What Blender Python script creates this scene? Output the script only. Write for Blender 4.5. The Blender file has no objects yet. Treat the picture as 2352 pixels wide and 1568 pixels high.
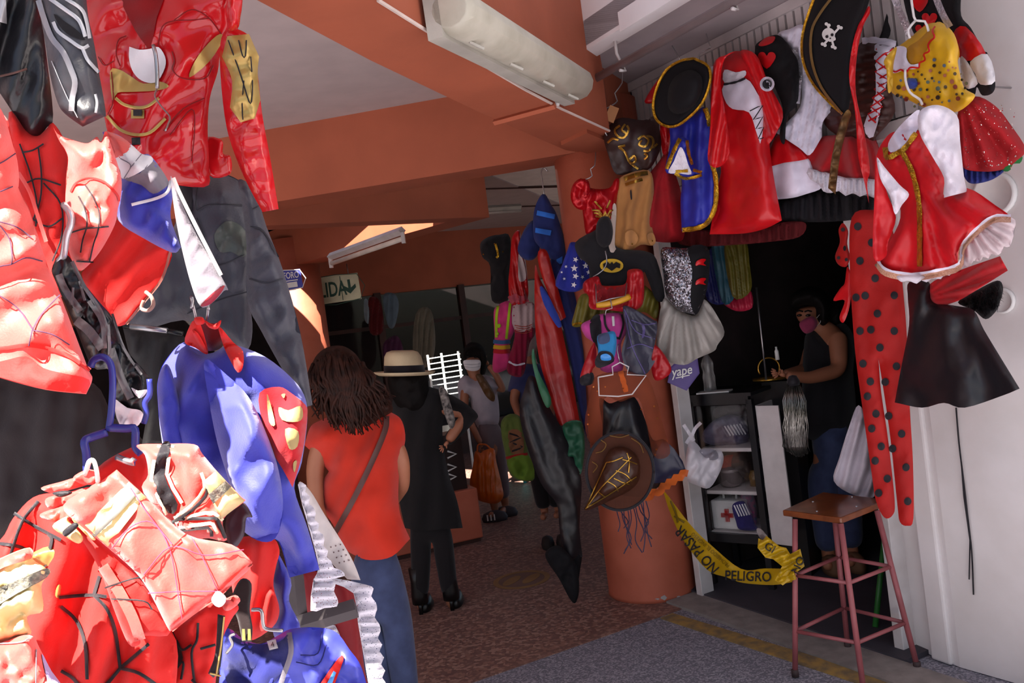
import bpy, bmesh, math, random
import numpy as np
from mathutils import Vector, Matrix
from mathutils.geometry import delaunay_2d_cdt

S = bpy.context.scene
COL = S.collection
random.seed(7)

# ---------------------------------------------------------------- camera
W, H = 2352, 1568
LENS = 30.0
F = LENS / 36.0 * W
CAM = Vector((0, 0, 1.7))
ROLL = math.radians(7.4)
PITCH = math.radians(-1.3)
fw = Vector((0, math.cos(PITCH), math.sin(PITCH)))
up0 = Vector((0, -math.sin(PITCH), math.cos(PITCH)))
rt0 = Vector((1, 0, 0))
RT = rt0 * math.cos(ROLL) - up0 * math.sin(ROLL)
UP = up0 * math.cos(ROLL) + rt0 * math.sin(ROLL)
FW = fw
cam_d = bpy.data.cameras.new('camera')
cam_d.lens = LENS; cam_d.sensor_width = 36; cam_d.clip_start = 0.05
cam_o = bpy.data.objects.new('camera', cam_d); COL.objects.link(cam_o)
m3 = Matrix((RT, UP, -FW)).transposed()
cam_o.matrix_world = Matrix.Translation(CAM) @ m3.to_4x4()
S.camera = cam_o

# ---------------------------------------------------------------- light
S.view_settings.view_transform = 'Standard'
S.view_settings.look = 'None'
S.view_settings.gamma = 1
S.view_settings.use_curve_mapping = False
S.view_settings.exposure = 0.42
wd = bpy.data.worlds.new('sky'); S.world = wd; wd.use_nodes = True
wn = wd.node_tree; wn.nodes.clear()
sky = wn.nodes.new('ShaderNodeTexSky'); sky.sky_type = 'NISHITA'
sky.sun_disc = False; sky.sun_elevation = math.radians(55); sky.sun_rotation = math.radians(200)
sky.dust_density = 2.0; sky.ozone_density = 1.0
bg = wn.nodes.new('ShaderNodeBackground'); bg.inputs[1].default_value = 0.11
wo = wn.nodes.new('ShaderNodeOutputWorld')
wn.links.new(sky.outputs[0], bg.inputs[0]); wn.links.new(bg.outputs[0], wo.inputs[0])
sun_d = bpy.data.lights.new('sun', 'SUN'); sun_d.energy = 24.0; sun_d.angle = math.radians(0.6)
sun_d.color = (1.0, 0.94, 0.84)
sun_o = bpy.data.objects.new('sun', sun_d); COL.objects.link(sun_o)
SUNV = Vector((-0.25, -0.55, 0.80)).normalized()
sun_o.rotation_euler = SUNV.to_track_quat('Z', 'Y').to_euler()
sun_o.location = (-2, -4, 8)

# ---------------------------------------------------------------- pixel -> place
def ray(px, py):
    return FW * F + RT * (px - W / 2) - UP * (py - H / 2)
def at(px, py, d):
    return CAM + ray(px, py) * (d / F)
def atz(px, py, z):
    r = ray(px, py)
    return CAM + r * ((z - CAM.z) / r.z)
def on_plane(px, py, a, n):
    r = ray(px, py)
    return CAM + r * ((a - CAM).dot(n) / r.dot(n))
def proj(p):
    v = Vector(p) - CAM; k = F / v.dot(FW); return W / 2 + v.dot(RT) * k, H / 2 - v.dot(UP) * k
RTn, UPn, FWn, CAMn = (np.array(v) for v in (RT, UP, FW, CAM))
def unproj(xy, d):
    k = (d / F)[:, None]
    return CAMn + (FWn * F + RTn * (xy[:, :1] - W / 2) - UPn * (xy[:, 1:2] - H / 2)) * k

# ---------------------------------------------------------------- materials
def lin(h):
    h = h.lstrip('#')
    c = [int(h[i:i + 2], 16) / 255 for i in (0, 2, 4)]
    return tuple(x / 12.92 if x <= .04045 else ((x + .055) / 1.055) ** 2.4 for x in c) + (1,)
MATS = {}
def M(name, hexc, rough=.8, metal=0, bump=.15, scale=90, var=.12, sheen=0, coat=0, alpha=1, trans=0, spec=.4, emit=0, kind='noise', c2=None, vscale=6):
    if name in MATS: return MATS[name]
    m = bpy.data.materials.new(name); m.use_nodes = True
    nt = m.node_tree; b = nt.nodes['Principled BSDF']
    L = nt.links.new
    b.inputs['Roughness'].default_value = rough; b.inputs['Metallic'].default_value = metal
    b.inputs['Specular IOR Level'].default_value = spec
    if sheen: b.inputs['Sheen Weight'].default_value = sheen
    if coat: b.inputs['Coat Weight'].default_value = coat; b.inputs['Coat Roughness'].default_value = .08
    b.inputs['Alpha'].default_value = alpha; b.inputs['Transmission Weight'].default_value = trans
    c = lin(hexc)
    tc = nt.nodes.new('ShaderNodeTexCoord')
    n1 = nt.nodes.new('ShaderNodeTexNoise'); n1.inputs['Scale'].default_value = vscale; n1.inputs['Detail'].default_value = 5
    L(tc.outputs['Object'], n1.inputs['Vector'])
    rp = nt.nodes.new('ShaderNodeValToRGB')
    lo = tuple(x * (1 - var) for x in c[:3]) + (1,); hi = tuple(min(1, x * (1 + var)) for x in c[:3]) + (1,)
    if c2: lo, hi = c, lin(c2)
    rp.color_ramp.elements[0].color = lo; rp.color_ramp.elements[1].color = hi
    rp.color_ramp.elements[0].position = .35; rp.color_ramp.elements[1].position = .65
    L(n1.outputs['Fac'], rp.inputs[0]); L(rp.outputs[0], b.inputs['Base Color'])
    if bump:
        if kind == 'voronoi':
            n2 = nt.nodes.new('ShaderNodeTexVoronoi'); out = n2.outputs['Distance']
            n2.inputs['Scale'].default_value = scale
        else:
            n2 = nt.nodes.new('ShaderNodeTexNoise'); out = n2.outputs['Fac']
            n2.inputs['Scale'].default_value = scale; n2.inputs['Detail'].default_value = 3
        L(tc.outputs['Object'], n2.inputs['Vector'])
        bp = nt.nodes.new('ShaderNodeBump'); bp.inputs['Strength'].default_value = bump; bp.inputs['Distance'].default_value = .004
        L(out, bp.inputs['Height']); L(bp.outputs[0], b.inputs['Normal'])
    if emit:
        L(rp.outputs[0], b.inputs['Emission Color']); b.inputs['Emission Strength'].default_value = emit
    MATS[name] = m
    return m

def cloth(name, hexc, **k):
    k.setdefault('rough', .85); k.setdefault('sheen', .15); k.setdefault('scale', 240); k.setdefault('spec', .25)
    return M(name, hexc, **k)
def satin(name, hexc, **k):
    k.setdefault('rough', .38); k.setdefault('scale', 30); k.setdefault('bump', .12); k.setdefault('spec', .5)
    return M(name, hexc, **k)
def tulle(name, hexc, alpha=.75, **k):
    k.setdefault('scale', 400); k.setdefault('bump', .3)
    return M(name, hexc, alpha=alpha, rough=.9, **k)
def sequin(name, hexc, scale=220, bump=1.0, metal=.85, rough=.25):
    if name in MATS: return MATS[name]
    m = M(name, hexc, rough=rough, metal=metal, bump=0, var=.3, vscale=40)
    nt = m.node_tree; b = nt.nodes['Principled BSDF']; L = nt.links.new
    tc = nt.nodes.new('ShaderNodeTexCoord'); v = nt.nodes.new('ShaderNodeTexVoronoi'); v.inputs['Scale'].default_value = scale
    L(tc.outputs['Object'], v.inputs['Vector'])
    vm = nt.nodes.new('ShaderNodeVectorMath'); vm.operation = 'SUBTRACT'; vm.inputs[1].default_value = (.5, .5, .5)
    L(v.outputs['Color'], vm.inputs[0])
    sc = nt.nodes.new('ShaderNodeVectorMath'); sc.operation = 'SCALE'; sc.inputs['Scale'].default_value = bump
    L(vm.outputs[0], sc.inputs[0])
    g = nt.nodes.new('ShaderNodeNewGeometry'); ad = nt.nodes.new('ShaderNodeVectorMath'); ad.operation = 'ADD'
    L(g.outputs['Normal'], ad.inputs[0]); L(sc.outputs[0], ad.inputs[1])
    no = nt.nodes.new('ShaderNodeVectorMath'); no.operation = 'NORMALIZE'; L(ad.outputs[0], no.inputs[0])
    L(no.outputs[0], b.inputs['Normal'])
    return m
def lace(name, hexc, scale=120, thr=.22):
    if name in MATS: return MATS[name]
    m = M(name, hexc, rough=.9, bump=.4, scale=300)
    nt = m.node_tree; b = nt.nodes['Principled BSDF']; L = nt.links.new
    tc = nt.nodes.new('ShaderNodeTexCoord'); v = nt.nodes.new('ShaderNodeTexVoronoi'); v.inputs['Scale'].default_value = scale
    L(tc.outputs['Object'], v.inputs['Vector'])
    mt = nt.nodes.new('ShaderNodeMath'); mt.operation = 'GREATER_THAN'; mt.inputs[1].default_value = thr
    L(v.outputs['Distance'], mt.inputs[0]); L(mt.outputs[0], b.inputs['Alpha'])
    return m

# ---------------------------------------------------------------- object helpers
def tag(o, label=None, cat=None, group=None, kind=None):
    if label: o['label'] = label
    if cat: o['category'] = cat
    if group: o['group'] = group
    if kind: o['kind'] = kind
    return o
def empty(name, loc=(0, 0, 0), rz=0):
    o = bpy.data.objects.new(name, None); COL.objects.link(o); o.location = loc; o.rotation_euler = (0, 0, rz)
    o.empty_display_size = .1
    return o
def link(name, me, mat, parent=None, world=False, smooth=False, loc=None):
    """link a mesh; world=True: its vertices are world points (moved to a local origin)"""
    o = bpy.data.objects.new(name, me); COL.objects.link(o)
    if mat is not None: me.materials.append(mat)
    if smooth:
        me.polygons.foreach_set('use_smooth', [True] * len(me.polygons))
    if world:
        if parent is not None:
            base = np.array(parent['_o']) if '_o' in parent else np.array(parent.location)
        else:
            n = len(me.vertices); c = np.zeros(n * 3); me.vertices.foreach_get('co', c); c = c.reshape(-1, 3)
            base = (c.min(0) + c.max(0)) / 2; base[2] = c[:, 2].min()
            o.location = base
        n = len(me.vertices); c = np.zeros(n * 3); me.vertices.foreach_get('co', c); c = c.reshape(-1, 3) - base
        me.vertices.foreach_set('co', c.ravel()); me.update()
        ORIG[o.name] = base
    if parent is not None: o.parent = parent
    if loc is not None: o.location = loc
    return o
ORIG = {}
def link_w(name, verts, faces, mat, parent=None, smooth=False):
    """mesh from world points; a child keeps its parent's origin"""
    me = bpy.data.meshes.new(name)
    v = np.array([tuple(p) for p in verts], float).reshape(-1, 3)
    if parent is None:
        base = (v.min(0) + v.max(0)) / 2; base[2] = v[:, 2].min()
    else:
        base = ORIG[parent.name]
    me.from_pydata((v - base).tolist(), [], [list(f) for f in faces])
    me.update()
    o = bpy.data.objects.new(name, me); COL.objects.link(o)
    if mat is not None: me.materials.append(mat)
    if smooth: me.polygons.foreach_set('use_smooth', [True] * len(me.polygons))
    if parent is None: o.location = base
    else: o.parent = parent
    ORIG[o.name] = base
    return o
def thing(name, base, label, cat, group=None):
    o = empty(name, base); ORIG[o.name] = np.array(base, float); tag(o, label, cat, group); return o
def fixn(o):
    bm = bmesh.new(); bm.from_mesh(o.data); bmesh.ops.recalc_face_normals(bm, faces=bm.faces); bm.to_mesh(o.data); bm.free(); return o
def bevel(o, w=.004, seg=2):
    md = o.modifiers.new('bevel', 'BEVEL'); md.width = w; md.segments = seg; md.limit_method = 'ANGLE'; return o

class MB:
    def __init__(s): s.v = []; s.f = []
    def add(s, v, f):
        n = len(s.v); s.v += [tuple(p) for p in v]; s.f += [[i + n for i in q] for q in f]; return s
    def box(s, c, size, rz=0, rot=None):
        x, y, z = (q / 2 for q in size)
        R = rot if rot is not None else Matrix.Rotation(rz, 3, 'Z')
        pts = [R @ Vector((a * x, b * y, e * z)) + Vector(c) for a in (-1, 1) for b in (-1, 1) for e in (-1, 1)]
        return s.add(pts, [(0, 1, 3, 2), (4, 6, 7, 5), (0, 4, 5, 1), (2, 3, 7, 6), (0, 2, 6, 4), (1, 5, 7, 3)])
    def prism(s, plan, z0, z1):
        n = len(plan)
        if sum(plan[i - 1][0] * plan[i][1] - plan[i][0] * plan[i - 1][1] for i in range(n)) < 0: plan = list(plan)[::-1]
        v = [(p[0], p[1], z0) for p in plan] + [(p[0], p[1], z1) for p in plan]
        f = [list(range(n))[::-1], list(range(n, 2 * n))] + [(i, (i + 1) % n, (i + 1) % n + n, i + n) for i in range(n)]
        return s.add(v, f)
    def tube(s, pts, r, n=8, cap=True):
        pts = [Vector(p) for p in pts]
        rs = r if isinstance(r, (list, tuple)) else [r] * len(pts)
        v, f = [], []
        prev = None
        for i, p in enumerate(pts):
            t = (pts[min(i + 1, len(pts) - 1)] - pts[max(i - 1, 0)])
            if t.length < 1e-9: t = Vector((0, 0, 1))
            t.normalize()
            a = Vector((0, 0, 1)) if abs(t.z) < .9 else Vector((1, 0, 0))
            if prev is not None: a = prev
            u = (a - t * a.dot(t))
            if u.length < 1e-6: u = t.orthogonal()
            u.normalize(); w = t.cross(u); prev = u
            rr = rs[i]; rx, ry = rr if isinstance(rr, (list, tuple)) else (rr, rr)
            for k in range(n):
                q = 2 * math.pi * k / n
                v.append(p + u * math.cos(q) * rx + w * math.sin(q) * ry)
        for i in range(len(pts) - 1):
            for k in range(n):
                a, b = i * n + k, i * n + (k + 1) % n
                f.append((a, b, b + n, a + n))
        if cap: f.append(list(range(n))[::-1]); f.append(list(range(len(v) - n, len(v))))
        return s.add(v, f)
    def lathe(s, prof, c=(0, 0, 0), n=24, ax=None, sx=1, sy=1, cap=True):
        v, f = [], []
        c = Vector(c)
        R = ax if ax is not None else Matrix.Identity(3)
        for (r, z) in prof:
            for k in range(n):
                q = 2 * math.pi * k / n
                v.append(c + R @ Vector((r * math.cos(q) * sx, r * math.sin(q) * sy, z)))
        for i in range(len(prof) - 1):
            for k in range(n):
                a, b = i * n + k, i * n + (k + 1) % n
                f.append((a, b, b + n, a + n))
        if cap: f.append(list(range(n))[::-1]); f.append(list(range(len(v) - n, len(v))))
        return s.add(v, f)
    def w(s, name, mat, parent=None, smooth=False):
        return link_w(name, s.v, s.f, mat, parent, smooth)

def clip(poly, axis, val, keep_less):
    out = []
    for i in range(len(poly)):
        a, b = poly[i - 1], poly[i]; ia = (a[axis] < val) == keep_less; ib_ = (b[axis] < val) == keep_less
        if ia != ib_:
            t = (val - a[axis]) / (b[axis] - a[axis]); out.append((a[0] + (b[0] - a[0]) * t, a[1] + (b[1] - a[1]) * t))
        if ib_: out.append((b[0], b[1]))
    return out
def cr(pts, n=5, closed=False):
    """Catmull-Rom through points of any dimension"""
    P = [np.array(p, float) for p in pts]; out = []
    N = len(P)
    for i in range(N if closed else N - 1):
        p0 = P[(i - 1) % N] if closed or i > 0 else P[0] * 2 - P[1]
        p1, p2 = P[i], P[(i + 1) % N]
        p3 = P[(i + 2) % N] if closed or i + 2 < N else P[-1] * 2 - P[-2]
        for k in range(n):
            t = k / n
            out.append(.5 * ((2 * p1) + (-p0 + p2) * t + (2 * p0 - 5 * p1 + 4 * p2 - p3) * t * t + (-p0 + 3 * p1 - 3 * p2 + p3) * t ** 3))
    if not closed: out.append(P[-1])
    return out

# ---------------------------------------------------------------- cloth from an outline, with real thickness
def outline(pts, n):
    """smooth a closed outline; a point with a third item 'c' stays a corner, 'o' marks the edge leaving it open (a hem)"""
    N = len(pts); out = []; flag = []
    P = [np.array(p[:2], float) for p in pts]
    fl = [p[2] if len(p) > 2 else '' for p in pts]
    for i in range(N):
        j = (i + 1) % N
        p1, p2 = P[i], P[j]
        p0 = P[i - 1] if 'c' not in fl[i] else p1 - (p2 - p1)
        p3 = P[(i + 2) % N] if 'c' not in fl[j] else p2 + (p2 - p1)
        for k in range(n):
            t = k / n
            out.append(.5 * ((2 * p1) + (-p0 + p2) * t + (2 * p0 - 5 * p1 + 4 * p2 - p3) * t * t + (-p0 + 3 * p1 - 3 * p2 + p3) * t ** 3))
            flag.append('o' in fl[i])
    return np.array(out), flag
def inside(xy, poly):
    x, y = xy[:, 0], xy[:, 1]; r = np.zeros(len(xy), bool)
    x1, y1 = poly[:, 0], poly[:, 1]; x2, y2 = np.roll(x1, -1), np.roll(y1, -1)
    for a, b, c, d in zip(x1, y1, x2, y2):
        if b == d: continue
        m = ((b > y) != (d > y)) & (x < (c - a) * (y - b) / (d - b) + a)
        r ^= m
    return r
def seg_dist(xy, A, B):
    best = np.full(len(xy), 1e9)
    for a, b in zip(A, B):
        ab = b - a; L = max(ab.dot(ab), 1e-9)
        t = np.clip(((xy - a) @ ab) / L, 0, 1)
        dd = xy - (a + t[:, None] * ab)
        best = np.minimum(best, np.hypot(dd[:, 0], dd[:, 1]))
    return best
_rs = np.random.RandomState(3); _tab = _rs.rand(256, 256)
def vnoise(x, y):
    xi = np.floor(x).astype(int); yi = np.floor(y).astype(int); fx = x - xi; fy = y - yi
    fx = fx * fx * (3 - 2 * fx); fy = fy * fy * (3 - 2 * fy)
    g = lambda a, b: _tab[a % 256, b % 256]
    return (g(xi, yi) * (1 - fx) + g(xi + 1, yi) * fx) * (1 - fy) + (g(xi, yi + 1) * (1 - fx) + g(xi + 1, yi + 1) * fx) * fy - .5
def tri(outl, step, extra=None):
    """triangulate an outline with inner grid points; returns points (n,2), faces, boundary count"""
    n = len(outl)
    lo, hi = outl.min(0), outl.max(0)
    gx = np.arange(lo[0] + step * .5, hi[0], step); gy = np.arange(lo[1] + step * .5, hi[1], step * .866)
    X, Y = np.meshgrid(gx, gy); X = X + (np.arange(len(gy)) % 2)[:, None] * step * .5
    g = np.stack([X.ravel(), Y.ravel()], 1)
    if len(g):
        g = g[inside(g, outl)]
        if len(g): g = g[seg_dist(g, outl, np.roll(outl, -1, 0)) > step * .45]
    pts = np.vstack([outl, g]) if len(g) else outl
    r = delaunay_2d_cdt([Vector(p) for p in pts], [(i, (i + 1) % n) for i in range(n)], [], 1, 1e-4)
    v = np.array([tuple(p) for p in r[0]]); f = [tuple(q) for q in r[2]]
    # consistent orientation
    ff = []
    for q in f:
        a, b, c = v[q[0]], v[q[1]], v[q[2]]
        s = (b[0] - a[0]) * (c[1] - a[1]) - (b[1] - a[1]) * (c[0] - a[0])
        ff.append(q if s < 0 else q[::-1])
    return v, ff

class Surf:
    """height field of a piece of cloth, in metres towards the viewer over picture points"""
    def __init__(s, outl, flag, d, puff, rad, folds, tilt, seed, c):
        s.A = outl; s.B = np.roll(outl, -1, 0)
        k = ~np.array(flag)
        s.A, s.B = s.A[k], s.B[k]
        s.d, s.puff, s.rad, s.folds, s.tilt, s.seed, s.c = d, puff, rad, folds, tilt, seed, c
    def depth(s, xy):
        return s.d + s.tilt[0] * (xy[:, 0] - s.c[0]) + s.tilt[1] * (xy[:, 1] - s.c[1])
    def h(s, xy):
        ds = seg_dist(xy, s.A, s.B) if len(s.A) else np.full(len(xy), 1e3)
        q = np.clip(ds / s.rad, 0, 1); prof = .45 * np.sqrt(1 - (1 - q) ** 2) + .55 * (1 - (1 - q) ** 2) * .95
        q2 = np.clip((ds + s.rad * .12) / (s.rad * .4), 0, 1); p2 = q2 * q2 * (3 - 2 * q2)
        r = s.puff * .8 * prof; x, y = xy[:, 0], xy[:, 1]; sd = s.seed * 17.3
        for f in s.folds:
            if f[0] == 'v':      # folds running along an angle
                _, wl, amp, ang = f; ca, sa = math.cos(math.radians(ang)), math.sin(math.radians(ang))
                u = x * ca + y * sa; v = -x * sa + y * ca
                w = u / wl * 2 * math.pi + 3.5 * vnoise(u / wl / 2 + sd, v / wl / 5)
                sw = np.sin(w); r = r + amp * (1.15 - 2.1 * np.abs(sw) ** .8 if False else np.sign(sw) * np.abs(sw) ** .75) * p2 * (.75 + .6 * vnoise(u / wl / 2 + sd, v / wl / 7 + 9))
            elif f[0] == 'r':    # folds fanning from an apex
                _, ax, ay, k, amp, L = f
                a = np.arctan2(x - ax, y - ay); dd = np.hypot(x - ax, y - ay)
                w = a * k + 2.5 * vnoise(a * k / 5 + sd, dd / 90)
                r = r + amp * np.sin(w) * np.clip(dd / L, 0, 1) * np.maximum(p2, .35)
            else:                # wrinkles
                _, sc, amp = f
                n1 = vnoise(x / sc * .8 + sd, y / sc * .55 + sd); n2 = vnoise((x + .6 * y) / sc * .9 + sd + 40, (y - .5 * x) / sc * .5)
                rg = .35 - np.abs(n2) * 1.6          # sharp creases
                r = r + amp * 2.2 * p2 * (n1 + .45 * rg + .35 * vnoise(x / sc * 2.3 + sd, y / sc * 1.6))
        return r
_seed = [0]
PSURF = {}
def garment(name, pts, d, mat, puff=.05, rad=45, folds=(('n', 40, .008),), tilt=(0, 0), label=None, cat=None, group=None,
            parent=None, sm=4, back=.7, step=None, single=False):
    _seed[0] += 1
    o2, fl = outline(pts, sm)
    lo, hi = o2.min(0), o2.max(0); c = (lo + hi) / 2
    if step is None: step = max(4.0, min(11.0, math.sqrt((hi[0] - lo[0]) * (hi[1] - lo[1])) / 30))
    if back < .95:                      # loose cloth: flatter front, stronger folds
        puff *= .72; rad *= .62
        kf = 1.5 if d > 2.6 else 1.05
        folds = tuple((f[0],) + tuple(f[1:-1]) + (f[-1] * kf,) if f[0] == 'n' else
                      (('v', f[1], f[2] * kf, f[3]) if f[0] == 'v' else ('r', f[1], f[2], f[3], f[4] * kf, f[5])) for f in folds)
        if folds: folds = folds + (('n', 16 if d > 2.6 else 34, .0035 * d / 3.5 + .001),)
    sf = Surf(o2, fl, d, puff, rad, folds, tilt, _seed[0], c)
    v, f = tri(o2, step)
    h = sf.h(v); dep = sf.depth(v)
    front = unproj(v, dep - h)
    if single:
        V, Fc = front, f
    else:
        bk = unproj(v, dep + np.maximum(h * back, 0) + .002)
        V = np.vstack([front, bk]); n = len(v)
        Fc = list(f) + [tuple(i + n for i in q[::-1]) for q in f]
    o = link_w(name, V, Fc, mat, parent, True)
    PSURF[o.name] = sf
    if parent is None: tag(o, label, cat, group)
    elif label: o['label'] = label
    return o
def surf_of(o): return PSURF[o.name]
def patch(name, par, pts, mat, lift=.004, sm=3, step=None, on=None, label=None, extra=0, rad=None):
    """a piece lying on a garment's surface; extra = its own puffiness"""
    sf = surf_of(on or par)
    o2, fl = outline(pts, sm)
    lo, hi = o2.min(0), o2.max(0)
    if step is None: step = max(4.0, min(12.0, math.sqrt((hi[0] - lo[0]) * (hi[1] - lo[1]) + 1) / 12))
    v, f = tri(o2, step)
    h = sf.h(v) + lift
    if extra:
        q = np.clip(seg_dist(v, o2, np.roll(o2, -1, 0)) / (rad or 15), 0, 1); h = h + extra * np.sqrt(1 - (1 - q) ** 2)
    P = unproj(v, sf.depth(v) - h); n = len(v)
    Pb = unproj(v, sf.depth(v) - (sf.h(v) + lift - .0025)) 
    # rim
    nb = len(o2)
    o = link_w(name, np.vstack([P, Pb]), list(f) + [tuple(i + n for i in q[::-1]) for q in f], mat, par, True)
    PSURF[o.name] = sf
    if label: o['label'] = label
    return o
def strip(name, par, lines, width, mat, lift=.005, sm=4, on=None, parent_obj=None, zig=0):
    """flat bands along lines of picture points on a garment's surface; several lines make one part"""
    sf = surf_of(on or par); V = []; Fc = []
    for ln in lines:
        w = width
        p = np.array(cr(ln, sm)) if len(ln) > 2 and sm > 1 else np.array(cr(ln, max(sm, 2)))
        t = np.gradient(p, axis=0); t /= np.maximum(np.hypot(t[:, 0], t[:, 1]), 1e-6)[:, None]
        nr = np.stack([-t[:, 1], t[:, 0]], 1)
        z = 1 + zig * np.sin(np.arange(len(p)) * 2.2)[:, None]
        l, r = p + nr * w / 2 * z, p - nr * w / 2 * z
        mid = p
        a = np.vstack([l, mid, r]); lf = np.concatenate([np.zeros(len(p)), np.full(len(p), .0015), np.zeros(len(p))])
        P = unproj(a, sf.depth(a) - sf.h(a) - lift - lf); b = len(V); n = len(p)
        V += P.tolist()
        for i in range(n - 1):
            Fc += [(b + i, b + i + 1, b + n + i + 1, b + n + i), (b + n + i, b + n + i + 1, b + 2 * n + i + 1, b + 2 * n + i)]
    o = link_w(name, V, Fc, mat, par, True); PSURF[o.name] = sf
    return o
def dots(name, par, spots, mat, lift=.005, n=14, on=None, asp=1.0, dome=0):
    sf = surf_of(on or par); V = []; Fc = []
    for (x, y, r) in spots:
        a = np.array([[x, y]] + [[x + r * .55 * math.cos(2 * math.pi * k / n) * asp, y + r * .55 * math.sin(2 * math.pi * k / n)] for k in range(n)]
                     + [[x + r * math.cos(2 * math.pi * k / n) * asp, y + r * math.sin(2 * math.pi * k / n)] for k in range(n)])
        lf = np.array([dome] + [dome * .8] * n + [0.] * n)
        P = unproj(a, sf.depth(a) - sf.h(a) - lift - lf); b = len(V); V += P.tolist()
        for k in range(n):
            k2 = (k + 1) % n
            Fc += [(b, b + 1 + k2, b + 1 + k), (b + 1 + k, b + 1 + k2, b + 1 + n + k2, b + 1 + n + k)]
    o = link_w(name, V, Fc, mat, par, True); PSURF[o.name] = sf; return o
def lettering(name, par, s, cx, cy, size, mat, ang=0, lift=.006, sx=1, on=None, shear=0, flipx=1, bold=0):
    cu = bpy.data.curves.new('t', 'FONT'); cu.body = s; cu.align_x = 'CENTER'; cu.align_y = 'CENTER'; cu.resolution_u = 3
    if bold: cu.offset = bold
    ob = bpy.data.objects.new('t', cu); COL.objects.link(ob)
    dg = bpy.context.evaluated_depsgraph_get(); dg.update()
    me = bpy.data.meshes.new_from_object(ob.evaluated_get(dg))
    bpy.data.objects.remove(ob)
    v = np.zeros(len(me.vertices) * 3); me.vertices.foreach_get('co', v); v = v.reshape(-1, 3)
    ca, sa = math.cos(math.radians(ang)), math.sin(math.radians(ang))
    X = v[:, 0] * size * sx * flipx + v[:, 1] * size * shear; Y = -v[:, 1] * size
    xy = np.stack([cx + X * ca - Y * sa, cy + X * sa + Y * ca], 1)
    sf = surf_of(on or par)
    P = unproj(xy, sf.depth(xy) - sf.h(xy) - lift)
    f = [tuple(p.vertices) for p in me.polygons]
    bpy.data.meshes.remove(me); bpy.data.curves.remove(cu)
    return link_w(name, P, f, mat, par)
def wire(name, pts, r, mat, label=None, cat='hanger', group=None, parent=None, n=6, sm=4):
    """a bent wire through (px, py, depth) points"""
    P = [at(*p) for p in pts]
    P = [Vector(p) for p in cr([tuple(p) for p in P], sm)] if sm > 1 else P
    o = MB().tube(P, r, n).w(name, mat, parent, True)
    if parent is None: tag(o, label, cat, group)
    return o

def skin(name, nodes, edges, mat, parent, sub=2, root=0):
    """one continuous body or garment grown round a skeleton; nodes = (world point, radius or (rx, ry))"""
    base = ORIG[parent.name]
    me = bpy.data.meshes.new(name)
    me.from_pydata([tuple(np.array(p) - base) for p, r in nodes], edges, [])
    o = bpy.data.objects.new(name, me); COL.objects.link(o); o.parent = parent; ORIG[o.name] = base
    me.materials.append(mat)
    md = o.modifiers.new('skin', 'SKIN'); md.use_smooth_shade = True
    sv = me.skin_vertices[0].data
    for i, (p, r) in enumerate(nodes):
        sv[i].radius = r if isinstance(r, tuple) else (r, r)
        sv[i].use_root = (i == root)
    ss = o.modifiers.new('sub', 'SUBSURF'); ss.levels = sub; ss.render_levels = sub
    return o
# ================================================================ the setting
ORANGE = M('orange_plaster', 'a0543a', rough=.75, bump=.25, scale=25, var=.08, vscale=3)
ORANGE2 = M('orange_plaster_pillar', 'b9624a', rough=.6, bump=.3, scale=30, c2='ab5840', vscale=5)
WHITEP = M('white_plaster', 'dcd6d6', rough=.85, bump=.35, scale=18, c2='cfc8c6', vscale=3)
GREYC = M('grey_ceiling', 'b3a5a3', rough=.9, bump=.1, scale=20, var=.05)
SOFF = M('soffit_paint', 'a3989a', rough=.9, bump=.15, scale=20, var=.06)
PLANK = M('white_ceiling_panel', 'ece6e0', rough=.8, bump=.1, scale=20, var=.05)
DARKW = M('dark_wood', '3a1f18', rough=.6, bump=.2, scale=40, var=.3)
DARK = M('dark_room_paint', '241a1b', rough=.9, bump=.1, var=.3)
STEEL = M('steel_wire', 'a9a6a8', rough=.3, metal=.9, bump=0)
WHITEPL = M('white_plastic', 'd9d8d6', rough=.4, bump=.05)
BLACK = cloth('black_cloth', '141216')
WHITEM = M('white_painted_metal', 'd4cfcf', rough=.5, bump=.15, scale=15, c2='bfb8b6')

ZB = 2.61; ZC = 3.05
def st(o): o['kind'] = 'structure'; return o
def plan(*pp, z=0): return [atz(x, y, z).to_2d() for x, y in pp]
def line_x(a, b, t): return a + (b - a) * t

# --- ground: interior terrazzo and rough asphalt outside
fm = M('terrazzo', '7a5a51', rough=.55, bump=.1, scale=200, c2='8a6a5e', vscale=28)
nt = fm.node_tree; b_ = nt.nodes['Principled BSDF']
def speckle(m, cols, scale, thr=.5):
    nt = m.node_tree; b = nt.nodes['Principled BSDF']; base = b.inputs['Base Color'].links[0].from_socket
    tc = nt.nodes.new('ShaderNodeTexCoord'); v = nt.nodes.new('ShaderNodeTexVoronoi'); v.inputs['Scale'].default_value = scale
    nt.links.new(tc.outputs['Object'], v.inputs['Vector'])
    r = nt.nodes.new('ShaderNodeValToRGB'); r.color_ramp.interpolation = 'CONSTANT'
    e = r.color_ramp.elements; e[0].color = lin(cols[0]); e[1].position = .5; e[1].color = lin(cols[1])
    if len(cols) > 2: q = e.new(.8); q.color = lin(cols[2])
    sp = nt.nodes.new('ShaderNodeSeparateColor'); nt.links.new(v.outputs['Color'], sp.inputs[0]); nt.links.new(sp.outputs[0], r.inputs[0])
    mx = nt.nodes.new('ShaderNodeMix'); mx.data_type = 'RGBA'; mx.inputs[0].default_value = thr
    nt.links.new(base, mx.inputs[6]); nt.links.new(r.outputs[0], mx.inputs[7]); nt.links.new(mx.outputs[2], b.inputs['Base Color'])
speckle(fm, ['5e4340', '876457', 'a48475'], 55, .55)
am = M('asphalt', '74737c', rough=.9, bump=.8, scale=150, c2='82818a', vscale=20)
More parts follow.
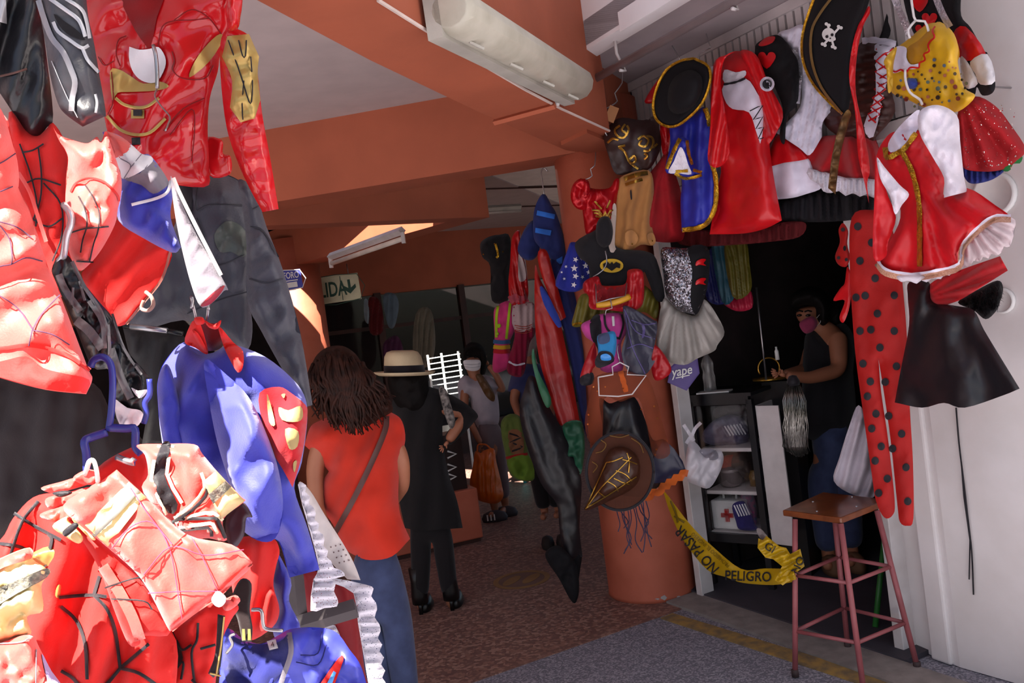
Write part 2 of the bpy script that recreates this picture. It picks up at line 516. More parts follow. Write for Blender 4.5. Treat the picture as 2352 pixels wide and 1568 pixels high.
speckle(am, ['5c5c68', '8c8a96', 'aaa8b2'], 130, .6)
PA = atz(1560, 1400, 0); PB = atz(1080, 1568, 0)
u_ = (PA - PB); PBx = PB - u_ * 3.0
floor_in = MB().prism([(PBx.x, PBx.y), (PB.x, PB.y), (PA.x, PA.y), (4.0, PA.y + 2.2), (4.0, 13), (-9, 13), (-9, PBx.y)], -.1, 0).w('floor', fm); st(floor_in)
TH0 = atz(1625, 1374, 0); TH1 = atz(2110, 1535, 0)   # shop threshold line
thd = (TH1 - TH0); thd.z = 0; thn = Vector((thd.y, -thd.x, 0)).normalized()
if thn.dot(-TH0) < 0: thn = -thn
thu = thd.normalized()
g = MB().prism([(PBx.x, PBx.y), (PB.x, PB.y), (PA.x, PA.y), (4.0, PA.y + 2.2), (14, PA.y + 2.2), (14, -14), (-14, -14), (-14, PBx.y)], -.11, -.004).w('ground_pavement', am); st(g)
cm = M('threshold_concrete', '8a837f', rough=.9, bump=.6, scale=40, c2='77706d', vscale=12)
q0, q1 = TH0 - thu * .12, TH1 + thu * 2.6
st(MB().prism([q0.to_2d(), q1.to_2d(), (q1 + thn * .20).to_2d(), (q0 + thn * .20).to_2d()], -.05, .012).w('trim_1', cm))
ym = M('worn_yellow_paint', 'a08043', rough=.85, bump=.4, scale=60, c2='6e5f48', vscale=16)
y0, y1 = atz(1545, 1408, 0), atz(2080, 1572, 0); yd = (y1 - y0).normalized(); yn = Vector((yd.y, -yd.x, 0)); yn = -yn if yn.dot(-y0) > 0 else yn
yl = MB().prism([y0.to_2d(), (y1 + yd * .8).to_2d(), (y1 + yd * .8 - yn * .12).to_2d(), (y0 - yn * .09).to_2d()], -.01, .002).w('yellow_floor_line', ym)
tag(yl, 'worn yellow line painted along the shop threshold', 'floor marking')
# round floor sticker in the walkway
c0 = atz(1198, 1331, 0)
ft = thing('floor_sticker', c0, 'worn round yellow and black floor sticker in the walkway', 'floor marking')
MB().lathe([(.19, 0), (.19, .0015), (.001, .0016)], c0, 32).w('disc', M('sticker_brown', '6d5248', rough=.6), ft)
MB().lathe([(.19, .0018), (.19, .003), (.155, .003), (.155, .0018)], c0, 32, cap=False).w('rim', M('sticker_yellow', '8a683c', rough=.6), ft)
for s_ in (-1, 1):
    MB().lathe([(.06, .0017), (.06, .003), (.001, .003)], c0 + Vector((s_ * .065, 0, 0)), 18, sx=.7, sy=1.7, ax=Matrix.Rotation(-.5, 3, 'Z')).w('footprint', M('sticker_yellow', '8a683c'), ft)

# --- beams
ob = [atz(x, y, ZB) for x, y in ((868, 0), (1040, 108), (1205, 205), (1290, 250), (1400, 300))]
ib = [atz(x, y, ZB) for x, y in ((590, 0), (850, 138), (1110, 262), (1300, 345))]
eo = ob[0] + (ob[0] - ob[1]) * 1.4; ei = ib[0] + (ib[0] - ib[1]) * 1.2
pillar_l, pillar_r = atz(1408, 1385, 0), atz(1617, 1366, 0)
PC = (pillar_l + pillar_r) / 2; PR = (pillar_r - pillar_l).length / 2; PC = PC + Vector((0, PR * .75, 0))
beam1 = [eo] + ob + [PC + Vector((.12, .1, 0))] + ib[::-1] + [ei]
st(MB().prism([p.to_2d() for p in beam1], ZB, 3.35).w('trim_2', ORANGE))
wl = M('peeling_white_paint', 'c9b7ae', rough=.9)
pk = MB()
for i in range(len(ob) - 1): pk.tube([ob[i], ob[i + 1]], .006, 5)
st(pk.w('trim_3', wl))
b2n = [atz(642, 462, ZB), atz(1281, 357, ZB)]; b2f = [atz(620, 486, ZB), atz(1274, 380, ZB)]
dd_ = (b2n[0] - b2n[1]).normalized()
B2 = [b2n[0] + dd_ * 3.5, b2n[1] - dd_ * .1, b2f[1] - dd_ * .1, b2f[0] + dd_ * 3.5]
st(MB().prism([p.to_2d() for p in B2], ZB, ZC + .05).w('trim_4', ORANGE))
b3 = [atz(606, 518, ZB), atz(1062, 500, ZB)]; b3f = atz(945, 519, ZB)
d3 = (b3[0] - b3[1]).normalized()
b4e = atz(665, 612, ZB); d4 = (b4e - b3[1]); 
n3 = Vector((d3.y, -d3.x, 0)); n3 = n3 if n3.y > 0 else -n3
B3 = [b3[0] + d3 * 3.5, b3[1], b3[1] + n3 * .22, b3[0] + d3 * 3.5 + n3 * .22]
st(MB().prism([p.to_2d() for p in B3], ZB, ZC + .05).w('trim_5', ORANGE))
n4 = Vector((d4.y, -d4.x, 0)).normalized(); n4 = n4 if n4.y > 0 else -n4
d4n = d4.normalized()
B4 = [b3[1], b4e + d4n * 3, b4e + d4n * 3 + n4 * .3, b3[1] + n4 * .3]
st(MB().prism([p.to_2d() for p in B4], ZB, ZC + .35).w('trim_6', ORANGE))
# lintel of the shops at the back
LB0, LB1 = atz(735, 690, 2.28), atz(1420, 620, 2.28)
LBn = (LB1 - LB0).normalized()
lp = [LB0 - LBn * 7, LB1 + LBn * 1.0]
bn = Vector((-LBn.y, LBn.x, 0))
st(MB().prism([lp[0].to_2d(), lp[1].to_2d(), (lp[1] + bn * .4).to_2d(), (lp[0] + bn * .4).to_2d()], 2.28, 3.4).w('trim_7', ORANGE))
st(MB().prism([(lp[0] + bn * 1.3).to_2d(), (lp[1] + bn * 1.3).to_2d(), (lp[1] + bn * 1.6).to_2d(), (lp[0] + bn * 1.6).to_2d()], 0, 3.4).w('wall_back', DARK))
# --- ceilings: near bay, far right bay of white panels
pc = [ei.to_2d(), ib[0].to_2d(), ib[2].to_2d(), b2f[1].to_2d(), (b2f[0] + dd_ * 3.5).to_2d(), Vector((-9, (b2f[0] + dd_ * 3.5).y)), Vector((-9, ei.y))]
st(MB().prism(pc, ZC, ZC + .15).w('ceiling', GREYC))
rc0 = B2[1]
pc2 = [b2f[0] + dd_ * 3.5, b2f[1] - dd_ * .1, rc0 + Vector((3.5, .3, 0)), rc0 + Vector((3.5, 6.5, 0)), LB1 + bn * .2, b3[1] + n4 * .1, b3[1] + n3 * .05, b3[0] + d3 * 3.5]
pp2 = [(p.x, p.y) for p in pc2]; xa, xb, ya, yb = -.2, .6, 5.9, 6.9       # hidden ceiling opening, added to let sun onto the far floor
mp = clip(clip(pp2, 1, ya, False), 1, yb, True); mbp = MB()
for q in (clip(pp2, 1, ya, True), clip(pp2, 1, yb, False), clip(mp, 0, xa, True), clip(mp, 0, xb, False)):
    if len(q) > 2: mbp.prism(q, ZC + .012, ZC + .15)
st(mbp.w('ceiling_panel', PLANK))
pc3 = [b3[1] + n4 * .1, LB1 + bn * .2, LB0 - LBn * 2 + bn * .2, b4e + d4n * 3 + n4 * .1]
st(MB().prism([p.to_2d() for p in pc3], ZC, ZC + .15).w('ceiling_far', GREYC))
sl = [b3[1] - n4 * .8 - d4n * .0, b4e + d4n * 3 - n4 * .8, Vector((-9, (b4e + d4n * 3).y, 0)), Vector((-9, (b3[0] + d3 * 3.5).y, 0)), b3[0] + d3 * 3.5]
st(MB().prism([p.to_2d() for p in sl], ZC + .02, ZC + .17).w('ceiling_left', GREYC))
# joints between the ceiling panels (dark strips)
js = MB()
for (xa, ya, xb, yb) in ((1000, 436, 1290, 428), (1050, 478, 1300, 470)):
    a, b = atz(xa, ya, ZC - .003), atz(xb, yb, ZC - .003); js.tube([a, b], .012, 4)
st(js.w('ceiling_joint', DARKW))
# --- pillars
st(MB().lathe([(PR * 1.01, 0), (PR * 1.0, .02), (PR, 1.2), (PR, ZB + .3)], PC, 48).w('pillar', ORANGE2, None, True))
lc = atz(671, 612, ZB); LR = .27
st(MB().lathe([(LR, 0), (LR, ZB + .3)], (lc.x, lc.y + .1, 0), 40).w('pillar_back', ORANGE2, None, True))
# chipped plaster patches on the pillar foot
chp = M('bare_plaster', 'a9a2a0', rough=.9)
def on_pillar(px, py):
    r = ray(px, py); o = CAM - PC
    A = r.x ** 2 + r.y ** 2; B = 2 * (r.x * o.x + r.y * o.y); C = o.x ** 2 + o.y ** 2 - (PR + .002) ** 2
    t = (-B - math.sqrt(max(B * B - 4 * A * C, 0))) / (2 * A); return CAM + r * t
for (x, y, sx_, sy_) in ((1525, 1372, 8, 6), (1530, 1388, 5, 3), (1510, 1375, 5, 2), (1527, 1400, 4, 4), (1560, 1370, 6, 2), (1545, 1158 + 220, 4, 2)):
    pts = []
    for k in range(9):
        q = 2 * math.pi * k / 9; rr = .7 + .6 * random.random()
        pts.append(on_pillar(x + sx_ * rr * math.cos(q), y + sy_ * rr * math.sin(q)))
    o = link_w('plaster_chip', pts, [list(range(9))], chp); o['kind'] = 'structure'

# --- right: shop front under a soffit, white facade above
ZS = 3.0
FACW = M('white_facade', 'f0ecec', rough=.9, bump=.35, scale=18, c2='e6e0e0', vscale=3)  # whiter copy of the wall plaster: missing daylight put into the colour
TS = TH0 - thu * .55                                   # where the shop front meets the pillar
SH0 = atz(1450, 192, ZS); SHL = 4.6
while proj(SH0 + thu * SHL - Vector((0, 0, .3)))[0] > 2120 or (SH0 + thu * SHL).y < 1: SHL -= .05
SH1 = SH0 + thu * SHL
upn = atz(1325, 118, ZS)
depth_f = abs((upn - SH0).dot(thn))
f0 = upn - thu * .0; f1 = f0 + thu * 5.2
st(MB().prism([f0.to_2d(), f1.to_2d(), (SH1 + thu * .6).to_2d(), (SH0 - thu * .3).to_2d()], ZS, ZS + .12).w('ceiling_soffit', SOFF))
st(MB().prism([f0.to_2d(), f1.to_2d(), (f1 - thn * .12).to_2d(), (f0 - thn * .12).to_2d()], ZS - .02, 6.2).w('wall_upper', FACW))
l0 = f0 + thu * .38
st(MB().prism([(l0 + thn * .004).to_2d(), (f1 + thn * .004).to_2d(), (f1 + thn * .014).to_2d(), (l0 + thn * .014).to_2d()], ZS - .04, ZS + .05).w('trim_8', FACW))
# side wall of orange plaster between beam and shutter
st(MB().prism([f0.to_2d(), (SH0 - thu * .02).to_2d(), (SH0 - thu * .25).to_2d(), (f0 - thu * .25).to_2d()], ZB - .02, 6.2).w('wall_side', ORANGE))
# slatted shutter panel over the shop opening: each rib a piece
shr = thing('window_1', SH0, None, None); shr['kind'] = 'structure'
RIB = M('shutter_rib', 'b9b0b0', rough=.5, bump=.1)
rib_me = None
nrib = int(SHL / .05) - 1
for i in range(nrib):
    p = SH0 + thu * (i * .05 + .03)
    if rib_me is None:
        o = MB().box((p.x, p.y, ZS - .36), (.036, .03, .62), math.atan2(thu.y, thu.x)).w('slat', RIB, shr)
        rib_me = o; base_p = p.copy()
    else:
        o = rib_me.copy(); COL.objects.link(o); o.parent = shr; o.location = p - base_p
MB().prism([(SH0 - thn * .02).to_2d(), (SH1 - thn * .02).to_2d(), (SH1 - thn * .06).to_2d(), (SH0 - thn * .06).to_2d()], ZS - .7, ZS).w('back_panel', M('shutter_back', 'aaa2a2', rough=.6), shr)
MB().prism([(SH0 + thn * .03).to_2d(), (SH1 + thn * .03).to_2d(), (SH1 - thn * .03).to_2d(), (SH0 - thn * .03).to_2d()], ZS - .05, ZS - .002).w('top_rail', RIB, shr)
MB().prism([(SH0 + thn * .03).to_2d(), (SH1 + thn * .03).to_2d(), (SH1 - thn * .05).to_2d(), (SH0 - thn * .05).to_2d()], ZS - .74, ZS - .68).w('bottom_rail', RIB, shr)
# shop room behind: walls, floor step, ceiling
r0, r1 = TH0 - thu * .3 - thn * .12, TH1 + thu * .1 - thn * .12
bk = -thn * 2.6
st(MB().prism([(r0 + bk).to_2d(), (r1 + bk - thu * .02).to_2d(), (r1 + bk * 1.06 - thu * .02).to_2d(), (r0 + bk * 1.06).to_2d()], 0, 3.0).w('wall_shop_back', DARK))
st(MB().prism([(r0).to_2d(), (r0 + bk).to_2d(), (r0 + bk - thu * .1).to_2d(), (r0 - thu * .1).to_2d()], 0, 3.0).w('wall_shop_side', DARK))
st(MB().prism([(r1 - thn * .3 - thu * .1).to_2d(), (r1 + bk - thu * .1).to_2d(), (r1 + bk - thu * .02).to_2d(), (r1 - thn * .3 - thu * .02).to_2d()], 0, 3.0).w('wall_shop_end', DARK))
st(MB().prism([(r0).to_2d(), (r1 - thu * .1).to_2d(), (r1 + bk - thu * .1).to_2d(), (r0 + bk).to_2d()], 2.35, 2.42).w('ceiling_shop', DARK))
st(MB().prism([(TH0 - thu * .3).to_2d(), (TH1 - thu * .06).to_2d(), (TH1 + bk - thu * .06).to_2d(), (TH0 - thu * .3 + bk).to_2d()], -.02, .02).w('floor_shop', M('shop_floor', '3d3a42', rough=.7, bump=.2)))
# white door post beside the pillar, jambs and the white wall at the far side
dp = atz(1621, 1366, 0)
st(bevel(MB().box((dp.x, dp.y, 1.2), (.05, .09, 2.4), math.atan2(thu.y, thu.x)).w('door_1', WHITEM)))
j0 = atz(2086, 1490, 0); j1 = atz(2205, 1532, 0)
st(bevel(MB().box((j0.x, j0.y, 1.5), (.05, .12, 3.0), math.atan2(thu.y, thu.x)).w('door_2', WHITEM)))
jd = (j1 - j0); 
W0 = j0 + thu * .0 - thn * .03
st(MB().prism([W0.to_2d(), j1.to_2d(), (j1 - thn * .5).to_2d(), (W0 - thn * .3).to_2d()], 0, 3.0).w('wall_reveal', WHITEP))
wd_ = (atz(2352, 1574, 0) - j1).normalized()
e1 = j1 + wd_ * 5
wn_ = Vector((-wd_.y, wd_.x, 0))
st(MB().prism([j1.to_2d(), e1.to_2d(), (e1 + wn_ * .6).to_2d(), (j1 + wn_ * .6).to_2d()], 0, 6.2).w('wall_right', WHITEP))
pm = atz(2165, 1523, 0)
st(bevel(MB().box((pm.x + .02, pm.y + .02, 1.0), (.10, .05, 2.0), math.atan2(jd.y, jd.x)).w('trim_9', WHITEP), .01))
# --- unseen slab added high above the entrance: it keeps the sun off the pavement
st(MB().prism([(-5, -3.15), (-2.3, -3.15), (-2.0, -3.5), (.7, -3.5), (.7, 1.2), (-5, 1.2)], 9.0, 9.2).w('sun_blocker_slab', GREYC))
st(MB().prism([(-9, PBx.y - .2), (-9.3, PBx.y - .2), (-9.3, 13), (-9, 13)], 0, 3.4).w('wall_left', ORANGE))
# ================================================================ fittings of the building
def beamface(px, py, off=0):
    n = Vector((ob[3].y - ob[0].y, -(ob[3].x - ob[0].x), 0)).normalized()
    if n.dot(-ob[0]) < 0: n = -n
    return on_plane(px, py, ob[1] + n * off, n), n
# sealed fluorescent luminaire on the entrance beam
a, nf = beamface(1030, 20, .10); b, _ = beamface(1330, 196, .10)
lum = thing('fluorescent_light', a, 'long dusty fluorescent light with clear cover on the near orange beam', 'light fixture')
ax = (b - a).normalized(); up_ = Vector((0, 0, 1)); sd = ax.cross(up_).normalized()
R_ = Matrix((ax, nf, ax.cross(nf))).transposed()
mid = (a + b) / 2; Ln = (b - a).length
MB().box(mid - nf * .055, (Ln, .05, .15), rot=R_).w('housing', M('luminaire_grey', 'a8a49a', rough=.6), lum)
o = MB().tube([a, a + ax * .03, b - ax * .03, b], [(.055, .06), (.07, .075), (.07, .075), (.055, .06)], 12).w('cover', M('dusty_cover', 'c9c4b4', rough=.35, trans=.15, c2='b5b09f', vscale=8), lum, True); bevel(o)
for t in (.12, .38, .64, .88):
    p = a + ax * Ln * t - Vector((0, 0, .07))
    MB().tube([p - ax * .03, p + nf * .03 - Vector((0, 0, .02)), p + ax * .03], .006, 5).w('clip', M('luminaire_grey', 'a8a49a'), lum)
# white cable duct down the beam below the light
p0, _ = beamface(1273, 200, .01); p1, _ = beamface(1278, 243, .01)
dct = thing('cable_duct', p0, 'short white cable duct under the near orange beam light', 'cable duct')
MB().tube([p0, p1], .014, 4).w('duct', WHITEPL, dct)
e0 = atz(1275, 243, ZB - .012); e1_ = atz(1135, 281, ZB - .012)
MB().tube([e0, e1_], .014, 4).w('duct', ORANGE, dct)
# batten light under the far beam
a = at(760, 604, 8.0); b = at(926, 546, 7.0)
bl = thing('batten_light', a, 'thin twin tube batten light under the sunlit back beam', 'light fixture')
ax = (b - a).normalized()
MB().tube([a + Vector((0, 0, .06)), b + Vector((0, 0, .06))], .035, 4).w('body', WHITEM, bl)
MB().tube([a - Vector((0, 0, .005)), b - Vector((0, 0, .005))], .022, 8).w('tube', M('tube_white', 'e8ddd2', rough=.3), bl, True)
for e in (a, b): MB().box(e, (.03, .05, .09)).w('end_cap', WHITEM, bl)
a = atz(1062, 482, ZC - .03); b = atz(1195, 474, ZC - .03)
bl2 = thing('ceiling_light', a, 'unlit tube light on the white panel ceiling', 'light fixture')
MB().tube([a, b], .04, 4).w('body', M('luminaire_grey', 'a8a49a'), bl2)
MB().tube([a - Vector((0, 0, .05)), b - Vector((0, 0, .05))], .018, 8).w('tube', M('tube_grey', 'b5aca4', rough=.3), bl2, True)

# hanging rails under the soffit
ZR = 2.86
q = atz(1372, 178, ZR); rail_o = MB().tube([q - thu * .1, q + thu * 3.6], .02, 10).w('hanging_rail', M('rail_paint', '8e8486', rough=.5, metal=.3), None, True)
tag(rail_o, 'painted steel clothes rail slung under the shop soffit', 'rail')
for t in (.18, .95, 1.7, 2.45):
    p = q + thu * t
    h_ = MB().tube([(p.x, p.y, ZS), (p.x, p.y, ZR + .06), (p.x + .03, p.y, ZR - .03), (p.x, p.y - .03, ZR - .03)], .008, 6).w('rail_hook', WHITEM, None, True)
    tag(h_, ['white ceiling hook nearest the orange corner holding the rail', 'second white ceiling hook holding the clothes rail', 'third white ceiling hook holding the clothes rail', 'fourth white ceiling hook, above the large skull hat'][int(t / .74)], 'hook')
q2 = atz(1405, 205, 2.93)
# junction bits on the upper facade
nail = MB().lathe([(.012, 0), (.012, .02), (.001, .021)], on_plane(1430, 37, f0, thn), 10).w('nail', M('rust', '5a4a48', rough=.7)); tag(nail, 'small rusty nail head in the white upper facade', 'nail')

# --- signs
SGN = garment('capacity_sign', [(600, 628, 'c'), (689, 617, 'c'), (697, 661, 'c'), (608, 674, 'c')], 8.62, M('sign_blue', '3b3f9a', rough=.5, bump=0), puff=.01, rad=2, folds=(), sm=2,
              label='small blue and white sign on the left pillar, reading FORO', cat='sign')
strip('border', SGN, [[(602, 629), (688, 619), (695, 660), (609, 672)]], 2.2, WHITEPL, sm=1)
lettering('lettering', SGN, 'AFORO', 664, 633, 21, WHITEPL, -7, sx=.64, bold=.012)
strip('small_print', SGN, [[(655, 646), (684, 642)], [(660, 667), (680, 664)]], 2.2, WHITEPL, sm=2)
patch('number_panel', SGN, [(655, 650, 'c'), (682, 646, 'c'), (684, 658, 'c'), (657, 662, 'c')], WHITEPL, sm=1)
SL = garment('exit_sign', [(703, 640, 'c'), (821, 626, 'c'), (831, 686, 'c'), (712, 703, 'c')], 9.75, M('sign_cream', 'd8d6b4', rough=.5, bump=0), puff=.012, rad=2, folds=(), sm=2,
             label='cream hanging exit sign reading SALIDA with a down arrow', cat='sign')
GRN = M('sign_green', '1e4a3a', rough=.5, bump=0)
lettering('lettering', SL, 'SALIDA', 748, 668, 47, GRN, -7.5, sx=.62, bold=.02)
strip('border', SL, [[(706, 642), (819, 628.5), (828.5, 685), (714, 700), (706, 642)], [(780, 634), (788, 689)]], 1.6, GRN, sm=1)
patch('arrow', SL, [(797, 642, 'c'), (803, 641, 'c'), (806, 660, 'c'), (816, 651, 'c'), (818, 659, 'c'), (805, 674, 'c'), (789, 664, 'c'), (787, 655, 'c'), (800, 661, 'c')], GRN, sm=1)
wire('sign_chain', [(800, 629, 9.75), (796, 606, 9.75)], .004, STEEL, 'thin wire holding up the cream exit sign', 'wire', sm=1)

# --- storefront at the back: posts, panes and goods behind
sf_ = thing('window_2', LB0, None, None); sf_['kind'] = 'structure'
GLS = M('dark_glass', '2a2423', rough=.06, bump=0, spec=.6, alpha=.35)
for i, t in enumerate((-.1, .16, .42, .62, .8, 1.0, 1.25)):
    p = LB0 + (LB1 - LB0) * t; MB().box((p.x, p.y, 1.15), (.09, .09, 2.3), math.atan2(LBn.y, LBn.x)).w('post', DARKW, sf_)
    if i < 6:
        t2 = (-.1, .16, .42, .62, .8, 1.0, 1.25)[i + 1]; p2 = LB0 + (LB1 - LB0) * t2; m = (p + p2) / 2
        MB().box((m.x, m.y, 1.35), ((p2 - p).length - .08, .012, 1.85), math.atan2(LBn.y, LBn.x)).w('pane', GLS, sf_)
        MB().box((m.x, m.y, .2), ((p2 - p).length - .08, .06, .4), math.atan2(LBn.y, LBn.x)).w('kick_panel', DARKW, sf_)
        MB().box((m.x, m.y, 1.85), ((p2 - p).length - .08, .05, .05), math.atan2(LBn.y, LBn.x)).w('rail', DARKW, sf_)
# reflection of sunlit railings, built as bright white bars
rk0, rk1 = at(985, 838, 8.6), at(1055, 828, 8.6)
rk = thing('railing_reflection', (rk0.x, rk0.y, 0), 'reflected white railing, built as bars, behind the woman in the hat', 'reflection')
wr = M('reflection_white', 'eef0f0', rough=.3, bump=0)
for k in range(8):
    z = 1.44 - k * .055; MB().tube([(rk0.x, rk0.y, z), (rk1.x + .02, rk1.y, z + .01)], .0055, 5).w('rung', wr, rk)
for t in (0, .45, 1.0):
    p = rk0 + (rk1 - rk0) * t; MB().tube([(p.x, p.y, 0), (p.x, p.y, 1.48)], .012, 6).w('upright', wr, rk)
# counter on an orange plinth
c0 = atz(1112, 1242, 0); c1 = atz(945, 1280, 0); cu_ = (c1 - c0).normalized(); cn_ = Vector((-cu_.y, cu_.x, 0)); cn_ = cn_ if cn_.y > 0 else -cn_
c1 = c0 + cu_ * 1.1
pln = MB().prism([c0.to_2d(), c1.to_2d(), (c1 + cn_ * .5).to_2d(), (c0 + cn_ * .5).to_2d()], .03, .43).w('counter_plinth', ORANGE2); bevel(pln, .012)
tag(pln, 'low orange painted plinth beside the woman in black', 'plinth')
MB().prism([(c0 + cu_ * .02 + cn_ * .02).to_2d(), (c1).to_2d(), (c1 + cn_ * .5).to_2d(), (c0 + cu_ * .02 + cn_ * .5).to_2d()], 0, .03).w('toe_kick', DARKW, pln)
dsp = thing('display_counter', (c0 + cu_ * .3 + cn_ * .2), 'dark glass display counter with white marks on the orange plinth', 'counter')
p = c0 + cu_ * .06 + cn_ * .06; p2 = p + cu_ * .95
MB().prism([p.to_2d(), p2.to_2d(), (p2 + cn_ * .38).to_2d(), (p + cn_ * .38).to_2d()], .43, .88).w('body', M('counter_dark', '2b201f', rough=.25, bump=0), dsp)
MB().prism([(p - cu_ * .03 - cn_ * .03).to_2d(), (p2).to_2d(), (p2 + cn_ * .4).to_2d(), (p - cu_ * .03 + cn_ * .4).to_2d()], .88, .91).w('top', M('counter_top', '6b5348', rough=.3), dsp)
for k, py in enumerate((1040, 1070, 1092)):
    pts = [on_plane(x, y, p - cn_ * .004, cn_) for x, y in ((1028, py - 4), (1048, py + 2), (1028, py + 12))]
    MB().tube(pts, .008, 5).w('mark', WHITEPL, dsp)
# ================================================================ the sunlit rack of costumes at the entrance
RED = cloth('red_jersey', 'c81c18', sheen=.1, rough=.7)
REDP = cloth('sunlit_red_print', 'da453d', sheen=.25, rough=.55, spec=.5)  # lighter red: the wash of the sun is put into the colour
DKRED = cloth('dark_red_lining', '7a0e12')
VINYLR = M('red_vinyl', 'c0121a', rough=.24, coat=.5, bump=.05, scale=10, var=.06)
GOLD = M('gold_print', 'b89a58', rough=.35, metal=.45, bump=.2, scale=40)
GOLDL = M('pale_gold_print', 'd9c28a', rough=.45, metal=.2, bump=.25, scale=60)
LEATH = M('black_leatherette', '17161a', rough=.32, bump=.25, scale=60, spec=.5)
GREYS = M('charcoal_suit', '3a3a44', rough=.45, bump=.2, scale=180, sheen=.2)
SILV = M('silver_print', 'b9b9bd', rough=.35, metal=.3, bump=.1)
BLUE = cloth('royal_blue_jersey', '3438a4', sheen=.35, rough=.6)
NAVYH = M('navy_hanger_plastic', '2c3180', rough=.3, bump=0)
WHITEC = cloth('white_cloth', 'dcd8dc')
GREYF = cloth('grey_flannel', '77707a')
BLKP = cloth('black_print', '17131a', rough=.6)
LAV = cloth('web_line_print', '4a2a48', rough=.7)
CREAM = cloth('cream_print', 'e4d8b4', sheen=.4)
BROWNC = cloth('brown_black_satin', '1e1213', rough=.6)

# black hood and pattern panel, top corner
g = garment('black_costume', [(-60, -30, 'c'), (86, -30, 'c'), (102, 90), (122, 262), (108, 292), (86, 312), (55, 295), (0, 214), (-60, 130)], 1.72, LEATH, puff=.05, rad=60,
            folds=(('v', 60, .012, 15), ('n', 50, .008)), label='plain black leatherette costume hanging in the top corner', cat='costume', group='costumes on the entrance rack')
patch('collar_patch', g, [(-20, -20, 'c'), (13, -20, 'c'), (16, 55, 'c'), (-20, 45, 'c')], SILV)
strip('seam', g, [[(0, 175), (30, 168), (62, 158)]], 5, M('brown_trim', '5d3d36', rough=.6))
g = garment('face_mask_hood', [(80, -30, 'c'), (196, -30, 'c'), (203, 40), (214, 88), (228, 170), (243, 258), (237, 269, 'c'), (190, 291, 'c'), (150, 262), (132, 235), (115, 172), (102, 88)], 1.55, M('hood_grey', '4a4a50', rough=.35, bump=.2, c2='2c2a30', vscale=9), puff=.06, rad=60,
            folds=(('n', 60, .01),), label='dark grey padded hood with white printed stripes and an eye slit', cat='mask', group='costumes on the entrance rack')
strip('stripe', g, [[(112, -5), (150, 22), (178, 43), (189, 62), (196, 84)]], 9, SILV)
strip('stripe', g, [[(148, -5), (186, 20), (198, 46), (206, 88)]], 8, SILV)
strip('stripe', g, [[(88, 0), (100, 40), (118, 86), (145, 120), (163, 160), (172, 190), (166, 225), (164, 255)]], 13, M('faded_silver', '8d8c92', rough=.35, metal=.2))
strip('stripe', g, [[(122, 50), (133, 72), (160, 92), (188, 110), (204, 104)]], 8, SILV)
strip('stripe', g, [[(190, 112), (200, 135), (212, 150), (227, 166)]], 8, SILV)
strip('stripe', g, [[(219, 216), (223, 236), (220, 259)]], 6, SILV)
patch('eye_opening', g, [(123, 32), (150, 50), (178, 70), (196, 92), (172, 86), (143, 68)], BLACK)
strip('seam', g, [[(118, 140), (150, 215), (178, 270)]], 2, SILV)

# red glossy jacket
g = garment('red_vinyl_jacket', [(190, -40, 'c'), (560, -40, 'c'), (552, 40), (530, 72), (508, 112), (500, 165), (482, 225), (477, 300), (480, 385), (468, 430), (330, 405), (262, 340), (238, 262), (214, 120)], 1.95, VINYLR, puff=.09, rad=80,
            folds=(('n', 90, .03), ('v', 110, .012, 60)), label='red glossy vinyl jacket with gold panels and a white chest disc', cat='costume', group='costumes on the entrance rack')
J = g
s = garment('sleeve', [(522, 66), (554, 70), (580, 96), (592, 170), (602, 260), (620, 360), (640, 480, 'co'), (603, 487, 'c'), (572, 430), (545, 370), (520, 290), (507, 180), (506, 100)], 1.9, VINYLR, puff=.05, rad=35, folds=(('n', 40, .012), ('v', 50, .006, 80)), parent=g)
garment('sleeve', [(520, -30, 'c'), (556, -30, 'c'), (553, 30), (546, 66), (522, 62)], 1.86, VINYLR, puff=.05, rad=30, folds=(('n', 24, .012),), parent=g)
pl_ = patch('elbow_plate', s, [(522, 83, 'c'), (572, 78, 'c'), (595, 130, 'c'), (592, 170), (598, 230, 'c'), (585, 272, 'c'), (553, 281, 'c'), (528, 247, 'c'), (533, 185), (510, 130, 'c')], GOLD, lift=.008, on=s, extra=.012, rad=10)
strip('plate_lines', pl_, [[(548, 92), (557, 128), (564, 128), (566, 92)], [(524, 92), (545, 150), (560, 195), (572, 233), (578, 233), (580, 190), (576, 130)], [(560, 185), (556, 240), (558, 275)]], 3, BLKP, lift=.022, on=s, sm=1)
patch('neck_opening', g, [(272, -35), (378, -35), (360, 40), (346, 108), (330, 98), (300, 50)], DKRED, lift=.004)
patch('chest_disc', g, [(297, 107, 'c'), (320, 114), (345, 112), (364, 108), (379, 130), (379, 155), (362, 186), (340, 190), (318, 180), (303, 160), (296, 132)], WHITEC, lift=.008)
patch('gold_panel', g, [(253, 163), (275, 160), (302, 176), (330, 192), (366, 187), (388, 198), (360, 208), (300, 211), (270, 213), (258, 230)], GOLD)
strip('gold_piping', g, [[(265, 225), (285, 240), (315, 247), (340, 243), (365, 225)], [(245, 266), (275, 297), (310, 309), (345, 304), (380, 272)]], 7, GOLD)
patch('buckle', g, [(301, 252, 'c'), (331, 252, 'c'), (331, 272, 'c'), (301, 272, 'c')], GOLD, sm=1)
patch('buckle_hole', g, [(306, 252, 'c'), (326, 252, 'c'), (325, 266, 'c'), (306, 266, 'c')], BLKP, lift=.008, sm=1)
patch('gold_panel', g, [(505, 78), (512, 92), (480, 142), (435, 178), (448, 140), (478, 100)], GOLD)
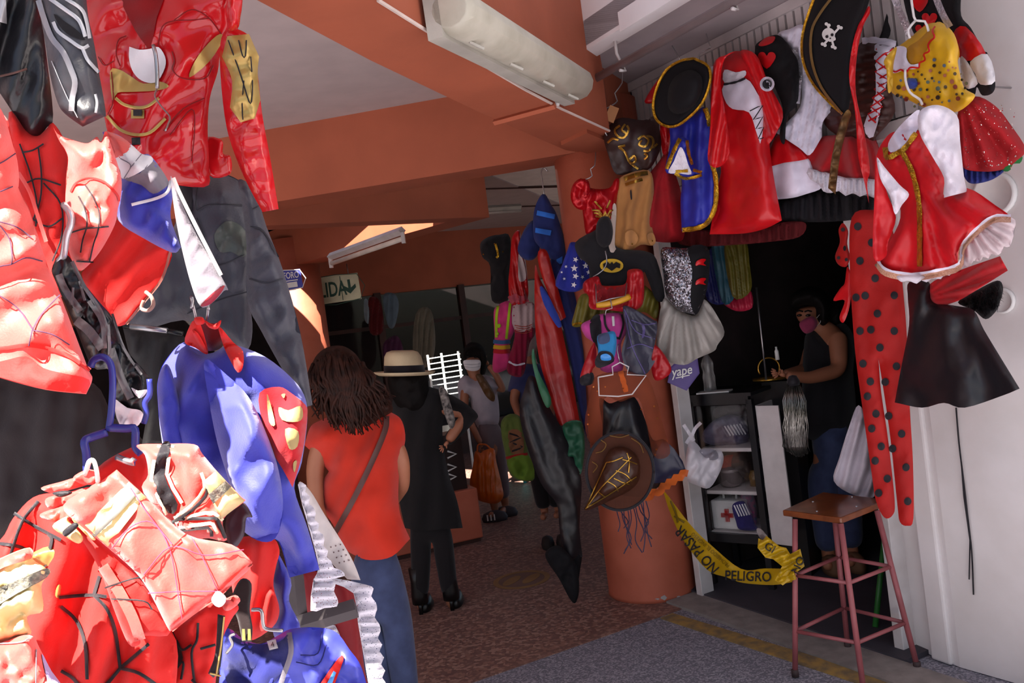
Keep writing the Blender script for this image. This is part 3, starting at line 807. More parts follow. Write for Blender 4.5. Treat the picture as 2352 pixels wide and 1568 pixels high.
for ln in [[(290, 82), (272, 92), (267, 122), (276, 152)], [(256, 165), (260, 230), (248, 262)], [(363, 106), (372, 62), (398, 48), (440, 46), (482, 42)], [(400, 46), (440, 22), (478, 40), (508, 78)], [(395, 118), (400, 140), (396, 160), (420, 180), (470, 180), (490, 150)], [(262, 140), (240, 150), (225, 130)], [(375, 300), (420, 250), (470, 225)], [(390, 310), (440, 250), (447, 300), (440, 370)]]: strip('panel_line', g, [ln], 2.5, DKRED)
patch('belt_square', g, [(302, 316, 'c'), (322, 315, 'c'), (323, 332, 'c'), (303, 333, 'c')], BLKP, sm=1)
wire('zip_pull', [(352, 104, 1.84), (358, 130, 1.835), (361, 170, 1.835), (361, 203, 1.84)], .0045, STEEL, parent=g)
wire('wire_hook', [(360, 205, 1.82), (356, 222, 1.8), (372, 246, 1.78), (390, 268, 1.76), (386, 285, 1.74), (380, 300, 1.72)], .0018, STEEL, 'thin bent wire hook hanging down the front of the red glossy jacket', 'hanger')
garment('red_belt_flap', [(472, 320), (510, 322), (512, 352), (530, 360), (528, 400), (480, 402)], 2.02, VINYLR, puff=.02, rad=15, label='small red vinyl flap beside the red glossy jacket hem', cat='costume', group='costumes on the entrance rack')

# left web-print suit (dark red, behind)
web = [[(45, 330), (70, 400), (85, 470), (82, 520)], [(88, 340), (95, 400), (92, 460), (70, 520)], [(50, 350), (75, 345), (100, 330)], [(60, 420), (90, 410), (140, 425)], [(100, 420), (140, 470), (142, 540), (120, 600)], [(70, 500), (110, 520), (145, 500)]]
g = garment('web_print_suit', [(20, 258), (60, 300), (86, 312), (108, 294), (122, 282), (150, 330), (160, 420), (156, 540), (178, 650), (110, 680), (60, 560), (30, 420)], 1.72, RED, puff=.07, rad=60, folds=(('n', 50, .016),),
            label='red web-print suit hanging behind the large sunlit sleeve', cat='costume', group='costumes on the entrance rack')
strip('web_lines', g, web, 4, BLKP)
strip('cuff_edge', g, [[(42, 396), (68, 440), (88, 500), (106, 555)]], 9, REDP, lift=.02)
# lit shoulder and sleeve
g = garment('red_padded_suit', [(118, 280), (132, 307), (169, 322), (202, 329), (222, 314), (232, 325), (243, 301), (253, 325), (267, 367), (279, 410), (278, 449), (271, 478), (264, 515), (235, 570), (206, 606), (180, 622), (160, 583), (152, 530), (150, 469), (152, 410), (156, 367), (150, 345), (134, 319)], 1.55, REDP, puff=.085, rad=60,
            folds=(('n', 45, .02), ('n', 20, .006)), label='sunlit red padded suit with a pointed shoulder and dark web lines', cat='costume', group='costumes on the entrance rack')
strip('web_lines', g, [[(196, 425), (215, 455), (228, 490), (225, 530), (215, 560), (206, 600)], [(180, 450), (195, 480), (200, 515), (190, 550), (185, 580)], [(160, 535), (195, 525), (230, 522), (250, 520)], [(175, 600), (215, 602)]], 3.5, BLKP)
strip('armhole_seam', g, [[(162, 440), (175, 420), (205, 409), (240, 418), (268, 445), (274, 462)]], 5, RED)
# big sunlit sleeve at the frame edge
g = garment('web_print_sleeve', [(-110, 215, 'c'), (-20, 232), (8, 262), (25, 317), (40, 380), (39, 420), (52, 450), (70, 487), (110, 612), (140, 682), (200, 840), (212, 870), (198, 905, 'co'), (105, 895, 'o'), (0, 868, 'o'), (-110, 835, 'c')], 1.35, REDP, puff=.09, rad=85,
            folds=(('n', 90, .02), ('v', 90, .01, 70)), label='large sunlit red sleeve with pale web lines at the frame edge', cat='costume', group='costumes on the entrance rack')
strip('web_lines', g, [[(-40, 500), (10, 512), (40, 522), (72, 545)], [(0, 518), (22, 550), (28, 590), (26, 608)], [(-40, 630), (0, 612), (26, 607), (60, 592), (98, 600)], [(-40, 660), (10, 685), (45, 712), (74, 755)], [(74, 758), (95, 722), (138, 676)], [(74, 758), (66, 795)], [(74, 758), (120, 768), (160, 792)], [(-40, 385), (0, 375), (36, 352)], [(0, 440), (30, 428)]], 3, LAV)
strip('cuff_seam', g, [[(-100, 800), (0, 800), (60, 793), (110, 800), (160, 818), (207, 850)]], 9, RED)
patch('cuff_lining', g, [(-100, 845), (0, 830), (60, 818), (100, 845), (150, 858), (205, 872), (198, 903, 'c'), (105, 893), (0, 866), (-100, 838)], RED, lift=.004)
garment('sleeve_back', [(-60, 250), (10, 265), (28, 320), (42, 385), (40, 440), (10, 500), (-60, 520)], 1.42, REDP, puff=.06, rad=40, folds=(('n', 40, .02),), parent=g)

# blue, white and red shirt
g = garment('panelled_shirt', [(236, 303), (270, 309), (300, 330), (325, 353), (347, 358), (386, 414), (396, 450), (392, 500), (416, 568, 'c'), (396, 580), (330, 547), (272, 506), (270, 440), (278, 402), (264, 362), (250, 325)], 1.68, BLUE, puff=.07, rad=45, folds=(('n', 40, .016), ('v', 60, .01, -50)),
            label='blue shirt with white, grey and sunlit red shoulder panels on the sunlit rack', cat='costume', group='costumes on the entrance rack')
patch('sunlit_red_panel', g, [(238, 304), (270, 310), (300, 331), (290, 350), (266, 362)], REDP)  # red panel, its sunlit pink put into the colour
patch('white_panel', g, [(266, 363), (292, 349), (301, 332), (325, 353), (347, 359), (350, 372), (320, 396), (283, 411), (276, 392)], WHITEC)
patch('grey_panel', g, [(352, 370), (386, 414), (380, 430), (352, 445), (325, 425), (286, 411), (322, 397)], GREYF)
strip('white_piping', g, [[(392, 414), (385, 440), (360, 455), (302, 470)]], 7, WHITEC)
strip('seam', g, [[(276, 364), (300, 380), (284, 410)], [(325, 354), (300, 384)]], 2, GREYF)
g = garment('red_cape_flap', [(268, 505), (330, 547), (394, 574), (372, 640), (332, 692), (288, 745), (240, 735), (190, 640), (202, 608)], 1.78, RED, puff=.03, rad=40, folds=(('v', 70, .012, 40), ('n', 60, .01)),
            label='plain dark red cape flap with a small loop under the blue shirt', cat='cape', group='costumes on the entrance rack')
strip('hem', g, [[(392, 575), (372, 640), (332, 692), (290, 744)]], 6, cloth('hem_tan', 'a2655a'))
wire('loop', [(335, 670, 1.74), (348, 682, 1.73), (352, 700, 1.73), (340, 713, 1.73), (325, 708, 1.74), (330, 690, 1.74)], .004, cloth('loop_tan', '8f6d64'), parent=g)

# charcoal suit
g = garment('charcoal_suit', [(372, 306), (395, 335), (450, 372), (510, 396), (555, 420), (582, 480), (584, 560), (574, 680), (580, 760), (560, 806), (470, 770), (420, 735), (300, 762), (285, 700), (380, 560), (410, 480), (398, 420), (372, 396), (352, 350)], 2.12, GREYS, puff=.1, rad=80,
            folds=(('n', 60, .02), ('v', 110, .014, 10)), label='charcoal grey padded suit jacket hanging beneath the red glossy jacket', cat='costume', group='costumes on the entrance rack')
s = garment('sleeve', [(548, 412), (585, 438), (612, 520), (650, 620), (690, 765), (718, 930, 'co'), (697, 936, 'c'), (655, 860), (600, 760), (568, 690), (566, 560), (556, 470)], 2.02, GREYS, puff=.07, rad=45, folds=(('n', 50, .014), ('v', 60, .008, 70)), parent=g)
strip('quilting', g, [[(575, 520), (605, 530), (640, 590)], [(572, 640), (610, 650), (650, 640)], [(580, 480), (600, 470)]], 3, M('charcoal_seam', '24242c', rough=.6), on=s)
strip('quilting', g, [[(452, 500), (470, 560), (440, 640)], [(440, 600), (500, 610), (570, 580)], [(430, 720), (500, 690), (568, 670)], [(458, 400), (450, 480), (480, 470), (560, 470)]], 3, M('charcoal_seam', '24242c'))
patch('collar', g, [(376, 318), (402, 345), (425, 380), (440, 430), (436, 520), (412, 500), (405, 440), (380, 400), (362, 360)], BLKP)
patch('chest_emblem', g, [(492, 540), (520, 508), (555, 520), (575, 560), (560, 590), (530, 578), (505, 578)], M('grey_green_print', '4b514c', rough=.35, bump=.2))
s = garment('pointed_cuff', [(392, 405), (406, 440), (452, 540), (520, 655), (514, 668), (484, 698), (460, 703), (438, 650), (415, 560), (400, 480)], 1.62, GREYF, puff=.045, rad=25, folds=(('n', 35, .008),),
            label='grey pointed sleeve with a red cuff tip in front of the charcoal suit', cat='costume', group='costumes on the entrance rack')
patch('red_tip', s, [(516, 655), (508, 672), (484, 698), (460, 703), (478, 682), (500, 664)], M('red_cuff', '8a2430', rough=.6))
strip('pale_edge', s, [[(398, 408), (414, 446), (458, 535), (508, 632)]], 9, M('pale_grey_edge', 'a89fa0', rough=.7))
wire('wire_hanger', [(351, 380, 2.0), (354, 360, 2.0), (348, 330, 2.0), (358, 318, 1.98), (374, 316, 1.97), (390, 330, 1.97), (420, 352, 2.0)], .004, STEEL, 'wire hanger holding the charcoal suit', 'hanger')
wire('black_tie', [(368, 296, 1.95), (376, 304, 1.94), (380, 318, 1.95), (392, 328, 1.96)], .009, BLACK, 'black cord knotted round the charcoal suit hanger', 'cord')

# black trousers on a bar hanger, long dark garment behind
g = garment('black_trousers', [(282, 752, 'c'), (420, 768, 'c'), (440, 820), (400, 900), (372, 1010), (420, 1150), (380, 1240), (300, 1240), (320, 1060), (340, 900), (300, 820)], 2.0, M('black_suede', '1b191a', rough=.7, bump=.3), puff=.04, rad=40, folds=(('v', 60, .012, 10),),
            label='black suede trousers folded over a bar hanger', cat='trousers', group='costumes on the entrance rack')
wire('bar_hanger', [(284, 748, 1.94), (330, 754, 1.94), (385, 760, 1.94), (420, 766, 1.94)], .006, M('black_plastic', '151515', rough=.3), 'black and silver bar hanger above the suede trousers', 'hanger', sm=1)
wire('bar_clip', [(300, 750, 1.932), (384, 759, 1.932)], .007, STEEL, 'silver clip strip along the black bar hanger', 'hanger', sm=1)
g = garment('long_brown_gown', [(-80, 860, 'c'), (100, 880), (215, 880), (262, 960), (320, 1000), (372, 1100), (340, 1200), (200, 1260), (40, 1320), (-80, 1330, 'c')], 2.2, BROWNC, puff=.08, rad=80, folds=(('v', 75, .008, 8), ('n', 70, .01)),
            label='long dark brown satin gown hanging behind the sunlit sleeve', cat='costume', group='costumes on the entrance rack')
# mask of black straps
g = garment('strapped_leather_mask', [(119, 617), (138, 586), (160, 590), (186, 640), (227, 692), (259, 730), (291, 803), (336, 857), (344, 880), (336, 943), (310, 982), (272, 978), (259, 911), (253, 850), (212, 842), (173, 751), (129, 650)], 1.5, LEATH, puff=.05, rad=35, folds=(('n', 24, .02),),
            label='black leather mask of woven straps with white lenses', cat='mask', group='costumes on the entrance rack')
LG = M('grey_leather', '6c6a6c', rough=.3, bump=.2)
for ln, w_ in (([(135, 630), (150, 665), (185, 715)], 16), ([(165, 600), (195, 660), (232, 715), (250, 770)], 9), ([(175, 735), (205, 760), (235, 800)], 22), ([(205, 690), (235, 740), (240, 800)], 12), ([(168, 660), (166, 700)], 6), ([(182, 645), (195, 690)], 6), ([(255, 800), (275, 860), (300, 915)], 18), ([(258, 720), (285, 800), (325, 860)], 6), ([(248, 745), (252, 800), (250, 840)], 8)):
    strip('strap', g, [ln], w_, LG, lift=.008)
patch('lens', g, [(261, 917), (292, 936), (322, 942), (329, 958), (310, 982), (276, 978)], WHITEC, lift=.012)
patch('lens', g, [(301, 890), (318, 897), (337, 894), (334, 905), (319, 914)], WHITEC, lift=.012)
g = wire('plastic_hook', [(147, 470, 1.5), (160, 488, 1.48), (164, 510, 1.48), (152, 545, 1.48), (146, 585, 1.49), (136, 600, 1.5)], .006, M('silver_plastic', 'c8c8cc', rough=.25, metal=.5), 'thick silver hook above the strapped leather mask', 'hanger')
g = thing('clothes_hanger', at(250, 1000, 1.42), 'navy blue plastic clothes hanger among the sunlit costumes', 'hanger')
wire('hook', [(208, 842, 1.42), (216, 826, 1.42), (236, 820, 1.42), (254, 836, 1.42), (259, 880, 1.42), (256, 940, 1.42), (250, 985, 1.42)], .0062, NAVYH, parent=g)
wire('arm', [(248, 982, 1.42), (290, 984, 1.42), (310, 986, 1.42), (311, 1025, 1.42), (324, 1042, 1.42)], .007, NAVYH, parent=g)
wire('arm', [(246, 992, 1.42), (210, 1004, 1.41), (194, 1014, 1.4), (198, 1040, 1.4), (200, 1085, 1.4)], .007, NAVYH, parent=g)
wire('arm', [(343, 870, 1.44), (344, 905, 1.44), (333, 925, 1.44), (336, 950, 1.44), (330, 972, 1.44)], .005, NAVYH, parent=g)

# blue shirt with a red and gold chest shield
g = garment('blue_shield_shirt', [(424, 785), (478, 812), (522, 792), (558, 797), (614, 822), (666, 864), (698, 906), (706, 960), (693, 1062), (676, 1121), (706, 1210), (734, 1308, 'co'), (665, 1326, 'c'), (640, 1244), (604, 1240), (560, 1216), (540, 1150), (500, 1100), (440, 1120), (390, 1090), (370, 1000), (362, 916), (363, 871), (379, 829)], 1.82, BLUE, puff=.13, rad=95,
            folds=(('n', 95, .04), ('n', 45, .01)), label='royal blue costume shirt with a red and gold chest shield', cat='costume', group='costumes on the entrance rack')
garment('sleeve', [(366, 858), (384, 836), (402, 880), (425, 1000), (440, 1110), (400, 1110), (372, 1000), (362, 910)], 1.74, BLUE, puff=.045, rad=30, folds=(('n', 40, .01),), parent=g)
sb = garment('front_sleeve', [(470, 826), (520, 860), (570, 910), (610, 990), (640, 1080), (650, 1170), (632, 1236), (590, 1240), (545, 1200), (530, 1120), (500, 1020), (480, 920)], 1.70, BLUE, puff=.08, rad=60, folds=(('n', 100, .04), ('n', 55, .012)), parent=g)
em = patch('chest_shield', g, [(596, 902), (640, 888), (668, 902), (702, 930), (706, 955), (700, 1010), (690, 1060), (672, 1119, 'c'), (648, 1075), (615, 1020), (600, 960)], cloth('shield_red', 'b0141f'), lift=.035)
GLB = M('shield_gold', 'a08a58', rough=.6, bump=.2)
for q in ([(640, 935), (662, 942), (690, 932), (696, 955), (684, 968), (648, 964)], [(655, 985), (685, 990), (683, 1025), (664, 1030)], [(613, 905), (622, 930), (632, 975), (618, 968)], [(674, 1062), (682, 1058), (678, 1082), (674, 1080)], [(646, 906), (655, 904), (652, 914)]):
    patch('shield_gold', em, q, GLB, lift=.041, on=g)
patch('collar_lining', g, [(436, 748), (470, 742), (502, 748), (512, 794), (482, 806), (450, 792)], DKRED, lift=-.05)
patch('collar_flap', g, [(424, 786), (434, 752), (446, 735), (462, 748), (478, 806), (470, 812), (448, 798)], RED, lift=.03, extra=.012)
patch('collar_flap', g, [(502, 748), (536, 786), (558, 806), (558, 842), (546, 855), (526, 822), (512, 790)], RED, lift=.03, extra=.012)
for q in ([(446, 730), (465, 728), (470, 742), (452, 746)], [(470, 735), (490, 745), (508, 735), (500, 755), (480, 752)], [(440, 760), (455, 765), (476, 806), (462, 800)]):
    patch('neck_tie', g, q, RED, lift=.05, extra=.012, rad=8)
for x, x2 in ((440, 452), (480, 476)):
    wire('clip_hook', [(x, 708 + (x - 440) * .1, 1.72), ((x + x2) / 2 - 3, 690, 1.72), (x, 684, 1.72), (x2, 735, 1.74)], .0035, STEEL, 'bent steel hanger wire in the red collar, %s' % ('nearer the mask' if x < 460 else 'under the grey cuff'), 'hanger')
g2 = garment('red_costume_shorts', [(545, 1238), (620, 1232), (642, 1262), (634, 1300), (628, 1345), (642, 1400), (626, 1440), (570, 1470), (545, 1410), (528, 1300)], 1.95, RED, puff=.06, rad=45, folds=(('v', 60, .014, 10),), label='red costume shorts hanging under the blue shield shirt', cat='costume', group='costumes on the entrance rack')
g2 = garment('blue_leggings', [(624, 1244), (668, 1330), (664, 1380), (690, 1444), (640, 1470), (626, 1440), (642, 1400), (626, 1340), (636, 1290)], 2.0, BLUE, puff=.05, rad=30, folds=(('v', 40, .01, 10),), label='blue leggings beside the red costume shorts', cat='costume', group='costumes on the entrance rack')

# big web suit in front, bottom corner
g = garment('web_line_suit', [(-80, 1290, 'c'), (0, 1240), (30, 1190), (76, 1142), (132, 1132), (165, 1152), (240, 1250), (330, 1390), (405, 1470), (398, 1640, 'c'), (-80, 1640, 'c')], 1.42, RED, puff=.09, rad=90, folds=(('v', 120, .03, 12), ('n', 80, .012)),
            label='red suit with bold black web lines filling the bottom corner', cat='costume', group='costumes on the entrance rack')
strip('web_lines', g, [[(32, 1178), (80, 1208), (140, 1240)], [(88, 1150), (50, 1200), (25, 1272)], [(-40, 1246), (20, 1250), (60, 1262), (105, 1300)], [(136, 1372), (175, 1368), (215, 1366), (245, 1370)], [(215, 1366), (228, 1322)], [(215, 1366), (246, 1400), (265, 1450), (276, 1534)], [(140, 1392), (175, 1425), (195, 1480), (200, 1560)], [(276, 1534), (342, 1478)], [(276, 1534), (230, 1590)], [(276, 1534), (320, 1546), (370, 1580)], [(105, 1290), (118, 1240), (110, 1226)], [(140, 1540), (170, 1560), (195, 1600)]], 8, BLKP)
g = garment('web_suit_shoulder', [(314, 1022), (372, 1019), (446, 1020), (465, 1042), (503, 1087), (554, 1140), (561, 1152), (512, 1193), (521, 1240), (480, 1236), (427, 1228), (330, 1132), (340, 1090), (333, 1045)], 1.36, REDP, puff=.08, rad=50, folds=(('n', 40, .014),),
            label='sunlit red shirt shoulder with black and cream chevron stripes', cat='costume', group='costumes on the entrance rack')
patch('black_band', g, [(370, 1021), (393, 1021), (378, 1090), (408, 1158), (388, 1178), (352, 1102)], BLKP)
strip('cream_piping', g, [[(366, 1022), (347, 1100), (383, 1182)], [(397, 1022), (383, 1088), (418, 1155)], [(400, 1190), (440, 1160), (470, 1120), (462, 1085)], [(402, 1200), (450, 1182), (490, 1178), (512, 1195)], [(410, 1212), (470, 1203), (490, 1205), (505, 1240)]], 8, CREAM, sm=2)
strip('black_piping', g, [[(395, 1200), (440, 1172), (472, 1140), (476, 1122)], [(408, 1192), (480, 1190), (500, 1194), (518, 1236)], [(415, 1218), (478, 1212), (486, 1232)]], 8, BLKP, sm=2, lift=.007)
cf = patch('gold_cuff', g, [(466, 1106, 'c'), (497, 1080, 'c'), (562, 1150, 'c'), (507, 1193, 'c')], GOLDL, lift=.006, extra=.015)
patch('cuff_stripe', cf, [(478, 1136, 'c'), (518, 1104, 'c'), (532, 1117, 'c'), (490, 1157, 'c')], M('glitter_black', '4d4a46', rough=.5, bump=.6, scale=300, c2='80796a', vscale=120), lift=.024)
garment('lining', [(208, 1100), (240, 1060), (300, 1028), (322, 1024), (338, 1046), (342, 1095), (328, 1135), (290, 1110), (250, 1120)], 1.46, RED, puff=.02, rad=25, parent=g)
garment('dark_sleeve_end', [(520, 1190), (556, 1152), (580, 1186), (566, 1190), (560, 1230), (536, 1262), (522, 1240)], 1.42, M('dusk_purple', '3a2a34', rough=.6), puff=.03, rad=15, parent=g)
wire('zip_pull', [(270, 1050, 1.38), (290, 1058, 1.37), (308, 1062, 1.37), (300, 1056, 1.37)], .006, STEEL, parent=g)
# folded trousers over the suit
g = garment('folded_web_trousers', [(268, 1078, 'c'), (335, 1140), (427, 1226), (532, 1250), (580, 1290, 'c'), (568, 1312), (503, 1366), (392, 1449, 'c'), (383, 1438), (325, 1330), (246, 1256), (192, 1212), (145, 1160), (225, 1109)], 1.26, REDP, puff=.05, rad=30, folds=(('n', 70, .012), ('v', 120, .008, -40)),
            label='sunlit pink-red folded trousers with a gold band and zip edge', cat='trousers', group='costumes on the entrance rack')
patch('gold_band', g, [(195, 1206, 'c'), (296, 1106, 'c'), (336, 1142, 'c'), (248, 1255, 'c')], GOLDL, lift=.005)
strip('band_line', g, [[(214, 1230), (262, 1184), (318, 1124)]], 10, M('band_grey', '6a6660', rough=.5), lift=.009)
strip('fold_seam', g, [[(428, 1226), (372, 1280), (326, 1330)]], 4, RED)
strip('web_lines', g, [[(256, 1260), (300, 1210), (350, 1200), (390, 1262), (410, 1370), (420, 1430)], [(330, 1320), (392, 1255), (470, 1275), (560, 1262)], [(340, 1362), (420, 1358), (505, 1358)], [(440, 1232), (470, 1290), (500, 1356)], [(300, 1120), (340, 1180), (395, 1250)]], 2.5, cloth('web_pink', 'a83a58'))
strip('hem', g, [[(578, 1294), (540, 1330), (503, 1366), (440, 1410), (394, 1447)]], 9, REDP, lift=.012)
wire('zip_pull', [(500, 1364, 1.21), (512, 1376, 1.2), (504, 1386, 1.2), (494, 1376, 1.2), (500, 1364, 1.21)], .005, WHITEPL, parent=g)
g = garment('folded_leg_layers', [(150, 1165), (195, 1212), (250, 1258), (325, 1332), (392, 1450), (330, 1460), (320, 1480), (295, 1478), (262, 1400), (230, 1310), (195, 1250), (160, 1200)], 1.31, RED, puff=.035, rad=18, folds=(('n', 40, .008),),
            label='stacked red edges beneath the folded pink-red trousers', cat='trousers', group='costumes on the entrance rack')
strip('lit_edge', g, [[(236, 1300), (262, 1340), (280, 1370), (305, 1420), (322, 1470)]], 26, REDP, lift=.006)  # sunlight on the fold edge, painted as a lighter red band
strip('web_lines', g, [[(240, 1350), (300, 1330), (330, 1325)], [(255, 1375), (330, 1380), (350, 1400)]], 4, BLKP, lift=.009)
# gathered gloves
g = thing('gathered_gloves', at(150, 1190, 1.3), 'gathered pink-red gloves with gold cuffs tied to the navy hanger', 'gloves', 'costumes on the entrance rack')
for i, q in enumerate(([(94, 1120), (140, 1106), (180, 1096), (205, 1110), (160, 1125), (120, 1132)], [(105, 1145), (150, 1132), (210, 1118), (215, 1140), (160, 1160), (115, 1168)], [(92, 1180), (150, 1160), (200, 1150), (190, 1180), (140, 1198), (110, 1196)], [(168, 1096), (200, 1078), (225, 1085), (228, 1108), (190, 1112)], [(205, 1120), (232, 1105), (240, 1120), (215, 1140)])):
    garment('finger', q, 1.3 - i * .008, REDP, puff=.02, rad=12, folds=(('n', 16, .006),), parent=g)
for q in ([(120, 1208), (152, 1186), (158, 1196), (190, 1232), (180, 1248), (150, 1232)], [(165, 1192), (178, 1188), (218, 1232), (212, 1240), (190, 1220)]):
    garment('cuff', q, 1.27, GOLDL, puff=.015, rad=10, folds=(), parent=g)
garment('cuff_band', [(144, 1220), (170, 1200), (180, 1208), (152, 1232)], 1.25, BLKP, puff=.008, rad=6, folds=(), parent=g)
garment('fingertip', [(120, 1132), (150, 1126), (166, 1132), (140, 1142)], 1.27, BLKP, puff=.01, rad=6, folds=(), parent=g)
wire('white_tie', [(196, 1090, 1.27), (205, 1060, 1.25), (215, 1058, 1.25), (222, 1080, 1.25), (225, 1108, 1.26)], .0035, WHITEPL, 'white tie looped round the navy hanger', 'cord')
# gold cuff at the edge
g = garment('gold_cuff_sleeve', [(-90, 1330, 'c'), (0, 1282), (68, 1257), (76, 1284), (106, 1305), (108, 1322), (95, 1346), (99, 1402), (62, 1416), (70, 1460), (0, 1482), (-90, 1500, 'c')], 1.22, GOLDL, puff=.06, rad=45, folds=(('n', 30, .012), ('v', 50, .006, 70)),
            label='very bright gold sleeve cuff with a dark glitter band at the frame edge', cat='costume', group='costumes on the entrance rack')
patch('glitter_band', g, [(-80, 1412), (-20, 1360), (40, 1332), (108, 1304), (108, 1326), (40, 1362), (-20, 1400), (-80, 1440)], M('glitter_black', '4d4a46'), lift=.005)
patch('pink_top', g, [(-60, 1320), (0, 1284), (66, 1258), (72, 1282), (10, 1302), (-60, 1340)], REDP, lift=.005)
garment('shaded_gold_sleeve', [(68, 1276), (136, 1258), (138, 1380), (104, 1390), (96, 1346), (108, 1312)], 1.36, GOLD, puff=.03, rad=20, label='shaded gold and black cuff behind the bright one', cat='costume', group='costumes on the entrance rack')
g = garment('red_blue_legging', [(-90, 1478, 'c'), (0, 1474), (68, 1456), (92, 1490), (118, 1540), (160, 1600), (150, 1640, 'c'), (-90, 1640, 'c')], 1.2, REDP, puff=.06, rad=50, folds=(('n', 40, .014),), label='sunlit red legging with a pale blue side in the bottom corner', cat='costume', group='costumes on the entrance rack')
patch('blue_side', g, [(96, 1500), (118, 1540), (158, 1600), (118, 1620), (108, 1560)], cloth('pale_blue', '8a90c8'), lift=.004)
strip('seam', g, [[(-40, 1478), (40, 1475), (66, 1466)], [(84, 1490), (82, 1600)]], 3, GREYF)
# red black printed garment and strap
g = garment('crackle_print_suit', [(330, 1480), (383, 1440), (440, 1412), (503, 1370), (548, 1392), (530, 1425), (505, 1490), (488, 1640, 'c'), (360, 1640, 'c')], 1.5, RED, puff=.06, rad=40, folds=(('n', 40, .014),), label='red suit with crackled black lines below the folded trousers', cat='costume', group='costumes on the entrance rack')
strip('black_lines', g, [[(455, 1430), (452, 1470), (440, 1500), (448, 1580)], [(405, 1470), (418, 1492), (440, 1480)], [(390, 1540), (420, 1520), (416, 1560)], [(460, 1490), (495, 1480)], [(440, 1560), (470, 1590)]], 6, BLKP)
patch('dark_panel', g, [(338, 1470, 'c'), (398, 1450, 'c'), (420, 1510), (400, 1540), (365, 1530)], BROWNC)
patch('pink_knot', g, [(512, 1380), (540, 1366), (552, 1380), (530, 1400), (514, 1400)], REDP, lift=.03, extra=.02)
g = garment('black_gold_strap', [(500, 1410, 'c'), (517, 1414, 'c'), (507, 1530), (490, 1556, 'c'), (478, 1546, 'c'), (494, 1500)], 1.42, BLKP, puff=.012, rad=8, folds=(), label='narrow black strap with gold edges below the trouser zip', cat='strap', group='costumes on the entrance rack')
strip('gold_edge', g, [[(515, 1416), (508, 1480), (496, 1552)], [(482, 1546), (508, 1552)]], 4, GOLD)
g = garment('black_clip_strap', [(552, 1330), (578, 1340), (574, 1400), (580, 1440), (578, 1474, 'c'), (556, 1472, 'c'), (545, 1420), (530, 1380)], 1.62, BROWNC, puff=.015, rad=10, folds=(), label='dark strap with gold clips beside the red costume shorts', cat='strap', group='costumes on the entrance rack')
for x in (559, 572): patch('gold_clip', g, [(x - 3, 1444, 'c'), (x + 3, 1444, 'c'), (x + 5, 1470, 'c'), (x - 3, 1470, 'c')], GOLD, lift=.012, sm=1)
# blue shirt at the bottom
g = garment('blue_collar_shirt', [(514, 1452), (560, 1468), (600, 1478), (640, 1458), (668, 1444), (720, 1440), (770, 1450), (802, 1490), (832, 1536), (858, 1640, 'c'), (500, 1640, 'c')], 1.78, satin('blue_satin', '3a40b0', rough=.45), puff=.08, rad=50, folds=(('n', 45, .022), ('n', 20, .006)),
            label='shiny blue shirt with a white size tag at the bottom of the rack', cat='costume', group='costumes on the entrance rack')
patch('neck_lining', g, [(520, 1462), (580, 1478), (640, 1474), (662, 1456), (668, 1490), (650, 1540), (610, 1580), (540, 1590), (514, 1540)], cloth('navy_lining', '1c1f5e'), lift=.003)
tg = patch('size_tag', g, [(613, 1472, 'c'), (633, 1467, 'c'), (639, 1488, 'c'), (619, 1493, 'c')], WHITEPL, lift=.008, sm=1)
lettering('lettering', tg, '4', 626, 1480, 17, BLKP, -14, lift=.014)
strip('neck_trim', g, [[(664, 1452), (668, 1500), (648, 1560), (640, 1600)]], 12, GREYF)
patch('red_bolt', g, [(715, 1600, 'c'), (770, 1520), (786, 1504, 'c'), (788, 1518), (765, 1580), (750, 1620, 'c')], RED, lift=.006)
patch('light_blue_bolt', g, [(735, 1600, 'c'), (766, 1540, 'c'), (772, 1544, 'c'), (752, 1600, 'c')], cloth('sky_blue', '4f8fd0'), lift=.01)
strip('seam', g, [[(690, 1504), (730, 1500), (740, 1450)], [(680, 1520), (730, 1526), (750, 1480)]], 3, cloth('navy_lining', '1c1f5e'))
wire('wire_hanger', [(520, 1500, 1.7), (534, 1480, 1.7), (528, 1462, 1.7), (540, 1455, 1.7)], .003, STEEL, 'steel hanger wire inside the shiny blue shirt collar', 'hanger')
wire('wire_hanger', [(578, 1400, 1.7), (600, 1402, 1.7), (604, 1430, 1.7), (612, 1444, 1.7), (650, 1448, 1.7)], .004, STEEL, 'bent steel hanger wire beside the red costume shorts', 'hanger')

# lace skirt on its stand
RAILM = M('grey_rail_paint', '3d3436', rough=.5, bump=.3, scale=30)
g = thing('display_stand', at(750, 1420, 2.45), 'dark grey metal stand of flat bars behind the lace skirt', 'stand')
a, b = at(670, 1440, 2.45), at(818, 1396, 2.45)
MB().tube([a, b], [(.028, .012)] * 2, 4).w('bar', RAILM, g)
a, b = at(676, 1300, 2.46), at(690, 1440, 2.46); MB().tube([a, b + (b - a) * 6], [(.024, .012)] * 2, 4).w('upright', RAILM, g)
LACE = lace('white_lace', 'd8d2dc', 130, .2)
g = garment('dark_red_skirt', [(690, 1310), (765, 1326), (812, 1350), (828, 1430), (838, 1540), (870, 1640, 'c'), (800, 1640, 'c'), (742, 1450), (700, 1405)], 2.6, cloth('crimson_velvet', '7c0f18', rough=.6), puff=.05, rad=40, folds=(('r', 760, 1100, 14, .02, 300),),
            label='dark red skirt trimmed with broad white lace', cat='skirt')
lz = []
def zig(a, b, n, amp):
    out = []
    for k in range(n + 1):
        t = k / n; p = np.array(a) + (np.array(b) - np.array(a)) * t
        d = np.array(b) - np.array(a); d = d / np.hypot(*d); q = np.array([-d[1], d[0]])
        out.append(tuple(p + q * amp * (1 if k % 2 else -1)))
    return out
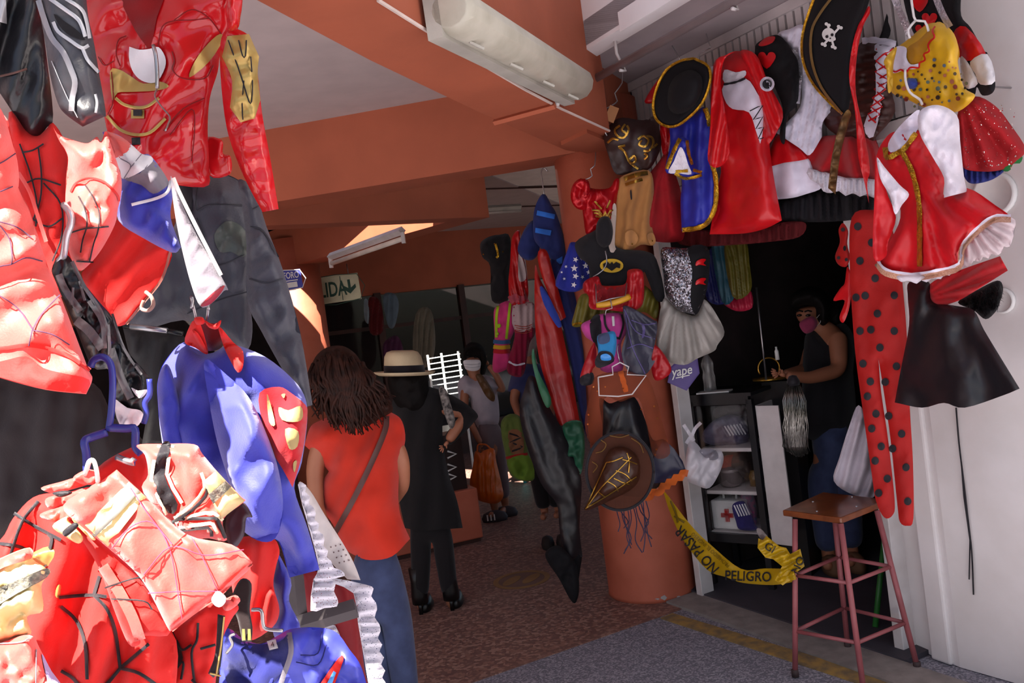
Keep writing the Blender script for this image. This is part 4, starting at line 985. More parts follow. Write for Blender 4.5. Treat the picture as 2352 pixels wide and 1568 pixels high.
def zigs(pts, step, amp):
    out = []
    for a, b in zip(pts[:-1], pts[1:]):
        n = max(2, int(math.hypot(b[0] - a[0], b[1] - a[1]) / step)); out += zig(a, b, n, amp)[:-1]
    return out + [pts[-1]]
r1 = zigs([(700, 1115), (722, 1180), (742, 1240), (758, 1290), (792, 1322)], 12, 3.5)
garment('lace_band', [(684, 1112)] + r1 + [(762, 1330)] + zigs([(768, 1340), (774, 1392)], 14, 3) + [(745, 1396), (713, 1402), (720, 1330), (732, 1300), (706, 1200)], 2.4, LACE, puff=.02, rad=20, folds=(('v', 22, .014, 80),), parent=g, sm=2, single=True)
r2 = zigs([(854, 1352), (862, 1400), (870, 1450), (878, 1510), (886, 1600)], 13, 4)
garment('lace_band', [(760, 1326), (840, 1342)] + r2 + [(872, 1640), (856, 1620), (838, 1520), (822, 1430), (812, 1362), (768, 1340)], 2.5, LACE, puff=.02, rad=20, folds=(('v', 24, .016, 85),), parent=g, sm=2, single=True)
garment('lace_band', [(745, 1440), (770, 1436), (785, 1470), (800, 1490), (830, 1545), (810, 1530), (770, 1480)], 2.56, LACE, puff=.015, rad=12, folds=(('v', 16, .008, 80),), parent=g, sm=2, single=True)
g = garment('white_eyelet_panel', [(686, 1108), (712, 1126), (746, 1182), (782, 1238), (802, 1272), (816, 1300), (828, 1332, 'c'), (798, 1330, 'c'), (760, 1290), (730, 1240), (700, 1180)], 2.66, cloth('ivory_cotton', 'cfc4c2'), puff=.03, rad=30, folds=(('n', 50, .006),),
            label='ivory cotton panel with rows of small square holes behind the lace', cat='skirt')
dots('eyelets', g, [(760 + i * 11 + j * 6.5, 1256 + j * 12 - i * 3, 2.3) for i in range(3) for j in range(4)], M('eyelet_brown', '6e5658', rough=.8), n=4)
# ================================================================ costumes hung along the shop front
def dR(x): return 4.62 - (x - 1500) * .00215
TR = (-.00215, 0)
GR = 'costumes hung along the shop front'
GP = 'costumes hung on the pillar'
REDS = satin('red_satin', 'c4121a', rough=.32)
REDT = tulle('red_tulle', 'a8101c', .8)
BLKT = tulle('black_tulle', '17141a', .9)
WHT = tulle('white_tulle', 'd6d0da', .7)
GREYT = tulle('grey_tulle', 'a8a29c', .88)
GOLDT = sequin('gold_braid', 'c79a2c', 300, .8, .8, .35)
GOLDS = M('gold_foil', 'b58a3a', rough=.22, metal=.85, bump=.3, scale=30)
BLKV = cloth('black_velvet', '0e0c10', rough=.8, sheen=.03)
BLKS = satin('black_satin', '17151a', rough=.4)
WHB = cloth('white_poplin', 'd8d2e2', rough=.8)
BROWN = satin('brown_velvet', '2c1512', rough=.5)
def G(name, pts, mat, d=None, **k):
    xs = [p[0] for p in pts]; cx = (min(xs) + max(xs)) / 2
    k.setdefault('tilt', TR)
    return garment(name, pts, (dR(cx) if d is None else d), mat, **k)
def crown(n, cx, cy, rx, ry, a0=0):
    return [(cx + rx * math.cos(2 * math.pi * k / n + a0), cy + ry * math.sin(2 * math.pi * k / n + a0)) for k in range(n)]

# --- brown ornate top on a twisted wire
D0 = 4.45
g = garment('brown_bodice', [(1387, 312), (1407, 280), (1432, 270), (1478, 276), (1510, 264), (1515, 296), (1518, 338), (1494, 386), (1460, 394), (1416, 400), (1398, 358)], D0, BROWN, puff=.1, rad=55, folds=(('n', 40, .02),), label='brown velvet bodice with gold foil scrolls under the soffit', cat='costume', group=GR)
for ln in ([(1436, 285), (1428, 298), (1438, 306), (1432, 316), (1418, 312), (1412, 298), (1424, 288)], [(1440, 288), (1444, 298), (1438, 312)], [(1395, 328), (1408, 318), (1420, 322)], [(1422, 338), (1436, 350), (1446, 372), (1466, 388)], [(1446, 366), (1456, 358), (1460, 370), (1450, 376)], [(1420, 338), (1436, 334)], [(1465, 320), (1478, 312), (1490, 322), (1482, 336), (1468, 332), (1474, 322)], [(1484, 312), (1498, 316), (1500, 332), (1490, 346), (1478, 346)], [(1480, 352), (1486, 358), (1480, 366)], [(1500, 340), (1510, 330)]):
    strip('gold_scroll', g, [ln], 5, GOLDS, lift=.008)
cardb = MB().box(at(1405, 262, 4.4), (.05, .01, .08), rot=Matrix.Rotation(.5, 3, 'Y')).w('cardboard_tag', M('cardboard', '9c6a44', rough=.8)); tag(cardb, 'small brown cardboard tag beside the twisted wire', 'tag')
wire('wire_hanger', [(1428, 148, 4.45), (1429, 190, 4.45), (1412, 214, 4.45), (1418, 232, 4.45), (1402, 244, 4.44), (1370, 266, 4.42), (1384, 290, 4.42), (1394, 312, 4.42)], .004, STEEL, 'twisted wire hanger above the brown velvet bodice', 'hanger', sm=2)
wire('wire_loop', [(1368, 264, 4.41), (1382, 256, 4.41), (1390, 280, 4.41), (1376, 290, 4.41), (1368, 264, 4.41)], .004, STEEL, 'square wire loop beside the cardboard tag', 'hanger', sm=1)
# --- tan vest with a gold bar
g = garment('tan_vest', [(1430, 404), (1490, 391), (1502, 440), (1494, 500), (1504, 560), (1472, 562), (1440, 580), (1410, 568), (1412, 470), (1418, 430)], 4.42, cloth('tan_suede', 'a5713f'), puff=.07, rad=40, folds=(('v', 40, .012, 5),), label='tan suede vest with a gold collar bar on the pillar', cat='costume', group=GP)
strip('gold_bar', g, [[(1434, 411), (1460, 402), (1488, 397)]], 10, GOLDS, lift=.01)
strip('gold_bar', g, [[(1436, 424), (1460, 416), (1476, 412)]], 7, GOLDS, lift=.01)
for c in ([(1436, 536), (1452, 528), (1466, 545), (1458, 562), (1440, 562)], [(1486, 540), (1500, 535), (1506, 556), (1494, 562)]): patch('pocket_flap', g, c, cloth('tan_light', 'b07c4a'), lift=.012)
dots('stud', g, [(1452, 560, 2), (1498, 553, 2)], GOLDS, lift=.02, dome=.004)
patch('dark_slot', g, [(1447, 440), (1450, 436), (1452, 455), (1449, 458)], BLKP, lift=.01)
g = garment('pale_scarf', [(1408, 470), (1416, 480), (1412, 560), (1420, 578), (1404, 585), (1391, 566), (1400, 520)], 4.36, cloth('stone_cotton', 'b8a79c'), puff=.02, rad=12, label='pale stone scarf hanging beside the tan vest', cat='scarf', group=GP)
# --- shiny red top with gold winged emblem
FOILR = M('red_foil', 'a80c16', rough=.22, metal=.35, bump=.4, scale=22)
g = garment('red_foil_top', [(1332, 410), (1345, 418), (1358, 432), (1398, 432), (1412, 412), (1422, 412), (1420, 440), (1412, 480), (1402, 520), (1375, 530), (1348, 540), (1340, 500), (1336, 470), (1326, 440)], 4.4, FOILR, puff=.07, rad=35, folds=(('n', 22, .014),), label='shiny red foil top with a gold winged emblem on the pillar', cat='costume', group=GP)
garment('puff_sleeve', [(1314, 428), (1330, 411), (1352, 416), (1356, 452), (1346, 480), (1324, 478), (1311, 456)], 4.37, FOILR, puff=.035, rad=30, folds=(('n', 12, .014),), parent=g)
strip('gold_wing', g, [[(1360, 482), (1376, 484), (1384, 498), (1390, 486), (1394, 498), (1402, 484), (1410, 483)], [(1364, 489), (1376, 491), (1384, 505), (1390, 493), (1395, 505), (1404, 490)], [(1368, 496), (1378, 498)]], 4, GOLDS, lift=.01, sm=1)
strip('gold_strap', g, [[(1366, 462), (1382, 480)], [(1402, 460), (1394, 478)]], 4, GOLDS, lift=.01)
wire('wire_hanger', [(1345, 412, 4.36), (1360, 404, 4.36), (1356, 388, 4.36), (1366, 380, 4.36), (1368, 350, 4.4)], .003, STEEL, 'thin wire hanger above the shiny red foil top', 'hanger', sm=2)
# --- star print dress, bat emblem shirt
g = garment('star_print_skirt', [(1312, 556), (1334, 562), (1350, 590), (1360, 612), (1356, 644), (1322, 670), (1276, 656), (1292, 606), (1304, 572)], 4.5, cloth('star_blue', '232a86'), puff=.05, rad=30, folds=(('r', 1320, 540, 12, .014, 90),), label='blue satin skirt printed with white stars on the pillar', cat='skirt', group=GP)
def star(x, y, r, rot=0): return [(x + (r if k % 2 == 0 else r * .42) * math.sin(math.pi * k / 5 + rot), y - (r if k % 2 == 0 else r * .42) * math.cos(math.pi * k / 5 + rot), 'c') for k in range(10)]
for i, (x, y, r) in enumerate(((1319, 616, 9), (1322, 596, 7), (1336, 594, 5), (1345, 610, 8), (1322, 634, 8), (1300, 612, 4), (1352, 625, 6), (1318, 654, 7), (1338, 636, 5), (1296, 640, 4), (1290, 625, 3))): patch('star', g, star(x, y, r, i * .4), WHITEC, lift=.008, sm=1, step=20)
g = garment('black_emblem_shirt', [(1322, 556), (1368, 526), (1380, 504), (1398, 506), (1404, 550), (1428, 572), (1480, 576), (1508, 596), (1527, 680), (1508, 690), (1488, 642), (1478, 626), (1472, 690), (1400, 700), (1358, 680), (1352, 612), (1330, 590)], 4.38, BLACK, puff=.07, rad=40, folds=(('n', 40, .016),), label='black shirt with a yellow oval emblem on the pillar', cat='costume', group=GP)
strip('emblem_ring', g, [crown(16, 1405, 610, 24.5, 13.5) + [(1429.5, 610)]], 5, M('emblem_yellow', 'c09a1e', rough=.7), lift=.012, sm=2)
patch('emblem_field', g, crown(16, 1405, 610, 24, 13), M('emblem_yellow', 'c09a1e'), lift=.009)
patch('emblem_silhouette', g, [(1385, 606, 'c'), (1396, 601, 'c'), (1401, 606, 'c'), (1404, 602, 'c'), (1407, 602, 'c'), (1409, 606, 'c'), (1415, 601, 'c'), (1425, 606, 'c'), (1424, 616, 'c'), (1416, 614, 'c'), (1411, 618, 'c'), (1405, 622, 'c'), (1399, 618, 'c'), (1393, 614, 'c'), (1387, 617, 'c')], BLACK, lift=.013, sm=1)
garment('hood', [(1370, 516), (1382, 498), (1400, 500), (1408, 530), (1402, 560), (1385, 568), (1370, 552)], 4.3, BLACK, puff=.05, rad=20, parent=g)
wire('wire_hanger', [(1362, 636, 4.28), (1385, 620, 4.28), (1394, 600, 4.28), (1390, 576, 4.28)], .003, STEEL, 'wire hanger over the yellow oval emblem', 'hanger', sm=2)
# --- red puff sleeved top on a yellow bar, olive gown
OLV = satin('olive_satin', '6e6420', rough=.5)
g = garment('olive_gown', [(1332, 680), (1360, 672), (1470, 660), (1482, 656), (1511, 688), (1508, 732), (1478, 716), (1440, 730), (1372, 730), (1340, 748), (1314, 748), (1320, 715)], 4.46, OLV, puff=.06, rad=25, folds=(('v', 20, .012, 15),), label='olive satin gown sleeves behind the red puff sleeved top', cat='costume', group=GP)
strip('gold_edge', g, [[(1315, 746), (1330, 742), (1340, 746)]], 5, GOLDT)
g = garment('red_puff_top', [(1342, 646), (1372, 634), (1380, 650), (1388, 656), (1431, 654), (1440, 640), (1443, 620), (1472, 619), (1479, 642), (1476, 698), (1446, 716), (1400, 712), (1356, 708), (1352, 680), (1340, 668)], 4.26, satin('crimson_satin', 'a3101a'), puff=.06, rad=25, folds=(('n', 16, .014), ('v', 16, .006, 0)), label='crimson puff sleeved top hanging under the black emblem shirt', cat='costume', group=GP)
patch('bodice', g, [(1374, 652), (1388, 660), (1430, 658), (1440, 650), (1440, 700), (1400, 706), (1372, 700)], cloth('crimson_dark', '7d0a14'), lift=.003)
o = wire('yellow_bar_hanger', [(1370, 700, 4.17), (1395, 698, 4.16), (1425, 690, 4.16), (1446, 681, 4.17)], .016, M('yellow_plastic', 'c8901c', rough=.35), 'yellow plastic bar hanger across the crimson top', 'hanger')
wire('frame', [(1368, 652, 4.2), (1370, 696, 4.16), (1402, 686, 4.14), (1436, 680, 4.16), (1440, 650, 4.2)], .003, STEEL, parent=o, sm=1)
wire('hook', [(1402, 686, 4.14), (1406, 708, 4.14), (1392, 712, 4.14), (1390, 724, 4.14)], .003, STEEL, parent=o, sm=1)
# --- pink and black dress with grey wing, blue mask
g = garment('pink_black_dress', [(1335, 746), (1362, 731), (1380, 721), (1431, 721), (1440, 760), (1426, 792), (1430, 850), (1380, 850), (1372, 800), (1360, 784), (1344, 772)], 4.3, cloth('pink_jersey', 'b8418c'), puff=.06, rad=28, folds=(('n', 30, .01),), label='pink top with black straps hanging on the pillar', cat='costume', group=GP)
patch('black_panel', g, [(1356, 735), (1378, 724), (1382, 790), (1380, 848), (1372, 800), (1358, 775)], BLKP)
patch('white_label', g, [(1405, 726, 'c'), (1411, 726, 'c'), (1412, 748, 'c'), (1407, 749, 'c')], WHITEPL, sm=1)
strip('black_strap', g, [[(1388, 722), (1392, 750), (1410, 772), (1425, 778)], [(1428, 722), (1432, 745), (1424, 775)]], 5, BLKP)
g = garment('grey_wing', [(1431, 704), (1461, 712), (1500, 734), (1510, 742), (1506, 780), (1496, 824), (1504, 830), (1480, 862), (1446, 856), (1428, 812), (1438, 760)], 4.2, M('slate_film', '3a3a48', rough=.4, bump=.2), puff=.03, rad=20, folds=(('r', 1440, 700, 14, .012, 80),), label='slate grey fabric bat wing hanging beside the pink top', cat='costume', group=GP)
strip('rib', g, [[(1434, 710), (1460, 760), (1504, 778)], [(1434, 710), (1450, 790), (1482, 858)], [(1440, 800), (1470, 790), (1500, 800)], [(1450, 735), (1480, 745), (1506, 742)]], 2.5, M('violet_line', '544a7a', rough=.6))
patch('violet_mark', g, [(1474, 742), (1482, 752), (1480, 772), (1474, 776), (1476, 760)], M('violet_line', '544a7a'), lift=.006)
g = garment('blue_eye_mask', [(1372, 772), (1390, 764), (1412, 762), (1416, 794), (1406, 828), (1376, 826), (1374, 800)], 4.16, cloth('turquoise_felt', '2a7ab0'), puff=.03, rad=14, label='turquoise felt mask with black goggles shape in front of the pink top', cat='mask', group=GP)
patch('grey_top', g, [(1374, 770), (1396, 764), (1400, 784), (1378, 790)], cloth('slate_felt', '404a68'), lift=.006)
patch('black_band', g, [(1374, 812), (1384, 806), (1404, 810), (1410, 830), (1376, 845), (1366, 832)], BLKP, lift=.004)
patch('blue_lens', g, [(1380, 816), (1392, 812), (1403, 818), (1402, 827), (1382, 827)], M('lens_blue', '3f8fd8', rough=.3), lift=.01)
for i, q in enumerate(([(1366, 786), (1370, 832), (1360, 852), (1362, 880), (1338, 884), (1332, 868), (1346, 822)], [(1498, 790), (1522, 808), (1542, 846), (1530, 866), (1504, 872), (1494, 830)])):
    g = garment('red_glove', q, 4.24, satin('crimson_satin', 'a3101a'), puff=.035, rad=16, folds=(('n', 14, .01),), label=('red glove with a black cuff beside the turquoise mask', 'crumpled red glove beside the grey wing')[i], cat='glove', group=GP)
    if i == 0: patch('black_cuff', g, [(1344, 860), (1362, 856), (1363, 880), (1336, 885), (1332, 868)], BLKP)
# --- sheer orange blouse over a black dress
SHEER = tulle('orange_organza', '7a3416', .42)
g = garment('black_halloween_dress', [(1376, 916), (1400, 926), (1425, 918), (1458, 912), (1482, 964), (1500, 1010), (1531, 1012), (1577, 1084, 'c'), (1520, 1112), (1480, 1140), (1400, 1130), (1360, 1090), (1384, 1000)], 4.32, BLKS, puff=.08, rad=40, folds=(('r', 1440, 900, 10, .018, 200),), label='black dress with a navy skirt and orange hem on the pillar', cat='costume', group=GP)
patch('navy_skirt', g, [(1502, 1050), (1531, 1014), (1576, 1082), (1520, 1108), (1490, 1100)], satin('navy_organza', '20223a'), lift=.006)
strip('orange_hem', g, [zigs([(1578, 1084), (1545, 1104), (1510, 1128), (1482, 1142)], 8, 4)], 16, tulle('orange_tulle', 'c05a1a', .9), lift=.01, sm=2)
s = garment('sheer_blouse', [(1372, 862), (1425, 852), (1482, 860), (1507, 915), (1524, 980), (1539, 1041), (1503, 1049), (1486, 980), (1466, 914), (1425, 922), (1388, 915), (1384, 1000), (1358, 1022), (1343, 976), (1352, 920), (1360, 882)], 4.2, SHEER, puff=.06, rad=26, folds=(('n', 24, .014),), label='sheer orange organza blouse over the black dress', cat='blouse', group=GP)
strip('ruffle', s, [[(1425, 852), (1432, 876), (1438, 900)]], 12, cloth('orange_cotton', 'b5521e'), zig=.15)
dots('spangles', s, [(1363, 888, 2), (1352, 952, 2.5), (1350, 974, 2), (1390, 888, 2), (1372, 898, 2), (1431, 892, 2), (1473, 940, 2), (1503, 933, 2.5), (1508, 1032, 2.5), (1505, 1044, 2), (1510, 960, 2)], M('orange_spangle', 'ff9a50', rough=.2, metal=.8), lift=.008, n=6)
wire('wire_hanger', [(1374, 866, 4.12), (1376, 908, 4.11), (1420, 910, 4.1), (1452, 905, 4.1), (1484, 862, 4.12), (1440, 860, 4.12), (1444, 842, 4.12), (1424, 832, 4.12), (1406, 842, 4.12), (1408, 860, 4.12), (1374, 866, 4.12)], .0035, WHITEM, 'white wire hanger inside the sheer orange blouse', 'hanger', sm=1)
wire('hanger_hook', [(1424, 832, 4.12), (1418, 805, 4.12), (1420, 790, 4.14)], .003, STEEL, 'steel hook above the sheer orange blouse', 'hanger', sm=2)
# --- witch hat with gold webs
hc = at(1425, 1084, 4.08)
g = thing('witch_hat', at(1425, 1170, 4.08), 'brown sheer witch hat with gold spider webs and black rim', 'hat', GP)
HATB = tulle('brown_organza', '4a2413', .8)
bm_ = garment('brim', crown(24, 1424, 1082, 76, 88, .3), 4.08, HATB, puff=.012, rad=20, folds=(), parent=g)
wire('rim', [(1424 + 77 * math.cos(q), 1082 + 89 * math.sin(q), 4.08) for q in np.linspace(0, 2 * math.pi, 33)], .008, BLKP, parent=g, sm=2)
cn0 = [(1388, 1056), (1405, 1030), (1440, 1028), (1466, 1052), (1470, 1090), (1455, 1120), (1400, 1150), (1343, 1172), (1362, 1130)]
cone = garment('cone', cn0, 4.05, M('brown_satin_hat', '3a1d10', rough=.4), puff=.12, rad=50, folds=(('n', 30, .012),), parent=g)
webs = [[(1345, 1168), (1380, 1120), (1420, 1080), (1450, 1050)], [(1345, 1168), (1400, 1135), (1462, 1095)], [(1375, 1130), (1385, 1138), (1392, 1142)], [(1395, 1105), (1412, 1115), (1420, 1128)], [(1415, 1080), (1438, 1090), (1452, 1105)], [(1430, 1055), (1448, 1060), (1464, 1066)], [(1345, 1168), (1362, 1130), (1392, 1062)], [(1392, 1062), (1410, 1058), (1430, 1050)], [(1410, 1098), (1430, 1108), (1446, 1112)], [(1440, 1040), (1446, 1060), (1444, 1085)]]
for w_ in webs: strip('gold_web', cone, [w_], 2.6, GOLDS, lift=.006)
for w_ in ([(1380, 1010), (1392, 1020), (1384, 1035), (1368, 1040)], [(1450, 1006), (1470, 1020), (1478, 1040)], [(1400, 1000), (1425, 1004), (1445, 998)], [(1360, 1060), (1372, 1070), (1362, 1085)]): strip('gold_web', bm_, [w_], 2.2, M('dull_gold', '6a4a1c', rough=.5, metal=.5), lift=.006)
strn = thing('hair_strands', at(1440, 1280, 4.45), 'loose slate blue wig strands hanging below the witch hat', 'wig', GP)
for i in range(12):
    x0 = 1412 + i * 6.5; l = 60 + 70 * random.random(); k = random.uniform(-1, 1)
    wire('strand', [(x0, 1150, 4.3), (x0 + 6 * k + 6, 1150 + l * .4, 4.36), (x0 + 12 + 14 * math.sin(i), 1150 + l * .75, 4.38), (x0 + 8 + 18 * k, 1150 + l, 4.38)], .003, M('strand_blue', '3a3550', rough=.5), parent=strn)
# --- sequin corset and tutu
g = garment('sequin_corset', [(1518, 573), (1545, 568), (1571, 570), (1624, 566), (1630, 612), (1624, 662), (1610, 705), (1597, 723, 'c'), (1561, 713), (1531, 680), (1524, 630)], 4.3, sequin('silver_sequins', '8f8c94', 170, 1.1, .9, .22), puff=.1, rad=45, folds=(), label='silver sequin corset with a black side and red bows', cat='costume', group=GR)
patch('black_side', g, [(1580, 569), (1624, 566), (1630, 612), (1624, 662), (1610, 705), (1597, 722), (1586, 690), (1590, 620)], BLKV, lift=.004)
for y in (602, 646):
    patch('red_bow', g, [(1600, y - 2), (1612, y - 8), (1622, y - 6), (1616, y + 2), (1622, y + 8), (1608, y + 6), (1598, y + 8)], REDS, lift=.014, extra=.01)
g = garment('grey_tutu', [(1524, 686), (1545, 700), (1561, 713), (1597, 724), (1612, 692), (1622, 690), (1642, 716), (1664, 762), (1648, 792), (1640, 806), (1604, 822), (1571, 838), (1524, 826), (1508, 800), (1511, 746)], 4.36, GREYT, puff=.1, rad=45, folds=(('r', 1570, 640, 26, .022, 160), ('r', 1570, 640, 60, .006, 160)), label='pale grey tulle tutu below the sequin corset', cat='skirt', group=GR)
# --- hexagonal purple sign with white script
g = garment('purple_sign', [(1541, 842, 'c'), (1558, 826, 'c'), (1602, 822, 'c'), (1607, 857, 'c'), (1577, 897, 'c'), (1533, 878, 'c')], 4.5, M('sign_purple', '564682', rough=.5, bump=0), puff=.008, rad=3, folds=(), sm=2, label='purple hexagonal sign with white script reading yape', cat='sign')
lettering('lettering', g, 'yape', 1567, 852, 30, WHITEPL, -10, sx=.86, shear=.2, bold=.012)
strip('underline', g, [[(1552, 868), (1570, 864), (1584, 861)]], 2.5, WHITEPL)
# --- black long leather coat and boots costume
g = garment('long_black_costume', [(1217, 862), (1240, 880), (1262, 935), (1286, 976), (1302, 1010), (1323, 1066), (1336, 1107), (1331, 1209), (1338, 1278, 'c'), (1327, 1280), (1304, 1290), (1290, 1256), (1284, 1200), (1278, 1156), (1241, 1107), (1206, 1010), (1193, 943), (1204, 895)], 4.9, BLKS, puff=.07, rad=40, folds=(('v', 40, .007, -18),), label='long black leather costume hanging beside the pillar', cat='costume', group=GP)
garment('boot', [(1290, 1256), (1270, 1254), (1253, 1268), (1258, 1290), (1285, 1330), (1307, 1372), (1321, 1385), (1330, 1360), (1329, 1326), (1320, 1290)], 4.85, BLKV, puff=.04, rad=18, folds=(('n', 20, .01),), parent=g)
garment('boot', [(1308, 1270), (1336, 1268), (1332, 1310), (1326, 1340), (1312, 1320)], 4.92, BLKV, puff=.03, rad=14, parent=g)
# --- red cape, blue sleeves, green gloves
g = garment('long_red_cape', [(1229, 612), (1240, 640), (1279, 712), (1294, 772), (1312, 860), (1332, 970, 'co'), (1283, 978, 'c'), (1262, 905), (1240, 830), (1229, 745)], 4.95, satin('cape_red', 'a01815', rough=.35), puff=.05, rad=30, folds=(('v', 30, .005, -15),), label='long red satin cape hanging left of the pillar', cat='cape', group=GP)
garment('narrow_arm', [(1236, 578), (1256, 576), (1272, 630), (1300, 728, 'co'), (1286, 738, 'c'), (1262, 682), (1240, 620)], 4.88, satin('cape_red', 'a01815'), puff=.03, rad=12, parent=g)
g = garment('blue_long_suit', [(1262, 600), (1290, 612), (1318, 670), (1335, 760), (1345, 880), (1350, 1000), (1335, 960), (1316, 860), (1298, 770), (1285, 735), (1268, 690)], 5.0, cloth('deep_blue', '1c2458'), puff=.05, rad=20, folds=(('v', 24, .012, -12),), label='deep blue long suit between the red cape and the pillar', cat='costume', group=GP)
g = garment('blue_hose', [(1240, 660), (1254, 668), (1288, 738), (1286, 752), (1276, 745), (1250, 700)], 4.84, cloth('mid_blue', '2b3f9a'), puff=.02, rad=10, label='narrow blue strip on the long red cape', cat='costume', group=GP)
g = garment('green_leaf_collar', [(1225, 800), (1236, 850), (1266, 915), (1256, 936), (1238, 895), (1222, 830)], 4.84, satin('leaf_green', '2c6a48', rough=.5), puff=.02, rad=10, label='green pointed leaf collar beside the red cape', cat='costume', group=GP)
g = garment('green_gloves', [(1294, 974), (1335, 968), (1343, 1024), (1340, 1060), (1333, 1090), (1320, 1086), (1318, 1050), (1302, 1049), (1298, 1010)], 4.9, satin('glove_green', '17543a', rough=.5), puff=.04, rad=16, folds=(('n', 16, .01),), label='dark green gloves hanging below the red cape', cat='glove', group=GP)
# --- navy jacket with bright stripes, on a hook from the beam
g = garment('navy_striped_jacket', [(1252, 446), (1266, 470), (1280, 496), (1300, 566), (1293, 614), (1276, 606), (1246, 574), (1226, 546), (1226, 489), (1239, 453)], 5.1, cloth('navy_fleece', '1e2a62'), puff=.08, rad=30, folds=(('n', 26, .012),), label='navy jacket with two bright blue stripes hung from the beam', cat='jacket', group=GP)
for q in ([(1234, 483), (1275, 492), (1273, 503), (1232, 494)], [(1230, 523), (1267, 529), (1264, 541), (1229, 534)], [(1278, 596), (1292, 588), (1291, 604), (1280, 610)]): patch('bright_stripe', g, [(x, y, 'c') for x, y in q], cloth('bright_blue', '2f6fd0'), lift=.006, sm=2)
wire('hook', [(1250, 448, 5.1), (1246, 420, 5.1), (1243, 395, 5.1), (1250, 386, 5.1), (1258, 394, 5.1)], .004, STEEL, parent=g)
g = garment('navy_hood', [(1189, 576), (1198, 540), (1214, 513), (1230, 510), (1240, 566), (1228, 594), (1206, 596)], 5.2, cloth('navy_fleece', '1e2a62'), puff=.06, rad=22, folds=(('n', 20, .01),), label='navy hood with blue trim beside the striped jacket', cat='costume', group=GP)
# --- small costumes further in
GB = 'small costumes hung deeper in the walkway'
g = garment('black_pirate_vest', [(1103, 560), (1120, 545), (1146, 539), (1172, 546), (1171, 645), (1166, 690), (1130, 690), (1126, 612), (1108, 590)], 6.0, BLACK, puff=.08, rad=22, folds=(('n', 20, .012),), label='black vest with gold trim deeper in the walkway', cat='costume', group=GB)
strip('gold_trim', g, [[(1138, 560), (1144, 585), (1140, 592)]], 5, GOLDT); dots('button', g, [(1155, 578, 2), (1136, 560, 2), (1110, 584, 2)], GOLDS, lift=.01, n=6)
g = garment('red_ruffle_shirt', [(1176, 546), (1193, 529), (1198, 566), (1208, 605), (1212, 690), (1176, 700), (1168, 655), (1172, 600)], 5.9, satin('bright_red', 'b8141a'), puff=.06, rad=18, folds=(('v', 14, .01, -10),), label='red shirt with white and pink ruffles behind the navy jacket', cat='costume', group=GB)
patch('white_front', g, [(1192, 580), (1204, 606), (1208, 640), (1192, 645), (1190, 610)], cloth('dull_white', 'bfaeb0'), lift=.008)
strip('pink_ruffle', g, [[(1170, 690), (1185, 684), (1196, 690), (1212, 684)]], 18, cloth('pink_cotton', 'b04a58'), zig=.2)
g = garment('pink_clown_dress', [(1134, 716), (1146, 700), (1160, 690), (1180, 700), (1184, 750), (1170, 790), (1178, 830), (1160, 850), (1132, 850), (1136, 780)], 6.0, cloth('hot_pink', 'd23a7a'), puff=.07, rad=20, folds=(('n', 18, .008),), label='hot pink dress with yellow braces and striped hem', cat='costume', group=GB)
strip('brace', g, [[(1144, 702), (1140, 730), (1140, 775)], [(1172, 695), (1168, 730), (1163, 778)]], 6, cloth('lime', 'a8c824'))
for y, c in ((784, '3a5a8a'), (796, 'c89a20'), (806, 'b01c24')): strip('stripe', g, [[(1133, y), (1152, y + 2), (1172, y)]], 9, cloth('stripe_' + c, c), lift=.007)
dots('pompom', g, [(1146, 748, 5), (1142, 766, 4)], cloth('lime', 'a8c824'), lift=.012, n=8, dome=.01)
g = garment('white_maroon_dress', [(1178, 702), (1205, 696), (1228, 700), (1230, 762), (1216, 790), (1206, 850), (1192, 866), (1164, 850), (1178, 790), (1182, 765)], 5.9, cloth('maroon', '8a1438'), puff=.07, rad=20, folds=(('v', 14, .01, 0),), label='white pleated top with a maroon skirt beside the pink dress', cat='costume', group=GB)
patch('pleated_top', g, [(1178, 703), (1205, 697), (1228, 700), (1230, 752), (1182, 758)], cloth('blush_white', 'b8a0a2'), lift=.006)
for k in range(4): strip('waist_stripe', g, [[(1182, 762 - k * 5), (1205, 765 - k * 5), (1222, 760 - k * 5)]], 2, cloth('stripe_red', 'a04038'), lift=.01)
strip('lace_hem', g, [[(1168, 830), (1185, 838), (1206, 834)]], 4, WHB, lift=.01, zig=.3)
g = garment('green_laced_tutu', [(1152, 966), (1172, 950), (1196, 958), (1206, 990), (1216, 1040), (1228, 1098), (1200, 1104), (1172, 1090), (1160, 1040), (1152, 1000)], 6.0, cloth('olive_green', '5a6a30'), puff=.08, rad=22, folds=(('n', 16, .012),), label='small olive dress with brown lacing and a green tutu', cat='costume', group=GB)
patch('brown_panel', g, [(1168, 990), (1198, 992), (1202, 1040), (1174, 1040)], cloth('brown_panel', '7a5238'))
strip('lacing', g, [[(1170, 995), (1196, 1005), (1172, 1015), (1200, 1026), (1176, 1036)]], 4, BLKP, sm=1)
strip('red_belt', g, [[(1162, 1052), (1185, 1046), (1212, 1042)]], 6, cloth('belt_red', '9a1c1c'))
patch('green_tutu', g, [(1166, 1056), (1214, 1046), (1228, 1096), (1200, 1102), (1176, 1088)], tulle('green_tulle', '6a8a2c', .9), lift=.01)
g = thing('turquoise_stool', atz(1180, 1112, 0), 'small turquoise plastic stool under the olive dress', 'stool')
TQ = M('turquoise_plastic', '2f8f92', rough=.4)
p = atz(1180, 1112, 0)
for dx in (-.08, .12):
    for dy in (0, .2): MB().box((p.x + dx, p.y + dy, .13), (.035, .035, .26)).w('leg', TQ, g)
MB().box((p.x + .02, p.y + .1, .275), (.26, .26, .03)).w('seat', TQ, g)

